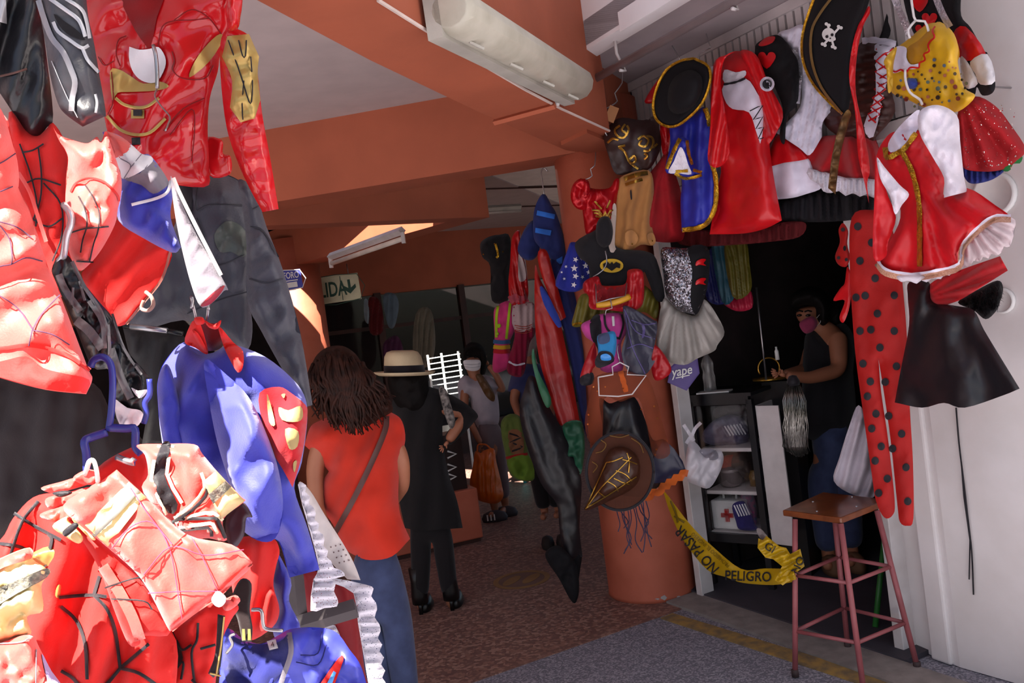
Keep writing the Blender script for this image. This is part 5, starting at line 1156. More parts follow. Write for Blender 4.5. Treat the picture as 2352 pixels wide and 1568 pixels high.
# --- pirate hat, captain jacket, red tulle dress
g = garment('red_tulle_dress', [(1516, 286), (1538, 290), (1534, 340), (1545, 380), (1566, 450), (1572, 540), (1548, 556), (1494, 552), (1451, 527), (1426, 508), (1456, 458), (1488, 404), (1528, 344)], 4.5, REDT, puff=.12, rad=60, folds=(('r', 1532, 320, 22, .02, 220), ('r', 1532, 320, 50, .006, 220)), label='red tulle dress with a wide skirt behind the blue jacket', cat='costume', group=GR)
patch('bodice', g, [(1516, 287), (1538, 290), (1535, 345), (1522, 352)], REDS)
g = garment('red_petticoat', [(1560, 520), (1640, 530), (1740, 528), (1800, 510), (1850, 512), (1836, 544), (1760, 556), (1690, 562), (1600, 566), (1556, 556)], 4.25, tulle('wine_tulle', '5a0a10', .85), puff=.03, rad=14, folds=(('v', 22, .014, 0),), tilt=TR, label='dark red petticoat edge showing under the hooded dress', cat='skirt', group=GR)
g = garment('red_cape_corner', [(1520, 174), (1530, 200), (1512, 232), (1480, 233)], 4.6, REDS, puff=.02, rad=14, label='red cape corner behind the first black hat', cat='cape', group=GR)
g = G('blue_captain_jacket', [(1541, 286), (1590, 262), (1619, 246), (1629, 286), (1634, 357), (1645, 411), (1642, 475), (1623, 514), (1566, 531, 'c'), (1563, 464), (1566, 414), (1551, 400), (1528, 392), (1540, 330)], satin('captain_blue', '232a9c', rough=.5), d=4.28, puff=.09, rad=40, folds=(('v', 36, .016, 5), ('n', 30, .008)), label='royal blue captain jacket with gold braid edges', cat='jacket', group=GR)
for ln in ([(1619, 248), (1627, 270), (1630, 290)], [(1636, 378), (1644, 412), (1643, 470), (1626, 510), (1600, 524), (1567, 528)]): strip('gold_braid', g, [ln], 11, GOLDT, lift=.01, zig=.12)
s = garment('cuff', [(1558, 318), (1578, 320), (1586, 350), (1594, 380), (1612, 398), (1590, 408), (1556, 402), (1529, 392), (1536, 360)], 4.14, satin('captain_blue', '232a9c'), puff=.045, rad=18, folds=(('n', 16, .01),), parent=g)
patch('lace_cuff', s, [(1562, 338), (1572, 350), (1580, 376), (1588, 400), (1560, 398), (1535, 396), (1548, 370)], lace('white_lace', 'd8d2dc'), lift=.012, on=s)
strip('gold_braid', s, [[(1562, 318), (1548, 345), (1531, 388)]], 9, GOLDT, lift=.014, on=s, zig=.15)
strip('gold_braid', s, [[(1578, 322), (1582, 352), (1590, 378)], [(1550, 398), (1576, 410), (1612, 402)], [(1552, 394), (1580, 392)], [(1592, 390), (1612, 396)]], 7, GOLDT, lift=.014, on=s, zig=.15)
garment('white_lining', [(1630, 286), (1640, 300), (1640, 360), (1658, 390), (1660, 430), (1646, 440), (1642, 410), (1634, 360)], 4.34, WHB, puff=.02, rad=10, parent=g)
def hat(name, outl, inner, d, label, trim, tilt=TR):
    h = garment(name, outl, d, BLKV, puff=.06, rad=30, folds=(), tilt=tilt, label=label, cat='hat', group=GR)
    return h
ho = [(1594, 134), (1626, 152), (1631, 186), (1612, 238), (1568, 281), (1537, 291), (1509, 276), (1500, 243), (1509, 200), (1530, 161), (1562, 140)]
g = garment('black_pirate_hat', ho, 4.1, BLKV, puff=.05, rad=22, folds=(), tilt=TR, label='black felt tricorn hat with a gold rim and a round crown', cat='hat', group=GR)
c_ = patch('crown', g, [(1562, 168), (1590, 160), (1612, 178), (1610, 215), (1590, 248), (1556, 262), (1536, 248), (1534, 212), (1544, 184)], BLKV, lift=.0, extra=.1, rad=30)
strip('gold_rim', g, [ho + [ho[0]]], 6, GOLDT, lift=.012, sm=4)
for i, (x, y, x2, y2) in enumerate(((1544, 105, 1562, 138), (1622, 78, 1632, 110))): wire('wire_hook', [(x, y, 4.15), ((x + x2) / 2, (y + y2) / 2, 4.12), (x2, y2, 4.1)], .003, STEEL, ('thin hook wire above the first black hat', 'thin hook wire between the first hat and hooded dress')[i], 'hanger', sm=2)
wire('wire_hanger', [(1632, 110, 4.1), (1608, 122, 4.1), (1604, 140, 4.1)], .003, STEEL, 'bent hanger shoulder beside the first black hat', 'hanger', sm=2)
# --- red hooded dress
g = G('red_hooded_dress', [(1673, 125), (1691, 117), (1723, 122), (1738, 128), (1746, 160), (1780, 221), (1798, 257), (1786, 300), (1768, 320), (1776, 400), (1796, 506, 'c'), (1760, 524), (1709, 536), (1630, 538, 'c'), (1644, 450), (1656, 384), (1626, 369), (1632, 286), (1637, 152)], REDS, d=4.05, puff=.11, rad=55, folds=(('r', 1710, 160, 12, .022, 350), ('n', 40, .012)), label='red satin hooded dress with a white laced bodice', cat='costume', group=GR)
patch('white_bodice', g, [(1662, 196), (1712, 180), (1738, 212), (1752, 245), (1752, 302), (1746, 330, 'c'), (1736, 300), (1720, 258), (1682, 250), (1664, 228)], WHB, lift=.008, extra=.02, rad=20)
patch('lace_neck', g, [(1664, 160), (1690, 166), (1712, 162), (1708, 178), (1664, 190)], lace('white_lace', 'd8d2dc'), lift=.006)
strip('black_lace_edge', g, [[(1662, 194), (1688, 189), (1712, 180)]], 5, BLKP, lift=.03, zig=.2)
garment('cape_flap', [(1688, 119), (1664, 136), (1655, 190), (1666, 260), (1676, 350), (1651, 384), (1626, 369), (1632, 286), (1638, 152), (1668, 126)], 3.96, REDS, puff=.04, rad=20, folds=(('v', 26, .014, 8),), tilt=TR, parent=g)
garment('cape_flap', [(1700, 117), (1737, 126), (1765, 190), (1798, 257), (1786, 300), (1762, 332), (1758, 285), (1742, 220), (1720, 165)], 3.9, REDS, puff=.04, rad=18, folds=(('v', 24, .012, -20),), tilt=TR, parent=g)
if 0: strip('cape_edge', g, [[(1658, 150), (1668, 230), (1672, 300), (1668, 360)], [(1722, 130), (1745, 200), (1768, 260), (1770, 315)]], 8, cloth('red_shade', '8a0c12'), lift=.012)
strip('lacing', g, [[(1722, 255), (1752, 242), (1730, 275), (1752, 268), (1736, 296), (1754, 292), (1742, 318), (1754, 316)]], 2.4, BLKP, lift=.034, sm=2)
strip('white_edge', g, [[(1637, 152), (1642, 180), (1650, 216)], [(1728, 148), (1736, 160), (1744, 172)]], 9, WHB, lift=.012)
dots('badge_ring', g, [(1762, 193, 17)], WHB, lift=.13, n=18, dome=.008); dots('badge_centre', g, [(1762, 193, 11)], BLKP, lift=.142, n=14)
# --- black top with red hearts, layered skirt
def heart(x, y, r): return [(x, y + r), (x - r * .95, y - r * .15), (x - r * .8, y - r * .75), (x - r * .3, y - r * .8), (x, y - r * .4, 'c'), (x + r * .3, y - r * .8), (x + r * .8, y - r * .75), (x + r * .95, y - r * .15)]
g = G('black_heart_top', [(1734, 112), (1746, 94), (1780, 80), (1800, 90), (1820, 118), (1834, 150), (1832, 236), (1808, 266), (1802, 330), (1790, 310), (1798, 250), (1772, 188), (1742, 158)], BLKV, d=3.92, puff=.08, rad=40, folds=(('n', 30, .012),), label='black velvet top with red hearts on the shoulder', cat='costume', group=GR)
patch('heart', g, heart(1761, 137, 21), REDS, lift=.01); patch('heart', g, [(1742, 102), (1760, 86), (1780, 84), (1774, 98), (1752, 106)], REDS, lift=.01)
g = G('layered_skirt', [(1786, 308), (1830, 330), (1858, 356), (1872, 400), (1888, 430), (1850, 446), (1807, 456), (1714, 460, 'c'), (1734, 410), (1750, 380)], WHB, d=3.98, puff=.09, rad=45, folds=(('r', 1800, 280, 12, .018, 180),), label='white and red layered skirt over black tulle', cat='skirt', group=GR)
patch('red_yoke', g, [(1788, 308), (1830, 330), (1858, 356), (1850, 366), (1800, 374), (1748, 386), (1766, 350)], REDS, lift=.012)
garment('black_petticoat', [(1717, 461), (1800, 455), (1879, 437), (1950, 444), (2011, 457), (2008, 494), (1950, 506), (1879, 510), (1820, 508), (1771, 500), (1722, 481)], 3.95, BLKT, puff=.1, rad=25, folds=(('v', 20, .018, 0),), tilt=TR, parent=g)
# --- white blouse with silver straps, brown corset dress
g = G('white_ruffle_blouse', [(1786, 80), (1815, 66), (1846, 58), (1848, 120), (1856, 172), (1880, 200), (1911, 246), (1890, 280), (1888, 314, 'co'), (1860, 356, 'o'), (1836, 340, 'o'), (1782, 304, 'c'), (1838, 244), (1836, 170), (1822, 118)], WHB, d=3.84, puff=.05, rad=24, folds=(('v', 16, .012, 10), ('n', 20, .008)), label='white poplin blouse with a flared ruffle cuff', cat='blouse', group=GR)
strip('silver_strap', g, [[(1823, 112), (1836, 158), (1833, 200), (1830, 238)]], 14, sequin('silver_trim', 'c0bcc4', 260, .8, .6, .3), lift=.02)
g = G('brown_corset_dress', [(1975, 100), (2007, 98), (2058, 100), (2040, 180), (2056, 256), (2012, 316), (2012, 330), (1936, 318), (1889, 270), (1930, 180)], satin('brown_taffeta', '3a1812', rough=.45), d=3.6, puff=.1, rad=45, folds=(('v', 18, .008, 80), ('n', 24, .01)), label='brown corset dress with a red laced white front', cat='costume', group=GR)
patch('white_front', g, [(2009, 104), (2056, 104), (2034, 200), (2006, 314), (1984, 288), (2012, 214)], WHB, lift=.008)
strip('red_lacing', g, [[(2012, 112), (2050, 140), (2010, 165), (2042, 185), (2008, 205), (2030, 225), (2000, 245), (2020, 262), (1990, 280)], [(2052, 112), (2012, 140), (2046, 165), (2010, 185), (2034, 205), (2004, 225), (2026, 245), (1994, 262), (2012, 282)]], 4, REDS, lift=.014, sm=1)
strip('neck_ruffle', g, [[(1980, 94), (2010, 92), (2058, 100)]], 14, WHB, lift=.012, zig=.2)
garment('red_skirt', [(1868, 322), (1936, 310), (2012, 320), (2013, 412), (1943, 410), (1854, 384)], 3.68, cloth('red_crepe', '9c1018'), puff=.08, rad=30, folds=(('r', 1940, 240, 16, .02, 150),), tilt=TR, parent=g)
garment('lace_hem', [(1857, 386), (1943, 408), (2009, 412)] + zigs([(2008, 450), (1943, 446), (1893, 436), (1861, 412)], 14, 4), 3.64, lace('white_lace', 'd8d2dc'), puff=.05, rad=14, folds=(('v', 14, .012, 0),), tilt=TR, parent=g, sm=2)
# --- large skull hat
ho = [(1880, -30, 'c'), (1856, 36), (1841, 89), (1844, 143), (1868, 196), (1912, 243), (1936, 265), (1950, 246), (1957, 179), (1971, 71), (1993, 14), (2004, -30, 'c')]
g = G('skull_pirate_hat', ho, BLKV, d=3.42, puff=.08, rad=40, folds=(), label='large black pirate hat with a white skull and crossbones', cat='hat', group=GR)
strip('gold_rim', g, [[(1876, -20), (1855, 36), (1842, 89), (1845, 143), (1869, 195), (1912, 242), (1935, 262)]], 6, GOLDT, lift=.01)
strip('gold_line', g, [[(1922, -20), (1884, 30), (1864, 72), (1864, 136), (1886, 200), (1932, 260)]], 6, M('dull_gold_cord', '8f7444', rough=.4, metal=.5), lift=.012)
sk = patch('skull', g, crown(12, 1903, 79, 15, 15), WHITEPL, lift=.008)
patch('jaw', g, [(1900, 88, 'c'), (1918, 84, 'c'), (1919, 92), (1905, 96)], WHITEPL, lift=.0085)
for a, b in (((1901, 56), (1915, 108)), ((1929, 62), (1892, 102))):
    strip('bone', g, [[a, b]], 5, WHITEPL, lift=.007)
    for e in (a, b): dots('bone_end', g, [(e[0] - 3, e[1] - 1, 4), (e[0] + 3, e[1] + 2, 4)], WHITEPL, lift=.008, n=10)
dots('eye_socket', sk, [(1899, 84, 3.6), (1911, 80, 3.6)], BLKP, lift=.013, n=10); dots('nose_hole', sk, [(1907, 88, 1.8)], BLKP, lift=.013, n=8)
g = garment('red_ribbon', [(1993, 16), (1998, 30), (1982, 62), (1968, 130), (1966, 214), (1986, 307), (1998, 386), (1992, 420), (1996, 468, 'c'), (1986, 421), (1971, 357), (1964, 257), (1950, 172), (1964, 79)], 3.3, REDS, puff=.015, rad=8, folds=(('n', 20, .01),), label='long red ribbon hanging from the skull hat', cat='ribbon', group=GR)
g = garment('gold_ribbon', [(1946, 252), (1955, 262), (1950, 280), (1930, 357), (1919, 446, 'c'), (1902, 432, 'c'), (1911, 357), (1929, 282)], 3.3, M('bronze_lame', '7a5a34', rough=.35, metal=.6, bump=.4, scale=18, c2='4a3522', vscale=14), puff=.015, rad=9, folds=(('v', 30, .008, 90),), label='bronze lame ribbon hanging from the skull hat tip', cat='ribbon', group=GR)
# --- black straps and the heart sleeves at the far corner
g = G('heart_sleeves', [(2071, -20, 'c'), (2208, -20, 'c'), (2208, 36), (2230, 64), (2258, 114), (2270, 126), (2286, 189), (2279, 214), (2256, 219), (2244, 200), (2238, 218), (2216, 204), (2205, 132), (2188, 78), (2150, 60), (2110, 90), (2085, 40)], BLKV, d=3.12, puff=.06, rad=30, folds=(('n', 30, .012),), label='black sleeves with red hearts and white cuffs by the white wall', cat='costume', group=GR)
patch('red_band', g, [(2189, 78), (2218, 61), (2264, 122), (2230, 139), (2204, 132)], REDS, lift=.008)
patch('white_cuff', g, [(2228, 142), (2268, 124), (2286, 186), (2252, 194), (2240, 170)], WHITEC, lift=.012, extra=.015)
patch('white_cuff', g, [(2205, 131), (2224, 145), (2246, 192), (2214, 200)], WHITEC, lift=.01, extra=.012)
for x, y, r in ((2112, 8, 20), (2135, 45, 18), (2118, 70, 16)): patch('heart', g, heart(x, y, r), REDS, lift=.008)
g = garment('black_shoulder_strap', [(2040, 22), (2052, 18), (2058, 40), (2038, 92), (2018, 96), (2026, 70)], 3.5, BLKV, puff=.015, rad=8, label='black shoulder strap beside the skull hat', cat='strap', group=GR)
# --- yellow polka dot clown dress
YEL = satin('yellow_satin', 'd8a81c', rough=.4)
g = G('yellow_clown_dress', [(2150, 52), (2186, 70), (2201, 107), (2200, 143), (2214, 200), (2240, 221), (2201, 256), (2160, 252), (2121, 246), (2086, 229), (2048, 212), (2036, 161), (2050, 120), (2086, 90), (2120, 62)], YEL, d=2.98, puff=.1, rad=50, folds=(('n', 30, .012),), label='yellow dress with coloured polka dots and a red glitter skirt', cat='costume', group=GR)
rn = random.Random(5)
sp_ = []
for k in range(170):
    x, y = rn.uniform(2050, 2225), rn.uniform(100, 250)
    if (x - 2130) ** 2 / 90 ** 2 + (y - 190) ** 2 / 62 ** 2 > 1 or (2070 < x < 2140 and y < 160): continue
    r = rn.choice((2.2, 3.2, 4.2, 5.4))
    if all((x - a) ** 2 + (y - b) ** 2 > (r + c + 1.5) ** 2 for a, b, c in sp_): sp_.append((x, y, r))
for i, c in enumerate(('2c2620', '4a3c24', '5a6a5a', '8a3a2c', '556a80', 'b06a50')):
    ss = sp_[i::6]
    if ss: tag(dots('polka_dots', g, ss, satin('dot_' + c, c), lift=.007, n=9), kind='stuff')
patch('neck_lining', g, [(2086, 108), (2110, 92), (2138, 66), (2146, 78), (2120, 128), (2110, 146), (2090, 146), (2080, 128)], satin('amber_satin', 'b07c10', rough=.5), lift=.004)
patch('white_collar', g, [(2038, 158), (2050, 120), (2062, 106), (2082, 110), (2082, 132), (2092, 148), (2112, 146), (2104, 158), (2078, 160), (2055, 168)], WHB, lift=.012, extra=.012)
strip('red_frill', g, [zigs([(2042, 158), (2070, 164), (2100, 158), (2116, 146), (2140, 96), (2148, 60)], 10, 4)], 4, REDS, lift=.026)
garment('puff_sleeve', [(2152, 50), (2186, 70), (2204, 118), (2196, 145), (2176, 152), (2150, 128), (2144, 90)], 2.98, satin('yellow_organza', 'c89c28', rough=.5), puff=.06, rad=25, folds=(('n', 14, .016),), parent=g)
garment('puff_sleeve', [(2036, 161), (2030, 140), (2048, 116), (2060, 110), (2052, 150), (2050, 200), (2040, 212)], 3.02, satin('yellow_organza', 'c89c28'), puff=.03, rad=14, folds=(('n', 14, .01),), parent=g)
dots('blue_pompom', g, [(2095, 192, 13)], cloth('pompom_blue', '2c3c86', bump=.8, scale=120), lift=.01, n=16, dome=.03)
sr = garment('glitter_skirt', [(2201, 255), (2239, 221), (2286, 243), (2321, 286), (2356, 342), (2336, 368), (2307, 388), (2257, 394), (2208, 380), (2204, 304)], 3.0, tulle('red_glitter', 'a2141c', .95), puff=.1, rad=40, folds=(('r', 2200, 200, 18, .02, 160),), parent=g)
dots('glitter', sr, [(rn.uniform(2215, 2335), rn.uniform(240, 385), rn.choice((.9, 1.2, 1.8))) for _ in range(150)], M('glitter_white', 'f4e4dc', rough=.15, metal=.9, bump=0), lift=.006, n=5, on=sr)['kind'] = 'stuff'
garment('green_underskirt', zigs([(2356, 340), (2340, 372), (2308, 394)], 10, 4) + [(2296, 380), (2330, 350)], 3.02, tulle('deep_green_tulle', '1f6a30', .95), puff=.03, rad=12, parent=g, sm=2)
garment('blue_underskirt', [(2208, 376), (2260, 388), (2306, 390), (2280, 412), (2238, 422), (2218, 412)], 3.05, tulle('blue_tulle', '26327e', .95), puff=.05, rad=16, folds=(('v', 14, .012, 0),), parent=g)
for pts in ([(2050, -15), (2068, 30), (2092, 84)], [(2146, -15), (2164, 30), (2182, 62)]): strip('silver_strap', g, [pts], 16, sequin('silver_trim', 'c0bcc4'), lift=.03)
o = wire('wire_hanger', [(2092, -10, 2.92), (2097, 25, 2.92), (2103, 47, 2.92), (2124, 49, 2.92), (2133, 72, 2.92)], .0045, WHITEM, 'white wire hanger in the yellow dress neck', 'hanger', sm=2)
wire('arm', [(2103, 47, 2.92), (2086, 68, 2.92), (2090, 88, 2.92)], .0045, WHITEM, parent=o, sm=2)
wire('wire_hanger', [(2079, 160, 2.9), (2080, 185, 2.89), (2090, 212, 2.88), (2112, 228, 2.87), (2118, 240, 2.86)], .0045, WHITEM, 'white wire hanger hooked down the yellow bodice', 'hanger', sm=3)
# --- red dress with white blouse sleeves and gold braid
g = G('red_gold_braid_dress', [(2014, 356), (2038, 312), (2066, 300), (2112, 300), (2140, 357), (2168, 408), (2170, 452), (2222, 432), (2286, 471), (2322, 500), (2280, 505), (2212, 566), (2202, 617), (2094, 640), (2036, 632), (2013, 606), (2040, 560), (2068, 500), (2058, 440), (2030, 400)], satin('scarlet_taffeta', 'cc1420', rough=.45), d=2.86, puff=.11, rad=55, folds=(('r', 2100, 400, 14, .024, 200), ('n', 30, .008)), label='scarlet dress with white sleeves and gold braid by the wall', cat='costume', group=GR)
for pts in ([(2033, 338), (2037, 362), (2060, 352), (2078, 340), (2104, 305)], [(2072, 348), (2095, 396), (2110, 464), (2112, 540), (2112, 612)]): strip('gold_braid', g, [pts], 12, GOLDT, lift=.012, zig=.12)
patch('white_collar', g, [(2040, 330), (2058, 300), (2086, 270), (2112, 252), (2108, 296), (2078, 334), (2046, 350)], WHB, lift=.004)
garment('sleeve', [(2112, 256), (2154, 241), (2198, 265), (2205, 321), (2214, 404), (2222, 440, 'co'), (2168, 454, 'c'), (2168, 407), (2140, 357), (2112, 305)], 2.74, tulle('white_organza', 'dcd4de', .92), puff=.05, rad=28, folds=(('n', 22, .014),), parent=g)
garment('sleeve', [(2014, 362), (2032, 384), (2066, 424), (2088, 446), (2072, 470), (2056, 492), (2044, 450), (2022, 410)], 2.8, tulle('white_organza', 'dcd4de'), puff=.03, rad=14, folds=(('n', 16, .01),), parent=g)
garment('hanging_panel', [(2012, 357), (2024, 400), (2040, 450), (2058, 500), (2040, 556), (2034, 590), (2006, 590), (2008, 460)], 2.98, satin('scarlet_taffeta', 'cc1420'), puff=.03, rad=16, parent=g)
rf = garment('tulle_ruffle', [(2212, 566), (2246, 530), (2282, 502), (2324, 500), (2333, 516)] + zigs([(2318, 562), (2288, 583), (2250, 597), (2214, 614)], 10, 4) + [(2202, 616)], 2.9, tulle('blush_tulle', 'd8c8cc', .9), puff=.06, rad=26, folds=(('r', 2200, 480, 30, .016, 120),), parent=g, sm=2)
tr = [(2014, 604), (2036, 628), (2094, 638), (2150, 630), (2202, 614), (2210, 572), (2240, 536), (2280, 506), (2322, 504)]
strip('hem_trim', g, [tr], 14, M('orange_mesh', 'c4886a', rough=.6, bump=.8, scale=300, c2='e0b49a', vscale=200), lift=.03)
strip('hem_lace', g, [[(x, y - 9) for x, y in tr]], 6, WHB, lift=.034, zig=.2)
garment('white_hem', zigs([(2060, 642), (2094, 650), (2150, 642), (2200, 622)], 10, 3) + [(2190, 610), (2120, 630), (2064, 632)], 2.92, WHT, puff=.03, rad=10, parent=g, sm=2)
# --- spotted tights
g = G('spotted_tights', [(1956, 500), (2000, 482), (2040, 500), (2066, 600), (2076, 684), (2083, 772), (2090, 940), (2097, 1062), (2098, 1190), (2084, 1207), (2067, 1198), (2061, 1158), (2046, 1014), (2030, 900), (2018, 826, 'c'), (2024, 900), (2040, 1010), (2055, 1149), (2050, 1183), (2031, 1188), (2012, 1150), (2002, 1086), (1978, 916), (1963, 795), (1952, 620)], cloth('red_lycra', '9a0f0c', rough=.6, sheen=.02), d=3.36, puff=.03, rad=26, folds=(('n', 50, .006),), tilt=(-.001, 0), label='long red tights with black polka dots by the doorway', cat='tights', group=GR)
for x, y in ((1970, 520), (2002, 557), (1975, 599), (2010, 639), (1987, 679), (2054, 678), (2015, 720), (2054, 760), (1975, 760), (2000, 757), (2021, 798), (1982, 835), (2059, 841), (1999, 876), (2033, 877), (1992, 910), (2012, 950), (2041, 955), (2002, 984), (2071, 996), (2024, 1025), (2050, 1030), (2010, 1058), (2081, 1073), (2038, 1099), (2018, 1132), (2085, 1151), (1966, 683), (2060, 615), (2068, 905)):
    dots('polka_dot', g, [(x, y, 9.2)], BLKP, lift=.004, n=14, asp=.95)
g = G('spotted_eye_mask', [(1936, 512), (1948, 530), (1946, 560), (1952, 590), (1944, 612), (1926, 608), (1918, 588), (1929, 556), (1926, 528)], cloth('red_lycra', 'b81612'), d=3.5, puff=.02, rad=10, label='red eye mask with black spots beside the tights', cat='mask', group=GR)
dots('spot', g, [(1936, 527, 5)], BLKP, n=10); dots('spot', g, [(1926, 592, 4)], BLKP, n=10); dots('spot', g, [(1944, 596, 4)], BLKP, n=10)
dots('eye_hole', g, [(1940, 570, 6)], BLKV, lift=.004, n=12, asp=.6)
g = G('red_ribbon_bow', [(1946, 612), (1956, 640), (1952, 700), (1938, 740), (1928, 728), (1940, 690), (1914, 690), (1930, 662), (1940, 650)], REDS, d=3.55, puff=.02, rad=10, label='red ribbon ends hanging under the spotted eye mask', cat='ribbon', group=GR)
# --- black satin skirt, red band, fur trim
g = G('black_flared_skirt', [(2088, 648), (2134, 648), (2144, 690), (2195, 702), (2236, 712), (2260, 757), (2298, 820), (2342, 892, 'co'), (2306, 907, 'o'), (2216, 936, 'o'), (2168, 925, 'o'), (2118, 936, 'o'), (2055, 924, 'c'), (2070, 843), (2088, 746), (2085, 683)], BLKS, d=2.96, puff=.1, rad=50, folds=(('r', 2150, 600, 11, .03, 300),), label='black satin flared skirt hanging on the white wall', cat='skirt', group=GR)
g = G('red_pleated_panel', [(2136, 652), (2200, 622), (2297, 588, 'c'), (2315, 621, 'c'), (2240, 668), (2202, 690), (2162, 704, 'c'), (2140, 690)], cloth('red_pleat', 'a8141c'), d=2.9, puff=.012, rad=6, folds=(('r', 2110, 690, 26, .012, 150),), label='red pleated panel above the black flared skirt', cat='costume', group=GR)
fur = G('black_fur_trim', [(2200, 694), (2240, 668), (2290, 644), (2304, 660), (2298, 690), (2288, 714), (2264, 733), (2236, 712)], BLKV, d=3.02, puff=.06, rad=18, folds=(('n', 8, .01),), label='black fur trim beside the red pleated panel', cat='costume', group=GR)
fv, ff = [], []
for k in range(420):
    q = rn.random(); t = rn.random()
    x, y = (2215 + 85 * q, 690 - 40 * q + 30 * t * q + rn.uniform(-8, 30)); sf = surf_of(fur)
    a = np.array([[x, y], [x + 3, y + 1], [x + rn.uniform(-4, 12), y + rn.uniform(3, 14)]])
    if not inside(a[:1], outline([(2200, 694), (2240, 668), (2290, 644), (2304, 660), (2298, 690), (2288, 714), (2264, 733), (2236, 712)], 2)[0])[0]: continue
    P = unproj(a, sf.depth(a) - sf.h(a) - np.array([0, 0, .02])); b = len(fv); fv += P.tolist(); ff.append((b, b + 1, b + 2))
link_w('fur_hair', fv, ff, BLKV, fur)['kind'] = 'stuff'
# --- wall fittings: two round plates, nail, black cable
def on_wall(px, py, off=0):
    n = Vector((wd_.y, -wd_.x, 0)); n = n if n.dot(-j1) > 0 else -n
    return on_plane(px, py, j1 + n * off, n), n
for (x, y, r, lb) in ((2286, 446, .085, 'large round white wall plate behind the scarlet dress'), (2304, 690, .05, 'small round white wall plate beside the fur trim')):
    p, n = on_wall(x, y); R = n.to_track_quat('Z', 'Y').to_matrix()
    o = MB().lathe([(r, 0), (r, .012), (r * .86, .022), (r * .8, .016), (.001, .016)], p, 28, ax=R).w('wall_plate', WHITEPL, None, True); tag(o, lb, 'wall plate')
p, n = on_wall(2322, 202); o = MB().tube([p, p + n * .12], .004, 6).w('wall_nail', STEEL); tag(o, 'long thin nail in the white wall beside the heart sleeves', 'nail')
cab = []
for (x, y) in ((2196, 936), (2203, 1020), (2214, 1110), (2222, 1180), (2232, 1270), (2236, 1365)): cab.append(on_wall(x, y, .012)[0])
o = MB().tube([Vector(q) for q in cr([tuple(c) for c in cab], 4)], .0035, 6).w('black_cable', BLKP, None, True); tag(o, 'thin black cable hanging down the white wall', 'cable')
cab = [on_wall(x, y, .014)[0] for x, y in ((2208, 1060), (2214, 1140), (2228, 1240), (2226, 1330))]
MB().tube(cab, .003, 6).w('strand', BLKP, o, True)
# ================================================================ people
SKIN = M('skin_tan', '9a6248', rough=.55, bump=.1, scale=200, var=.06)
HAIRB = M('dark_brown_hair', '1c0e0a', rough=.6, bump=.2, scale=60, c2='341a12', vscale=30, spec=.15)
HAIRK = M('black_hair', '100c0b', rough=.75, bump=.3, scale=60, spec=.15)
DENIM = cloth('denim', '2b3350', c2='384162', vscale=14)
def N(px, py, d, r, ry=None):
    k = d / F
    return (at(px, py, d), (r * k, (ry if ry else r) * k))
def chain(*idx): return [(a, b) for a, b in zip(idx[:-1], idx[1:])]
def hand(name, par, wrist, palm, d, tips, mat=None, rpx=4.2):
    """palm and five separate fingers: nodes in picture points; tips = five (x, y, depth offset)"""
    mat = mat or SKIN; k = d / F
    nodes = [N(wrist[0], wrist[1], d, rpx * 1.5), N((wrist[0] + palm[0]) / 2, (wrist[1] + palm[1]) / 2, d, rpx * 2.1, rpx * 1.4), N(palm[0], palm[1], d, rpx * 2.2, rpx * 1.4)]
    o = skin(name, nodes, chain(0, 1, 2), mat, par, 1)
    for i, (x, y, dz) in enumerate(tips):
        b = (palm[0] + (x - palm[0]) * .25, palm[1] + (y - palm[1]) * .25) if i else ((wrist[0] + palm[0]) / 2, (wrist[1] + palm[1]) / 2)
        m = ((b[0] + x) / 2, (b[1] + y) / 2)
        skin('finger' if i else 'thumb', [N(b[0], b[1], d, rpx * .62), N(m[0], m[1], d + dz * 1.2, rpx * .58), N(x, y, d + dz, rpx * .45)], chain(0, 1, 2), mat, o, 1)
    return o
def hair_locks(name, par, locks, mat, r):
    mb = MB()
    for l in locks:
        P = [at(*p) for p in l]; P = [Vector(p) for p in cr([tuple(p) for p in P], 3)]
        n = len(P); mb.tube(P, [r * (1 - .75 * (i / (n - 1)) ** 2) for i in range(n)], 5)
    return mb.w(name, mat, par, True)

# --- woman in the red top, seen from behind
d = 3.6
wb = atz(880, 1700, 0)
p1 = thing('person', at(880, 1704, d), 'woman with long wavy brown hair in a red top and jeans, seen from behind', 'person')
nodes = [N(868, 1300, d, 36, 30), N(850, 1180, d, 40, 30), N(828, 1040, d, 50, 32), N(815, 975, d, 34, 30), N(795, 930, d, 20), N(785, 870, d, 34, 38), N(780, 835, d, 30, 36),
         N(740, 1000, d, 26), N(722, 1080, d, 22), N(727, 1160, d - .03, 18), N(748, 1215, d - .12, 13),
         N(896, 995, d, 26), N(924, 1060, d, 20), N(926, 1115, d + .06, 17), N(905, 1150, d + .2, 13),
         N(850, 1400, d, 28), N(872, 1560, d, 20), N(892, 1690, d, 15), N(902, 1400, d, 28), N(928, 1550, d, 20), N(942, 1680, d, 19), N(880, 1700, d - .12, 14), N(945, 1694, d - .12, 14)]
ed = chain(0, 1, 2, 3, 4, 5, 6) + chain(2, 7, 8, 9, 10) + chain(2, 11, 12, 13, 14) + chain(0, 15, 16, 17, 21) + chain(0, 18, 19, 20, 22)
skin('body', nodes, ed, SKIN, p1)
hand('hand', p1, (748, 1213), (756, 1232), d - .13, [(746, 1238, .01), (752, 1254, -.01), (758, 1258, -.01), (764, 1256, -.01), (768, 1248, -.01)])
hand('hand', p1, (905, 1150), (896, 1164), d + .22, [(888, 1160, .01), (890, 1182, .02), (895, 1186, .02), (900, 1185, .02), (905, 1180, .02)])
REDTOP = cloth('red_orange_knit', 'b2230c', rough=.8, sheen=.2)
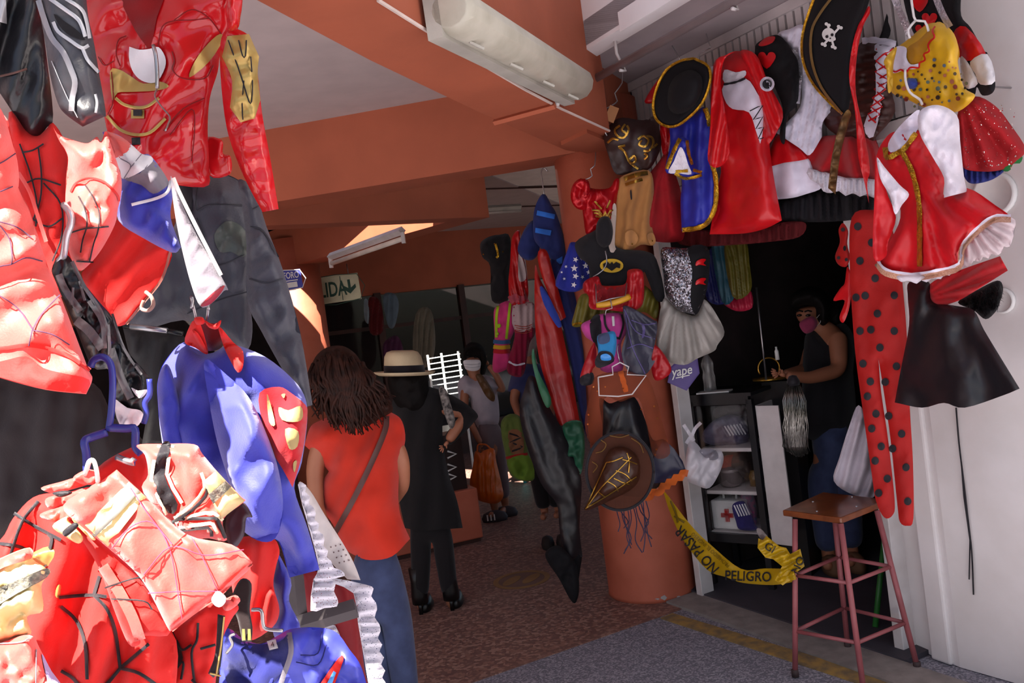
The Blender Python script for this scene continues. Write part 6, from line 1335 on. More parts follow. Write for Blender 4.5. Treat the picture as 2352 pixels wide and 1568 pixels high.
tee = garment('top', [(760, 955), (735, 965), (714, 978), (703, 1008), (699, 1022, 'c'), (725, 1046), (755, 1082, 'c'), (742, 1110), (743, 1168), (770, 1212), (790, 1256), (815, 1275, 'o'), (851, 1286, 'o'), (901, 1277, 'o'), (942, 1237, 'c'), (922, 1190), (915, 1142), (919, 1061), (931, 1010), (924, 968), (905, 950), (870, 938), (810, 935)], d, REDTOP, puff=.15, rad=85, back=1.0,
              folds=(('v', 60, .012, 20), ('n', 55, .014), ('v', 90, .012, 70)), parent=p1)
strip('bag_strap', p1, [[(888, 955), (884, 990), (850, 1070), (810, 1150), (770, 1222)]], 13, M('strap_brown', '4a2a26', rough=.5), lift=.01, on=tee)
jn = [N(862, 1215, d, 50, 40), N(872, 1310, d, 62, 50), N(848, 1400, d, 44), N(872, 1560, d, 33), N(892, 1680, d, 26), N(902, 1400, d, 46), N(928, 1550, d, 34), N(942, 1672, d, 26)]
skin('jeans', jn, chain(0, 1) + chain(1, 2, 3, 4) + chain(1, 5, 6, 7), DENIM, p1, root=1)
for x in (884, 944): MB().lathe([(.045, 0), (.05, .03), (.042, .07), (.02, .085)], at(x, 1704, d - .05), 14, sy=2.2).w('shoe', M('shoe_dark', '26201f'), p1, True)
hr = [(710, 858), (724, 820), (750, 798), (786, 794), (816, 812), (838, 845), (862, 880), (892, 912), (902, 942), (880, 958), (850, 983), (812, 974), (776, 955), (745, 946), (728, 922), (724, 896), (712, 876)]
garment('hair', hr, d - .06, HAIRB, puff=.16, rad=70, back=1.0, folds=(('n', 22, .016), ('v', 18, .012, 20)), parent=p1)
rn = random.Random(11); lk = []
for k in range(260):
    t = rn.random(); x0 = 722 + 110 * t + rn.uniform(-8, 8); y0 = 806 + 26 * abs(t - .45) * 2 + rn.uniform(0, 30)
    x1 = 722 + 172 * t + rn.uniform(-14, 14); y1 = 918 + 48 * math.sin(math.pi * t) + rn.uniform(-24, 34) + (t - .5) * 6
    dd = d - .10 - .11 * math.sin(math.pi * t); w_ = rn.uniform(-15, 15)
    lk.append([(x0, y0, dd), ((x0 * 2 + x1) / 3 + w_, y0 + (y1 - y0) * .33, dd - .05), ((x0 + x1 * 2) / 3 - w_, y0 + (y1 - y0) * .67, dd - .03), (x1 + w_ * .6, y1, dd + .02)])
hair_locks('hair_locks', p1, lk, HAIRB, .0085)['kind'] = 'stuff'

# --- woman in black with a straw hat
d = 5.25
p2 = thing('person', at(1000, 1405, d), 'woman in a long black coat and cream straw hat, seen from behind', 'person')
nodes = [N(985, 1130, d, 22, 18), N(965, 1040, d, 20, 18), N(955, 945, d, 24, 20), N(943, 905, d, 13), N(936, 880, d, 23, 27), N(932, 850, d, 22, 26),
         N(1000, 930, d, 18), N(1070, 952, d, 15), N(1028, 1015, d - .05, 12), N(928, 945, d + .05, 7), N(938, 1050, d + .08, 6), N(948, 1120, d + .12, 7),
         N(970, 1220, d, 12), N(964, 1320, d, 10), N(966, 1390, d, 11), N(1012, 1220, d, 12), N(1028, 1320, d, 10), N(1034, 1385, d, 11), N(975, 1402, d + .1, 8), N(1048, 1396, d + .1, 8)]
ed = chain(0, 1, 2, 3, 4, 5) + chain(2, 6, 7, 8) + chain(2, 9, 10, 11) + chain(0, 12, 13, 14, 18) + chain(0, 15, 16, 17, 19)
skin('body', nodes, ed, SKIN, p2)
hand('hand', p2, (1030, 1013), (1020, 1024), d - .08, [(1026, 1030, -.01), (1008, 1024, -.01), (1008, 1031, -.01), (1011, 1037, -.01), (1016, 1040, 0)], rpx=3.4)
coat = garment('coat', [(906, 905), (935, 885), (968, 884), (1012, 896), (1062, 921), (1096, 950), (1090, 968), (1050, 1010), (1030, 1022), (1022, 1000), (1050, 962), (1030, 950), (1016, 980), (1026, 1070), (1050, 1150), (1063, 1212, 'co'), (1010, 1216, 'o'), (966, 1219, 'o'), (930, 1212, 'c'), (916, 1132), (922, 1000), (902, 950)], d, cloth('coat_black', '0f0c0e'), puff=.13, rad=55, back=1.0, folds=(('v', 50, .014, 5), ('n', 40, .01)), parent=p2)
tr_ = [N(980, 1090, d, 30, 26), N(988, 1170, d, 36, 30), N(967, 1225, d, 28), N(966, 1372, d, 20), N(1014, 1225, d, 28), N(1034, 1368, d, 20)]
skin('trousers', tr_, chain(0, 1) + chain(1, 2, 3) + chain(1, 4, 5), cloth('trouser_black', '110d10'), p2, root=1)
for x, y in ((968, 1398), (1040, 1396)):
    p = at(x, y, d); b = MB(); b.lathe([(.05, .0), (.052, .05), (.045, .14), (.05, .22)], (p.x, p.y, .06), 14)
    b.lathe([(.04, 0), (.05, .02), (.035, .07), (.01, .08)], (p.x + .02, p.y + .08, .0), 14, sy=2.4); b.box((p.x, p.y - .03, .04), (.022, .022, .08))
    b.w('boot', M('boot_black', '0c0a0b', rough=.35), p2, True)
garment('hair', [(892, 862), (930, 850), (975, 858), (985, 890), (980, 930), (955, 950), (920, 940), (898, 905)], d - .05, HAIRK, puff=.11, rad=32, back=1.0, folds=(('n', 14, .012),), parent=p2)
sc = garment('scarf', [(1008, 890), (1024, 894), (1036, 930), (1046, 968), (1036, 985), (1024, 960), (1014, 925)], d - .12, M('scarf_print', '2a2626', rough=.8, c2='8a827c', vscale=45), puff=.03, rad=10, parent=p2)
hb = at(930, 858, d); HX = (at(980, 855, d) - at(880, 857, d)).normalized(); HZ = (at(931, 800, d) - at(937, 850, d)).normalized(); HY = HZ.cross(HX).normalized()
HR = Matrix((HX, HY, HZ)).transposed(); k = d / F
STRAW = M('straw', 'cdb996', rough=.8, bump=.5, scale=160, var=.08)
b = MB(); b.lathe([(46 * k, 0), (45 * k, 22 * k), (42 * k, 40 * k), (36 * k, 50 * k), (24 * k, 54 * k), (10 * k, 50 * k), (1 * k, 49 * k)], hb, 36, ax=HR, sy=1.15).w('hat_crown', STRAW, p2, True)
MB().lathe([(46 * k, -2 * k), (60 * k, -3 * k), (69 * k, 2 * k), (70 * k, 5 * k), (66 * k, 5 * k), (58 * k, 1 * k), (46 * k, 2 * k)], hb, 36, ax=HR, sy=1.2).w('hat_brim', STRAW, p2, True)
MB().lathe([(46.5 * k, 1 * k), (47 * k, 2 * k), (46 * k, 19 * k), (45 * k, 20 * k)], hb, 36, ax=HR, sy=1.15).w('hat_band', BLKP, p2, True)

# --- young woman with a face mask and an orange bag
d = 7.5
TEE = cloth('grey_tee', 'a49aa4')
p3 = thing('person', at(1150, 1185, d), 'young woman in a grey tee and white face mask, hand raised to her hair', 'person')
nodes = [N(1122, 1000, d, 20, 16), N(1112, 940, d, 20, 16), N(1100, 890, d, 22, 16), N(1092, 868, d, 10), N(1086, 840, d, 18, 21), N(1085, 818, d, 17, 20),
         N(1068, 890, d - .05, 12), N(1066, 940, d - .08, 10), N(1090, 990, d - .15, 8), N(1104, 1018, d - .18, 7),
         N(1128, 880, d, 12), N(1158, 898, d - .02, 9), N(1140, 862, d - .04, 8), N(1122, 838, d - .04, 7),
         N(1118, 1070, d, 18), N(1132, 1140, d, 12), N(1138, 1176, d, 8), N(1140, 1070, d + .05, 18), N(1156, 1130, d + .1, 12), N(1162, 1166, d + .1, 8), N(1126, 1184, d - .12, 7), N(1150, 1178, d - .06, 7)]
ed = chain(0, 1, 2, 3, 4, 5) + chain(2, 6, 7, 8, 9) + chain(2, 10, 11, 12, 13) + chain(0, 14, 15, 16, 20) + chain(0, 17, 18, 19, 21)
skin('body', nodes, ed, SKIN, p3)
hand('hand', p3, (1122, 838), (1116, 828), d - .05, [(1110, 834, -.01), (1106, 822, -.02), (1108, 818, -.02), (1112, 816, -.02), (1117, 816, -.01)], rpx=2.8)
hand('hand', p3, (1104, 1016), (1107, 1028), d - .19, [(1102, 1034, -.01), (1104, 1040, .01), (1107, 1042, .01), (1110, 1041, .01), (1113, 1037, .01)], rpx=2.8)
garment('tee', [(1072, 862), (1058, 868), (1051, 884), (1054, 918, 'c'), (1080, 914, 'c'), (1084, 940), (1096, 980), (1120, 984), (1145, 972), (1146, 930), (1142, 900), (1150, 892), (1136, 872), (1112, 860), (1092, 868)], d, TEE, puff=.16, rad=28, back=1.0, folds=(('n', 18, .01),), parent=p3)
skin('trousers', [N(1116, 950, d, 26, 22), N(1124, 1000, d, 32, 26), N(1122, 1060, d, 23), N(1136, 1155, d, 17), N(1142, 1060, d + .05, 23), N(1158, 1146, d + .1, 16)], chain(0, 1) + chain(1, 2, 3) + chain(1, 4, 5), cloth('grey_brown_trouser', '6a5a5e'), p3, root=1)
for i, (x, y, dz) in enumerate(((1136, 1184, -.06), (1160, 1176, .06))):
    p = at(x, y, d + dz)
    b = MB(); b.lathe([(.05, 0), (.055, .03), (.045, .07), (.02, .09)], (p.x, p.y, 0), 14, sx=2.1).w('shoe', M('shoe_grey', '3c3438', rough=.7), p3, True)
    for q in (-.03, 0, .03): MB().box((p.x + q - .03, p.y - .055, .045), (.012, .01, .05)).w('stripe', WHITEPL, p3)
garment('hair', [(1064, 822), (1066, 800), (1080, 786), (1100, 790), (1114, 808), (1118, 830), (1108, 842), (1104, 812), (1088, 804), (1070, 812), (1066, 832)], d - .13, HAIRK, puff=.05, rad=12, back=1.6, folds=(('n', 10, .008),), parent=p3)
garment('hair_back', [(1066, 815), (1072, 795), (1092, 786), (1112, 800), (1118, 835), (1112, 862), (1100, 868), (1076, 850)], d + .06, HAIRK, puff=.09, rad=20, back=.8, parent=p3)
garment('ponytail', [(1092, 862), (1106, 860), (1122, 880), (1136, 905), (1134, 922), (1118, 912), (1104, 888)], d - .13, M('fair_brown_hair', '5a3c20', rough=.5, bump=.5), puff=.04, rad=10, folds=(('n', 8, .01),), parent=p3)
mk = garment('face_mask', [(1065, 828), (1084, 826), (1103, 828), (1102, 846), (1090, 852), (1072, 849), (1066, 840)], d - .15, WHITEC, puff=.035, rad=14, folds=(), parent=p3)
strip('mask_pleat', mk, [[(1066, 836), (1084, 837), (1103, 835)], [(1067, 842), (1086, 844), (1102, 841)]], 1.2, cloth('pleat_grey', 'aaa6ae'), on=mk)
for x in (1074, 1092):
    MB().lathe([(.012, -.004), (.013, .002), (.001, .006)], at(x, 820, d - .155), 12, ax=Matrix.Rotation(math.pi / 2, 3, 'X'), sy=.6).w('eye', M('eye_dark', '1a1210', rough=.2), p3, True)
    MB().tube([at(x - 6, 814.5, d - .15), at(x, 812.5, d - .16), at(x + 6, 814, d - .15)], .004, 5).w('eyebrow', HAIRK, p3, True)
bag = garment('orange_bag', [(1092, 1036), (1104, 1040), (1112, 1034), (1134, 1030), (1140, 1060), (1152, 1110), (1156, 1140), (1140, 1156), (1108, 1152), (1090, 1140), (1079, 1110), (1086, 1070)], d - .22, M('orange_plastic_film', 'd8641a', rough=.35, bump=.5, scale=25, trans=.2), puff=.11, rad=30, back=1.0, folds=(('v', 18, .016, 0), ('n', 14, .012)), label='orange plastic carrier bag held by the young woman in grey', cat='bag')
wire('handle', [(1096, 1040, d - .22), (1098, 1022, d - .21), (1108, 1020, d - .2)], .008, M('orange_plastic_film', 'd8641a'), parent=bag)
wire('handle', [(1130, 1034, d - .22), (1118, 1022, d - .21), (1108, 1020, d - .2)], .008, M('orange_plastic_film', 'd8641a'), parent=bag)
# --- shopper in a blue tee half hidden by the capes
d = 6.4
p4 = thing('person', at(1250, 1190, d), 'shopper in a blue tee and white cap half hidden behind the red cape', 'person')
nodes = [N(1240, 1000, d, 30, 22), N(1230, 930, d, 20, 18), N(1222, 860, d, 22, 18), N(1216, 832, d, 11), N(1214, 800, d, 20, 24), N(1212, 778, d, 19, 23),
         N(1190, 870, d - .03, 14), N(1180, 920, d - .05, 11), N(1196, 960, d - .12, 9), N(1214, 975, d - .18, 7), N(1254, 870, d, 14), N(1266, 930, d, 11), N(1262, 985, d - .05, 8),
         N(1232, 1080, d, 20), N(1246, 1140, d, 13), N(1252, 1180, d, 9), N(1262, 1080, d, 20), N(1276, 1140, d, 13), N(1284, 1176, d, 9), N(1246, 1190, d - .1, 8), N(1276, 1186, d - .1, 8)]
ed = chain(0, 1, 2, 3, 4, 5) + chain(2, 6, 7, 8, 9) + chain(2, 10, 11, 12) + chain(0, 13, 14, 15, 19) + chain(0, 16, 17, 18, 20)
skin('body', nodes, ed, SKIN, p4)
hand('hand', p4, (1214, 975), (1224, 980), d - .19, [(1222, 972, -.01), (1236, 976, 0), (1237, 980, 0), (1236, 985, 0), (1232, 989, 0)], rpx=3)
garment('tee', [(1200, 832), (1180, 848), (1170, 878), (1166, 898, 'c'), (1192, 906, 'c'), (1196, 950), (1198, 1000), (1262, 1000), (1264, 900), (1276, 890), (1262, 850), (1236, 834)], d, cloth('slate_blue_tee', '2f3560'), puff=.15, rad=30, back=1.0, folds=(('n', 20, .01),), parent=p4)
skin('trousers', [N(1236, 960, d, 30, 24), N(1244, 1010, d, 34, 26), N(1236, 1080, d, 25), N(1250, 1170, d, 18), N(1264, 1080, d, 25), N(1280, 1166, d, 18)], chain(0, 1) + chain(1, 2, 3) + chain(1, 4, 5), BLACK, p4, root=1)
garment('cap', [(1203, 762), (1215, 752), (1228, 750), (1232, 790), (1224, 812), (1206, 820), (1194, 810), (1200, 785)], d - .16, cloth('cap_white', 'c8b8b8'), puff=.05, rad=14, back=1.5, parent=p4)
for x, y in ((1250, 1184), (1284, 1182)):
    p = at(x, y, d); MB().lathe([(.045, 0), (.05, .03), (.04, .07), (.015, .085)], (p.x, p.y - .05, 0), 14, sy=2.0).w('shoe', M('shoe_dark', '26201f'), p4, True)
# --- shopkeeper inside
d = 5.0
p5 = thing('person', at(1930, 1300, d), 'shopkeeper in a black sleeveless top, pink mask and jeans, looking down', 'person')
nodes = [N(1905, 980, d, 34, 26), N(1905, 880, d, 38, 28), N(1905, 790, d, 30, 26), N(1885, 750, d, 20), N(1860, 725, d, 32, 36), N(1858, 700, d, 32, 36),
         N(1925, 780, d - .12, 24), N(1928, 850, d - .18, 20), N(1860, 868, d - .25, 15), N(1805, 862, d - .3, 11), N(1868, 790, d + .12, 22), N(1850, 850, d + .05, 17), N(1800, 860, d - .12, 11),
         N(1888, 1090, d, 26), N(1896, 1200, d, 18), N(1905, 1290, d, 16), N(1936, 1090, d, 26), N(1947, 1200, d, 18), N(1958, 1280, d, 16), N(1900, 1300, d - .14, 12), N(1952, 1292, d - .14, 12)]
ed = chain(0, 1, 2, 3, 4, 5) + chain(2, 6, 7, 8, 9) + chain(2, 10, 11, 12) + chain(0, 13, 14, 15, 19) + chain(0, 16, 17, 18, 20)
skin('body', nodes, ed, SKIN, p5)
hand('hand', p5, (1805, 862), (1790, 858), d - .31, [(1796, 848, -.01), (1774, 852, -.01), (1772, 858, -.01), (1774, 864, -.01), (1778, 869, 0)], rpx=4.4)
hand('hand', p5, (1800, 860), (1786, 854), d - .13, [(1792, 846, 0), (1772, 846, .01), (1770, 852, .01), (1771, 858, .01), (1774, 863, .01)], rpx=4.4)
garment('top', [(1868, 752), (1890, 762), (1912, 745), (1945, 745), (1966, 790), (1960, 850), (1966, 930), (1960, 1000), (1905, 1010), (1850, 1000), (1842, 900), (1846, 800), (1852, 765)], d, BLACK, puff=.17, rad=50, back=1.0, folds=(('n', 40, .012),), parent=p5)
skin('jeans', [N(1905, 930, d, 44, 34), N(1910, 1010, d, 54, 42), N(1888, 1100, d, 42), N(1903, 1270, d, 28), N(1936, 1100, d, 42), N(1956, 1262, d, 28)], chain(0, 1) + chain(1, 2, 3) + chain(1, 4, 5), DENIM, p5, root=1)
for x, y in ((1905, 1300), (1956, 1294)):
    p = at(x, y, d); MB().lathe([(.05, 0), (.055, .03), (.045, .08), (.02, .1)], (p.x, p.y - .05, .02), 14, sy=2.0).w('shoe', M('shoe_tan', '6a4a34'), p5, True)
garment('hair', [(1815, 700), (1820, 675), (1850, 658), (1885, 662), (1906, 690), (1908, 730), (1890, 748), (1876, 730), (1872, 706), (1850, 700), (1830, 704)], d - .1, HAIRK, puff=.13, rad=30, back=1.4, folds=(('n', 14, .01),), parent=p5)
garment('bun', [(1890, 690), (1925, 690), (1940, 725), (1925, 760), (1898, 755)], d + .02, HAIRK, puff=.08, rad=20, folds=(('n', 12, .012),), parent=p5)
mk = garment('face_mask', [(1836, 742), (1848, 732), (1866, 726), (1878, 740), (1870, 758), (1852, 766), (1840, 756)], d - .17, cloth('mask_pink', '8a3050'), puff=.04, rad=16, folds=(), parent=p5)
wire('ear_loop', [(1876, 730, d - .16), (1884, 722, d - .14), (1884, 740, d - .14), (1874, 750, d - .16)], .002, WHITEPL, parent=p5)
for x in (1836, 1856):
    MB().lathe([(.014, -.004), (.015, .002), (.001, .006)], at(x, 724, d - .175), 12, ax=Matrix.Rotation(math.pi / 2, 3, 'X'), sy=.5).w('eye', M('eye_dark', '1a1210'), p5, True)
    MB().tube([at(x - 8, 716, d - .17), at(x, 713, d - .18), at(x + 8, 715, d - .17)], .005, 5).w('eyebrow', HAIRK, p5, True)
# ================================================================ shop doorway: stool, cabinet, tape, small goods
PINKM = M('pink_painted_steel', '9a5458', rough=.45, bump=.15, scale=30, c2='85484c', vscale=10)
WOODS = M('varnished_wood', '7a4020', rough=.3, coat=.3, bump=.15, scale=20, c2='5a2a12', vscale=14)
ZT = .69
feet = [atz(1827, 1553, 0), atz(1984, 1588, 0), atz(2107, 1535, 0), atz(1948, 1489, 0)]
tops = [atz(1826, 1192, ZT - .02), atz(1931, 1202, ZT - .02), atz(2014, 1172, ZT - .02), atz(1914, 1160, ZT - .02)]
st_c = sum(feet, Vector()) / 4
g = thing('bar_stool', st_c, 'tall bar stool with a square wooden seat and pink steel legs', 'stool')
seat = [atz(1797, 1174, ZT), atz(1931, 1192, ZT), atz(2041, 1149, ZT), atz(1890, 1132, ZT)]
o = MB().prism([p.to_2d() for p in seat], ZT - .022, ZT + .006).w('seat', WOODS, g); bevel(o, .006)
for a, b in zip(tops, feet):
    MB().tube([a, b + Vector((0, 0, .01))], .0125, 10).w('leg', PINKM, g, True)
    MB().lathe([(.016, 0), (.016, .03), (.013, .032)], b, 12).w('foot_cap', M('rubber', '3a2c2c', rough=.7), g, True)
for t in (.36, .715):
    pts = [a + (b - a) * t for a, b in zip(tops, feet)]
    for i in range(4): MB().tube([pts[i], pts[(i + 1) % 4]], .009, 8).w('stretcher', PINKM, g, True)
for x, y in ((1867, 1152), (1876, 1174), (1957, 1141), (1967, 1163)): MB().lathe([(.006, 0), (.005, .003), (.001, .004)], atz(x, y, ZT + .006), 8).w('screw', STEEL, g)

# glass fronted cabinet
ca, cb = atz(1640, 1338, .02), atz(1775, 1352, .02)
cx_ = (cb - ca); cx_.z = 0; CWd = cx_.length; cx_.normalize(); cy_ = Vector((-cx_.y, cx_.x, 0)); cy_ = cy_ if cy_.y > 0 else -cy_
CD = .34
def cab(u, v, z): return ca + cx_ * u + cy_ * v + Vector((0, 0, z - ca.z))
g = thing('glass_cabinet', ca, 'black framed glass cabinet with white shelves in the shop doorway', 'cabinet')
BLKF = M('black_frame', '141318', rough=.4); WSH = M('white_shelf', 'cfc8c8', rough=.5)
rzc = math.atan2(cx_.y, cx_.x)
Z0, Z1 = .30, 1.10
for u in (0, CWd):
    for v in (0, CD): c = cab(u, v, 0); MB().box((c.x, c.y, (Z1 + .02) / 2), (.035, .035, Z1 - .02), rzc).w('post', BLKF, g)
for z in (Z0, Z1):
    for v in (0, CD): c = cab(CWd / 2, v, z); MB().box((c.x, c.y, z), (CWd, .035, .05), rzc).w('rail', BLKF, g)
for z in (Z0 + .02, .56, .81): c = cab(CWd / 2, CD / 2, z); MB().box((c.x, c.y, z), (CWd - .04, CD - .03, .02), rzc).w('shelf', WSH, g)
c = cab(CWd / 2, CD / 2, Z1 + .02); MB().box((c.x, c.y, Z1 + .03), (CWd + .04, CD + .04, .02), rzc).w('top', BLKF, g)
c = cab(CWd / 2, CD - .01, .7); MB().box((c.x, c.y, .7), (CWd, .01, Z1 - Z0), rzc).w('back_panel', M('cab_back', '2c262a', rough=.7), g)
c = cab(CWd + .012, CD * .55, .7); MB().box((c.x, c.y, .68), (.012, CD * .8, Z1 - Z0 - .05), rzc).w('side_panel', WSH, g)
c = cab(CWd / 2, -.012, .7); MB().box((c.x, c.y, .7), (CWd - .05, .005, Z1 - Z0 - .06), rzc).w('glass_pane', M('clear_glass', 'ffffff', rough=.03, trans=1, alpha=.15, bump=0), g)
# open door leaf of the cabinet, white edged
dl = thing('cabinet_door', cab(CWd + .03, 0, .02), 'open white cabinet door leaf edge beside the black cabinet', 'door')
q1_, q2_ = cab(CWd + .03, 0, 0), cab(CWd + .17, -.02, 0)
MB().prism([q1_.to_2d(), q2_.to_2d(), (q2_ + cy_ * .012).to_2d(), (q1_ + cy_ * .012).to_2d()], .28, 1.06).w('leaf', WSH, dl)
# contents
dcab = 4.86
g = garment('striped_pack', [(1616, 990), (1640, 965), (1680, 952), (1712, 968), (1718, 1012), (1690, 1022), (1640, 1022), (1615, 1012)], 5.02, M('film_purple', '3c3450', rough=.3, bump=.6, scale=30, c2='6a6478', vscale=22), puff=.05, rad=20, folds=(('n', 12, .014),), label='purple and white striped pack in clear film on the top cabinet shelf', cat='pack')
for k in range(6): strip('stripe', g, [[(1664 + k * 7, 978 - k), (1678 + k * 7, 1000 - k * .6)]], 3, WHITEC)
g = garment('crumpled_film', [(1640, 940), (1680, 925), (1716, 935), (1718, 955), (1680, 950), (1645, 960)], 5.05, M('clear_film', '6a5e5e', rough=.2, bump=.8, scale=40, alpha=.7), puff=.04, rad=14, folds=(('n', 10, .014),), label='crumpled clear film above the striped pack', cat='pack')
p = cab(.12, .14, .57)
g = MB(); g.lathe([(.055, 0), (.07, .02), (.07, .09), (.073, .095)], p, 20); g = g.w('steel_pot', M('pot_steel', '8a8080', rough=.25, metal=.7), None, True); tag(g, 'small steel pot on the middle cabinet shelf', 'pot')
b_ = MB().lathe([(.073, .0955), (.06, .11), (.012, .118), (.012, .135), (.001, .136)], p, 20).w('lid', M('pot_lid', '9a8e8e', rough=.2, metal=.5), g, True)
g = MB().lathe([(.03, 0), (.032, .06), (.022, .08), (.022, .09), (.001, .091)], cab(.26, .16, .57), 14).w('small_jar', M('amber_jar', '7a5a2a', rough=.2), None, True); tag(g, 'amber jar beside the steel pot on the cabinet shelf', 'jar')
g = garment('red_wrapped_pack', [(1652, 1050), (1690, 1044), (1700, 1060), (1680, 1078), (1655, 1072)], 5.05, M('red_film', '8a2018', rough=.3, bump=.5), puff=.03, rad=12, label='red wrapped pack behind the steel pot', cat='pack')
g = garment('brown_wig_pack', [(1688, 1040), (1716, 1036), (1726, 1070), (1724, 1104), (1700, 1090), (1680, 1070)], 5.02, M('wig_brown', '2c201c', rough=.7, bump=.8), puff=.05, rad=16, folds=(('n', 8, .012),), label='dark brown fluffy wig on the middle cabinet shelf', cat='wig')
# first aid box
p = cab(.12, .1, .33); fa = thing('first_aid_box', p, 'white first aid box with a red cross on the bottom shelf', 'box')
o = MB().box((p.x, p.y, .42), (.20, .12, .17), rzc).w('case', WHITEPL, fa); bevel(o, .01)
cf = p - cy_ * .064
MB().box((cf.x, cf.y, .42), (.075, .006, .025), rzc).w('cross_bar', M('cross_red', 'b01c1c', rough=.5), fa); MB().box((cf.x, cf.y, .42), (.025, .006, .075), rzc).w('cross_bar', M('cross_red', 'b01c1c'), fa)
MB().tube([p + Vector((0, 0, .175)) - cx_ * .04, p + Vector((0, 0, .21)) - cx_ * .04, p + Vector((0, 0, .21)) + cx_ * .04, p + Vector((0, 0, .175)) + cx_ * .04], .008, 6).w('handle', WHITEPL, fa)
g = garment('flag_cloth', [(1682, 1160), (1706, 1150), (1720, 1168), (1732, 1200), (1740, 1216), (1700, 1216), (1690, 1196)], 4.88, cloth('flag_purple', '2c2660'), puff=.03, rad=12, label='navy cloth with white stripes beside the first aid box', cat='cloth')
for k in range(5): strip('stripe', g, [[(1686 + k * 6, 1160 - k), (1698 + k * 6, 1186 - k)]], 3, WHITEC)
g = garment('bright_film', [(1700, 1140), (1728, 1132), (1738, 1170), (1736, 1205), (1720, 1170)], 5.0, M('party_film', '2a6a7a', rough=.3, c2='b04a7a', vscale=40, bump=.5), puff=.03, rad=10, label='colourful party film behind the striped cloth', cat='pack')
# bottle, papers
p = cab(.08, .1, Z1 + .04)
bt = thing('water_bottle', p, 'clear plastic water bottle standing on the glass cabinet', 'bottle')
PET = M('pet_plastic', 'd8d4d4', rough=.08, trans=.85, bump=.4, scale=14, alpha=.8)
MB().lathe([(.034, 0), (.037, .01), (.034, .05), (.037, .09), (.03, .12), (.036, .15), (.034, .18), (.016, .215), (.014, .23)], p, 20).w('body', PET, bt, True)
MB().lathe([(.017, .228), (.017, .246), (.001, .247)], p, 14).w('cap', M('cap_red', '8a1c1c'), bt, True)
c = cab(.13, .05, Z1 + .045); pp = MB().box((c.x, c.y, Z1 + .046), (.19, .1, .008), rzc + .2).w('paper_stack', WHITEPL); tag(pp, 'white paper sheets lying beside the water bottle', 'paper')
# white carrier bag tied to the door post
g = garment('white_carrier_bag', [(1584, 1010), (1602, 1020), (1620, 1040), (1650, 1032), (1662, 1048), (1655, 1080), (1630, 1120), (1600, 1114), (1576, 1100), (1574, 1060)], 4.68, M('white_film', 'cfc9d0', rough=.4, bump=.4, scale=30, sheen=.2), puff=.07, rad=28, folds=(('n', 18, .016),), label='white plastic carrier bag tied to the door post', cat='bag')
for q in ([(1570, 975), (1580, 990), (1594, 1012)], [(1610, 970), (1596, 985), (1586, 1010)], [(1588, 1000), (1576, 1018)]): strip('handle', g, [q], 8, M('white_film', 'cfc9d0'), lift=.02)
patch('opening', g, [(1606, 1036), (1624, 1030), (1644, 1034), (1650, 1052), (1630, 1056)], M('film_shade', '8f8a94', rough=.5), lift=.004)
# hazard tape
TAPE = M('hazard_tape', 'b08c10', rough=.35, bump=.15, scale=20, alpha=1)
g = garment('hazard_tape', [(1522, 1124, 'c'), (1536, 1140), (1587, 1206), (1634, 1252), (1702, 1306), (1757, 1305), (1822, 1306, 'c'), (1822, 1336, 'c'), (1775, 1343), (1706, 1338), (1668, 1325), (1624, 1308), (1572, 1244), (1541, 1182)], 4.18, TAPE, puff=.02, rad=18, folds=(('v', 50, .006, 40),), tilt=(-.0026, 0), label='yellow hazard tape reading PELIGRO and NO PASAR across the doorway', cat='tape', back=.1)
lettering('lettering', g, 'NO PASAR', 1601, 1262, 34, BLKP, 228, sx=.82, lift=.008, flipx=1, bold=.01)
lettering('lettering', g, 'PELIGRO', 1718, 1324, 32, BLKP, 2, sx=.86, lift=.008, bold=.012)
lettering('small_lettering', g, 'PROHIBIDO EL INGRESO', 1632, 1262, 13, M('tape_dark_yellow', '6a5410', rough=.5), 222, sx=.8, lift=.008)
strip('mark', g, [[(1540, 1150), (1552, 1180), (1556, 1200)], [(1548, 1185), (1572, 1200)]], 4, M('tape_dark_yellow', '6a5410'), lift=.008)
kt = garment('knot', [(1742, 1236, 'c'), (1752, 1240, 'c'), (1760, 1230, 'c'), (1790, 1254, 'c'), (1806, 1258, 'c'), (1815, 1272, 'c'), (1838, 1260, 'c'), (1848, 1300, 'c'), (1830, 1314, 'c'), (1822, 1306, 'c'), (1830, 1330, 'c'), (1808, 1336, 'c'), (1798, 1344, 'c'), (1780, 1332, 'c'), (1796, 1300, 'c'), (1776, 1284, 'c'), (1758, 1280, 'c'), (1740, 1258, 'c')], 3.76, TAPE, puff=.018, rad=10, folds=(('n', 20, .022), ('v', 16, .012, 60)), parent=g, sm=2)
lettering('lettering', kt, 'NO', 1834, 1298, 26, BLKP, -64, lift=.012, on=kt, bold=.01)
lettering('lettering', kt, 'GI', 1768, 1258, 26, BLKP, 30, lift=.012, on=kt)
garment('clear_tape', [(1738, 1214), (1750, 1216), (1768, 1240), (1756, 1244), (1742, 1230)], 3.8, M('clear_film', '6a5e5e'), puff=.012, rad=6, parent=g)
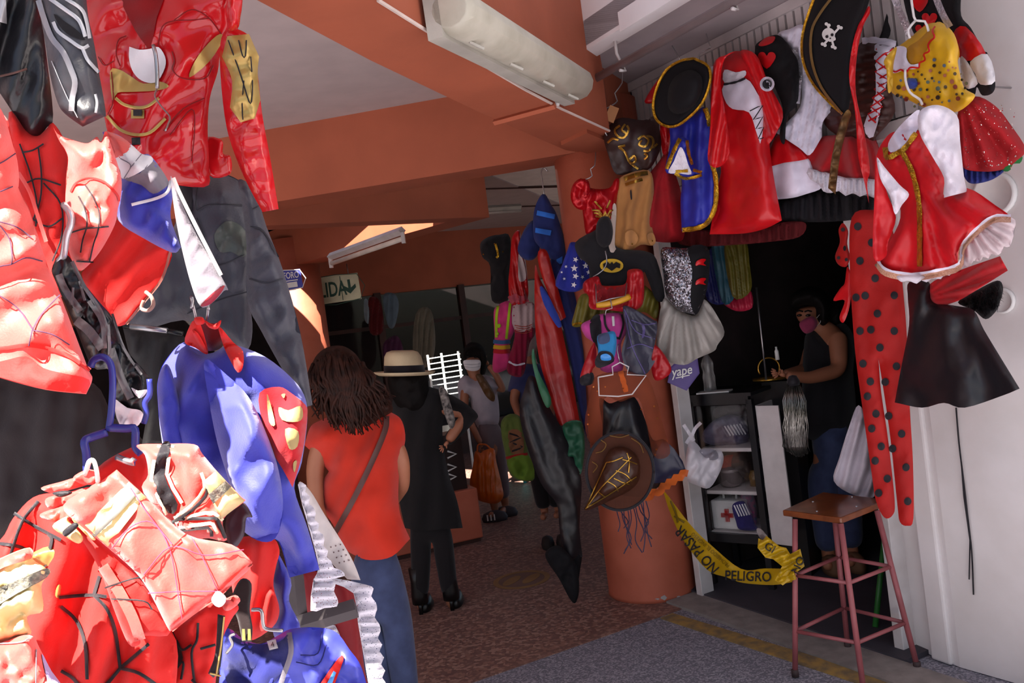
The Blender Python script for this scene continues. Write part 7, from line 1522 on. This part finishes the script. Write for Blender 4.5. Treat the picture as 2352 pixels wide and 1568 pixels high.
# white cloth, tinsel wig, green broom handle
g = garment('white_cloth_sheet', [(1972, 930), (1998, 980), (2004, 1060), (2008, 1140), (1960, 1136), (1915, 1104), (1928, 1050), (1950, 980)], 4.0, cloth('grey_white_cotton', 'b9b0ba'), puff=.05, rad=30, folds=(('v', 26, .016, 15),), label='greyish white cloth hanging behind the stool', cat='cloth')
tw = thing('tinsel_wig', at(1826, 1050, 4.5), 'silver tinsel wig hanging in front of the shopkeeper', 'wig')
TIN = M('tinsel', '9a9690', rough=.18, metal=.9, bump=0); mb = MB()
for k in range(80):
    x = 1800 + 50 * rn.random(); w_ = rn.uniform(-5, 5); x2 = x + rn.uniform(-4, 8)
    mb.tube([at(1822 + (x - 1825) * .5, 876, 4.5), at(x + w_, 920, 4.48 - .04 * rn.random()), at(x2 - w_, 980, 4.48), at(x2 + w_, 1025, 4.49), at(x2 + 6, 1050 - abs(x - 1828) * .6, 4.5)], .0022, 4)
o = mb.w('strands', TIN, tw, True); o['kind'] = 'stuff'
MB().lathe([(.03, -.02), (.035, .0), (.02, .03), (.001, .035)], at(1822, 876, 4.5), 12).w('cap', BLKP, tw, True)
g = garment('black_scarf', [(1768, 960), (1800, 950), (1804, 1050), (1796, 1130), (1786, 1192), (1776, 1180), (1774, 1080)], 4.8, BLACK, puff=.03, rad=14, folds=(('v', 18, .01, 5),), label='black scarf hanging beside the open cabinet door', cat='scarf')
gp = MB().tube([atz(2010, 1440, .02), at(2036, 1190, 4.3)], .014, 8).w('broom_handle', M('green_handle', '2a6a2c', rough=.4), None, True); tag(gp, 'green broom handle leaning behind the stool', 'broom')
# counter inside with gold hoop stand, back shelves with boxes
k0 = at(1792, 880, 5.02); ct = MB().box((k0.x, k0.y, .59), (.16, .16, 1.14), rzc).w('shop_counter', M('counter_black', '1a1518', rough=.5)); tag(ct, 'black shop counter in front of the shopkeeper', 'counter')
zt = 1.02
hs = thing('gold_hoop_stand', (at(1760, 870, 4.8).x, at(1760, 870, 4.8).y, zt), 'gold hoop stand on the dark counter before the shopkeeper', 'stand')
c = at(1766, 845, 4.95)
MB().tube([c + Vector((.062 * math.cos(q), 0, .06 * math.sin(q))) for q in np.linspace(-.5, math.pi + .5, 20)], .006, 6).w('hoop', GOLDS, hs, True)
MB().lathe([(.1, 0), (.1, .01), (.02, .02)], (c.x, c.y, c.z - .065), 20).w('base', GOLDS, hs, True)
ww = at(1786, 826, 4.86); MB().lathe([(.012, 0), (.012, .05), (.006, .06), (.006, .075)], ww, 10).w('spray_top', WHITEPL, hs, True)
shb = thing('back_shelves', r0 + bk * .9 + thu * .6, 'dark shelving full of boxes at the back of the shop', 'shelf')
shw = M('shelf_wood', '4a3a2a', rough=.7)
o_ = r0 + bk * .88
for zz in (.5, .95, 1.35, 1.7, 2.05):
    c = o_ + thu * 1.2; MB().box((c.x, c.y, zz), (2.2, .28, .025), math.atan2(thu.y, thu.x)).w('board', shw, shb)
for t in (.1, .8, 1.5, 2.25):
    c = o_ + thu * t; MB().box((c.x, c.y, 1.1), (.03, .28, 2.2), math.atan2(thu.y, thu.x)).w('upright', shw, shb)
cols = ['6a5a4a', '8a8478', '3a5a50', '7a3a3a', '4a4a6a', 'a89a80', '5a6a5a', '2f3a4a']
names = ['first', 'second', 'third', 'fourth', 'fifth', 'sixth', 'seventh', 'eighth', 'ninth']
for r_, zz in enumerate((.95, 1.35, 1.7)):
    t = .2; i = 0
    while t < 2.15 and i < 9:
        w_ = rn.uniform(.1, .2); h_ = rn.uniform(.12, .26)
        for tu in (.8, 1.5):
            if t - .02 < tu < t + w_ + .02: t = tu + .03
        c = o_ + thu * (t + w_ / 2) + thn * .02
        col = rn.choice(cols)
        o = MB().box((c.x, c.y, zz + .014 + h_ / 2), (w_, .2, h_), math.atan2(thu.y, thu.x)).w('stock_box', M('box_' + col, col, rough=.7))
        bevel(o, .004)
        tag(o, 'stock box on the %s dark shop shelf, %s from the pillar' % (('lower', 'middle', 'upper')[r_], names[i]), 'box', 'boxes on the shop shelves'); t += w_ + .02; i += 1
# coloured capes just inside the doorway
GI = 'capes inside the shop doorway'
for nm, q, c, dd in (('blue_cape', [(1620, 600), (1640, 565), (1660, 600), (1672, 690), (1624, 688)], '141a5a', 4.85), ('teal_cape', [(1634, 560), (1664, 552), (1680, 620), (1688, 680), (1658, 692)], '1c4a5a', 4.75), ('olive_cape', [(1664, 552), (1710, 544), (1722, 610), (1724, 668), (1682, 680)], '5a5214', 4.65), ('pink_cape', [(1658, 692), (1690, 680), (1722, 664), (1728, 706), (1690, 714)], 'b02040', 4.9)):
    garment(nm, q, dd, satin('inside_' + nm, c, rough=.5), puff=.04, rad=16, folds=(('v', 14, .014, -8),), tilt=TR, label=nm.split('_')[0] + ' satin cape hanging inside the doorway behind the tutu', cat='cape', group=GI)
# chrome pole inside
cp = MB().tube([at(1737, 660, 4.85), at(1760, 872, 4.85)], .006, 6).w('chrome_pole', STEEL, None, True); tag(cp, 'thin chrome pole standing on the shop counter', 'pole')
# goods behind the back storefront
GX = 'garments behind the back storefront'
for i, (q, c, lb) in enumerate((([(846, 690), (862, 682), (876, 700), (880, 760), (850, 764)], '5a1216', 'dark red dress behind the storefront glass'), ([(836, 690), (846, 692), (850, 740), (838, 735)], '8a9aa4', 'pale grey shirt behind the storefront glass'), ([(880, 680), (905, 674), (916, 700), (906, 750), (890, 745)], '5a6a78', 'grey blue blouse behind the storefront glass'), ([(880, 790), (910, 770), (926, 800), (922, 830), (886, 830)], '4a2040', 'purple dress behind the storefront glass'), ([(955, 720), (990, 712), (1000, 790), (985, 840), (950, 830)], '6a6458', 'clear wrapped garment behind the storefront glass'))):
    garment('hanging_garment', q, 10.4, cloth('far_' + c, c), puff=.08, rad=16, folds=(('v', 12, .02, 5),), label=lb, cat='costume', group=GX)
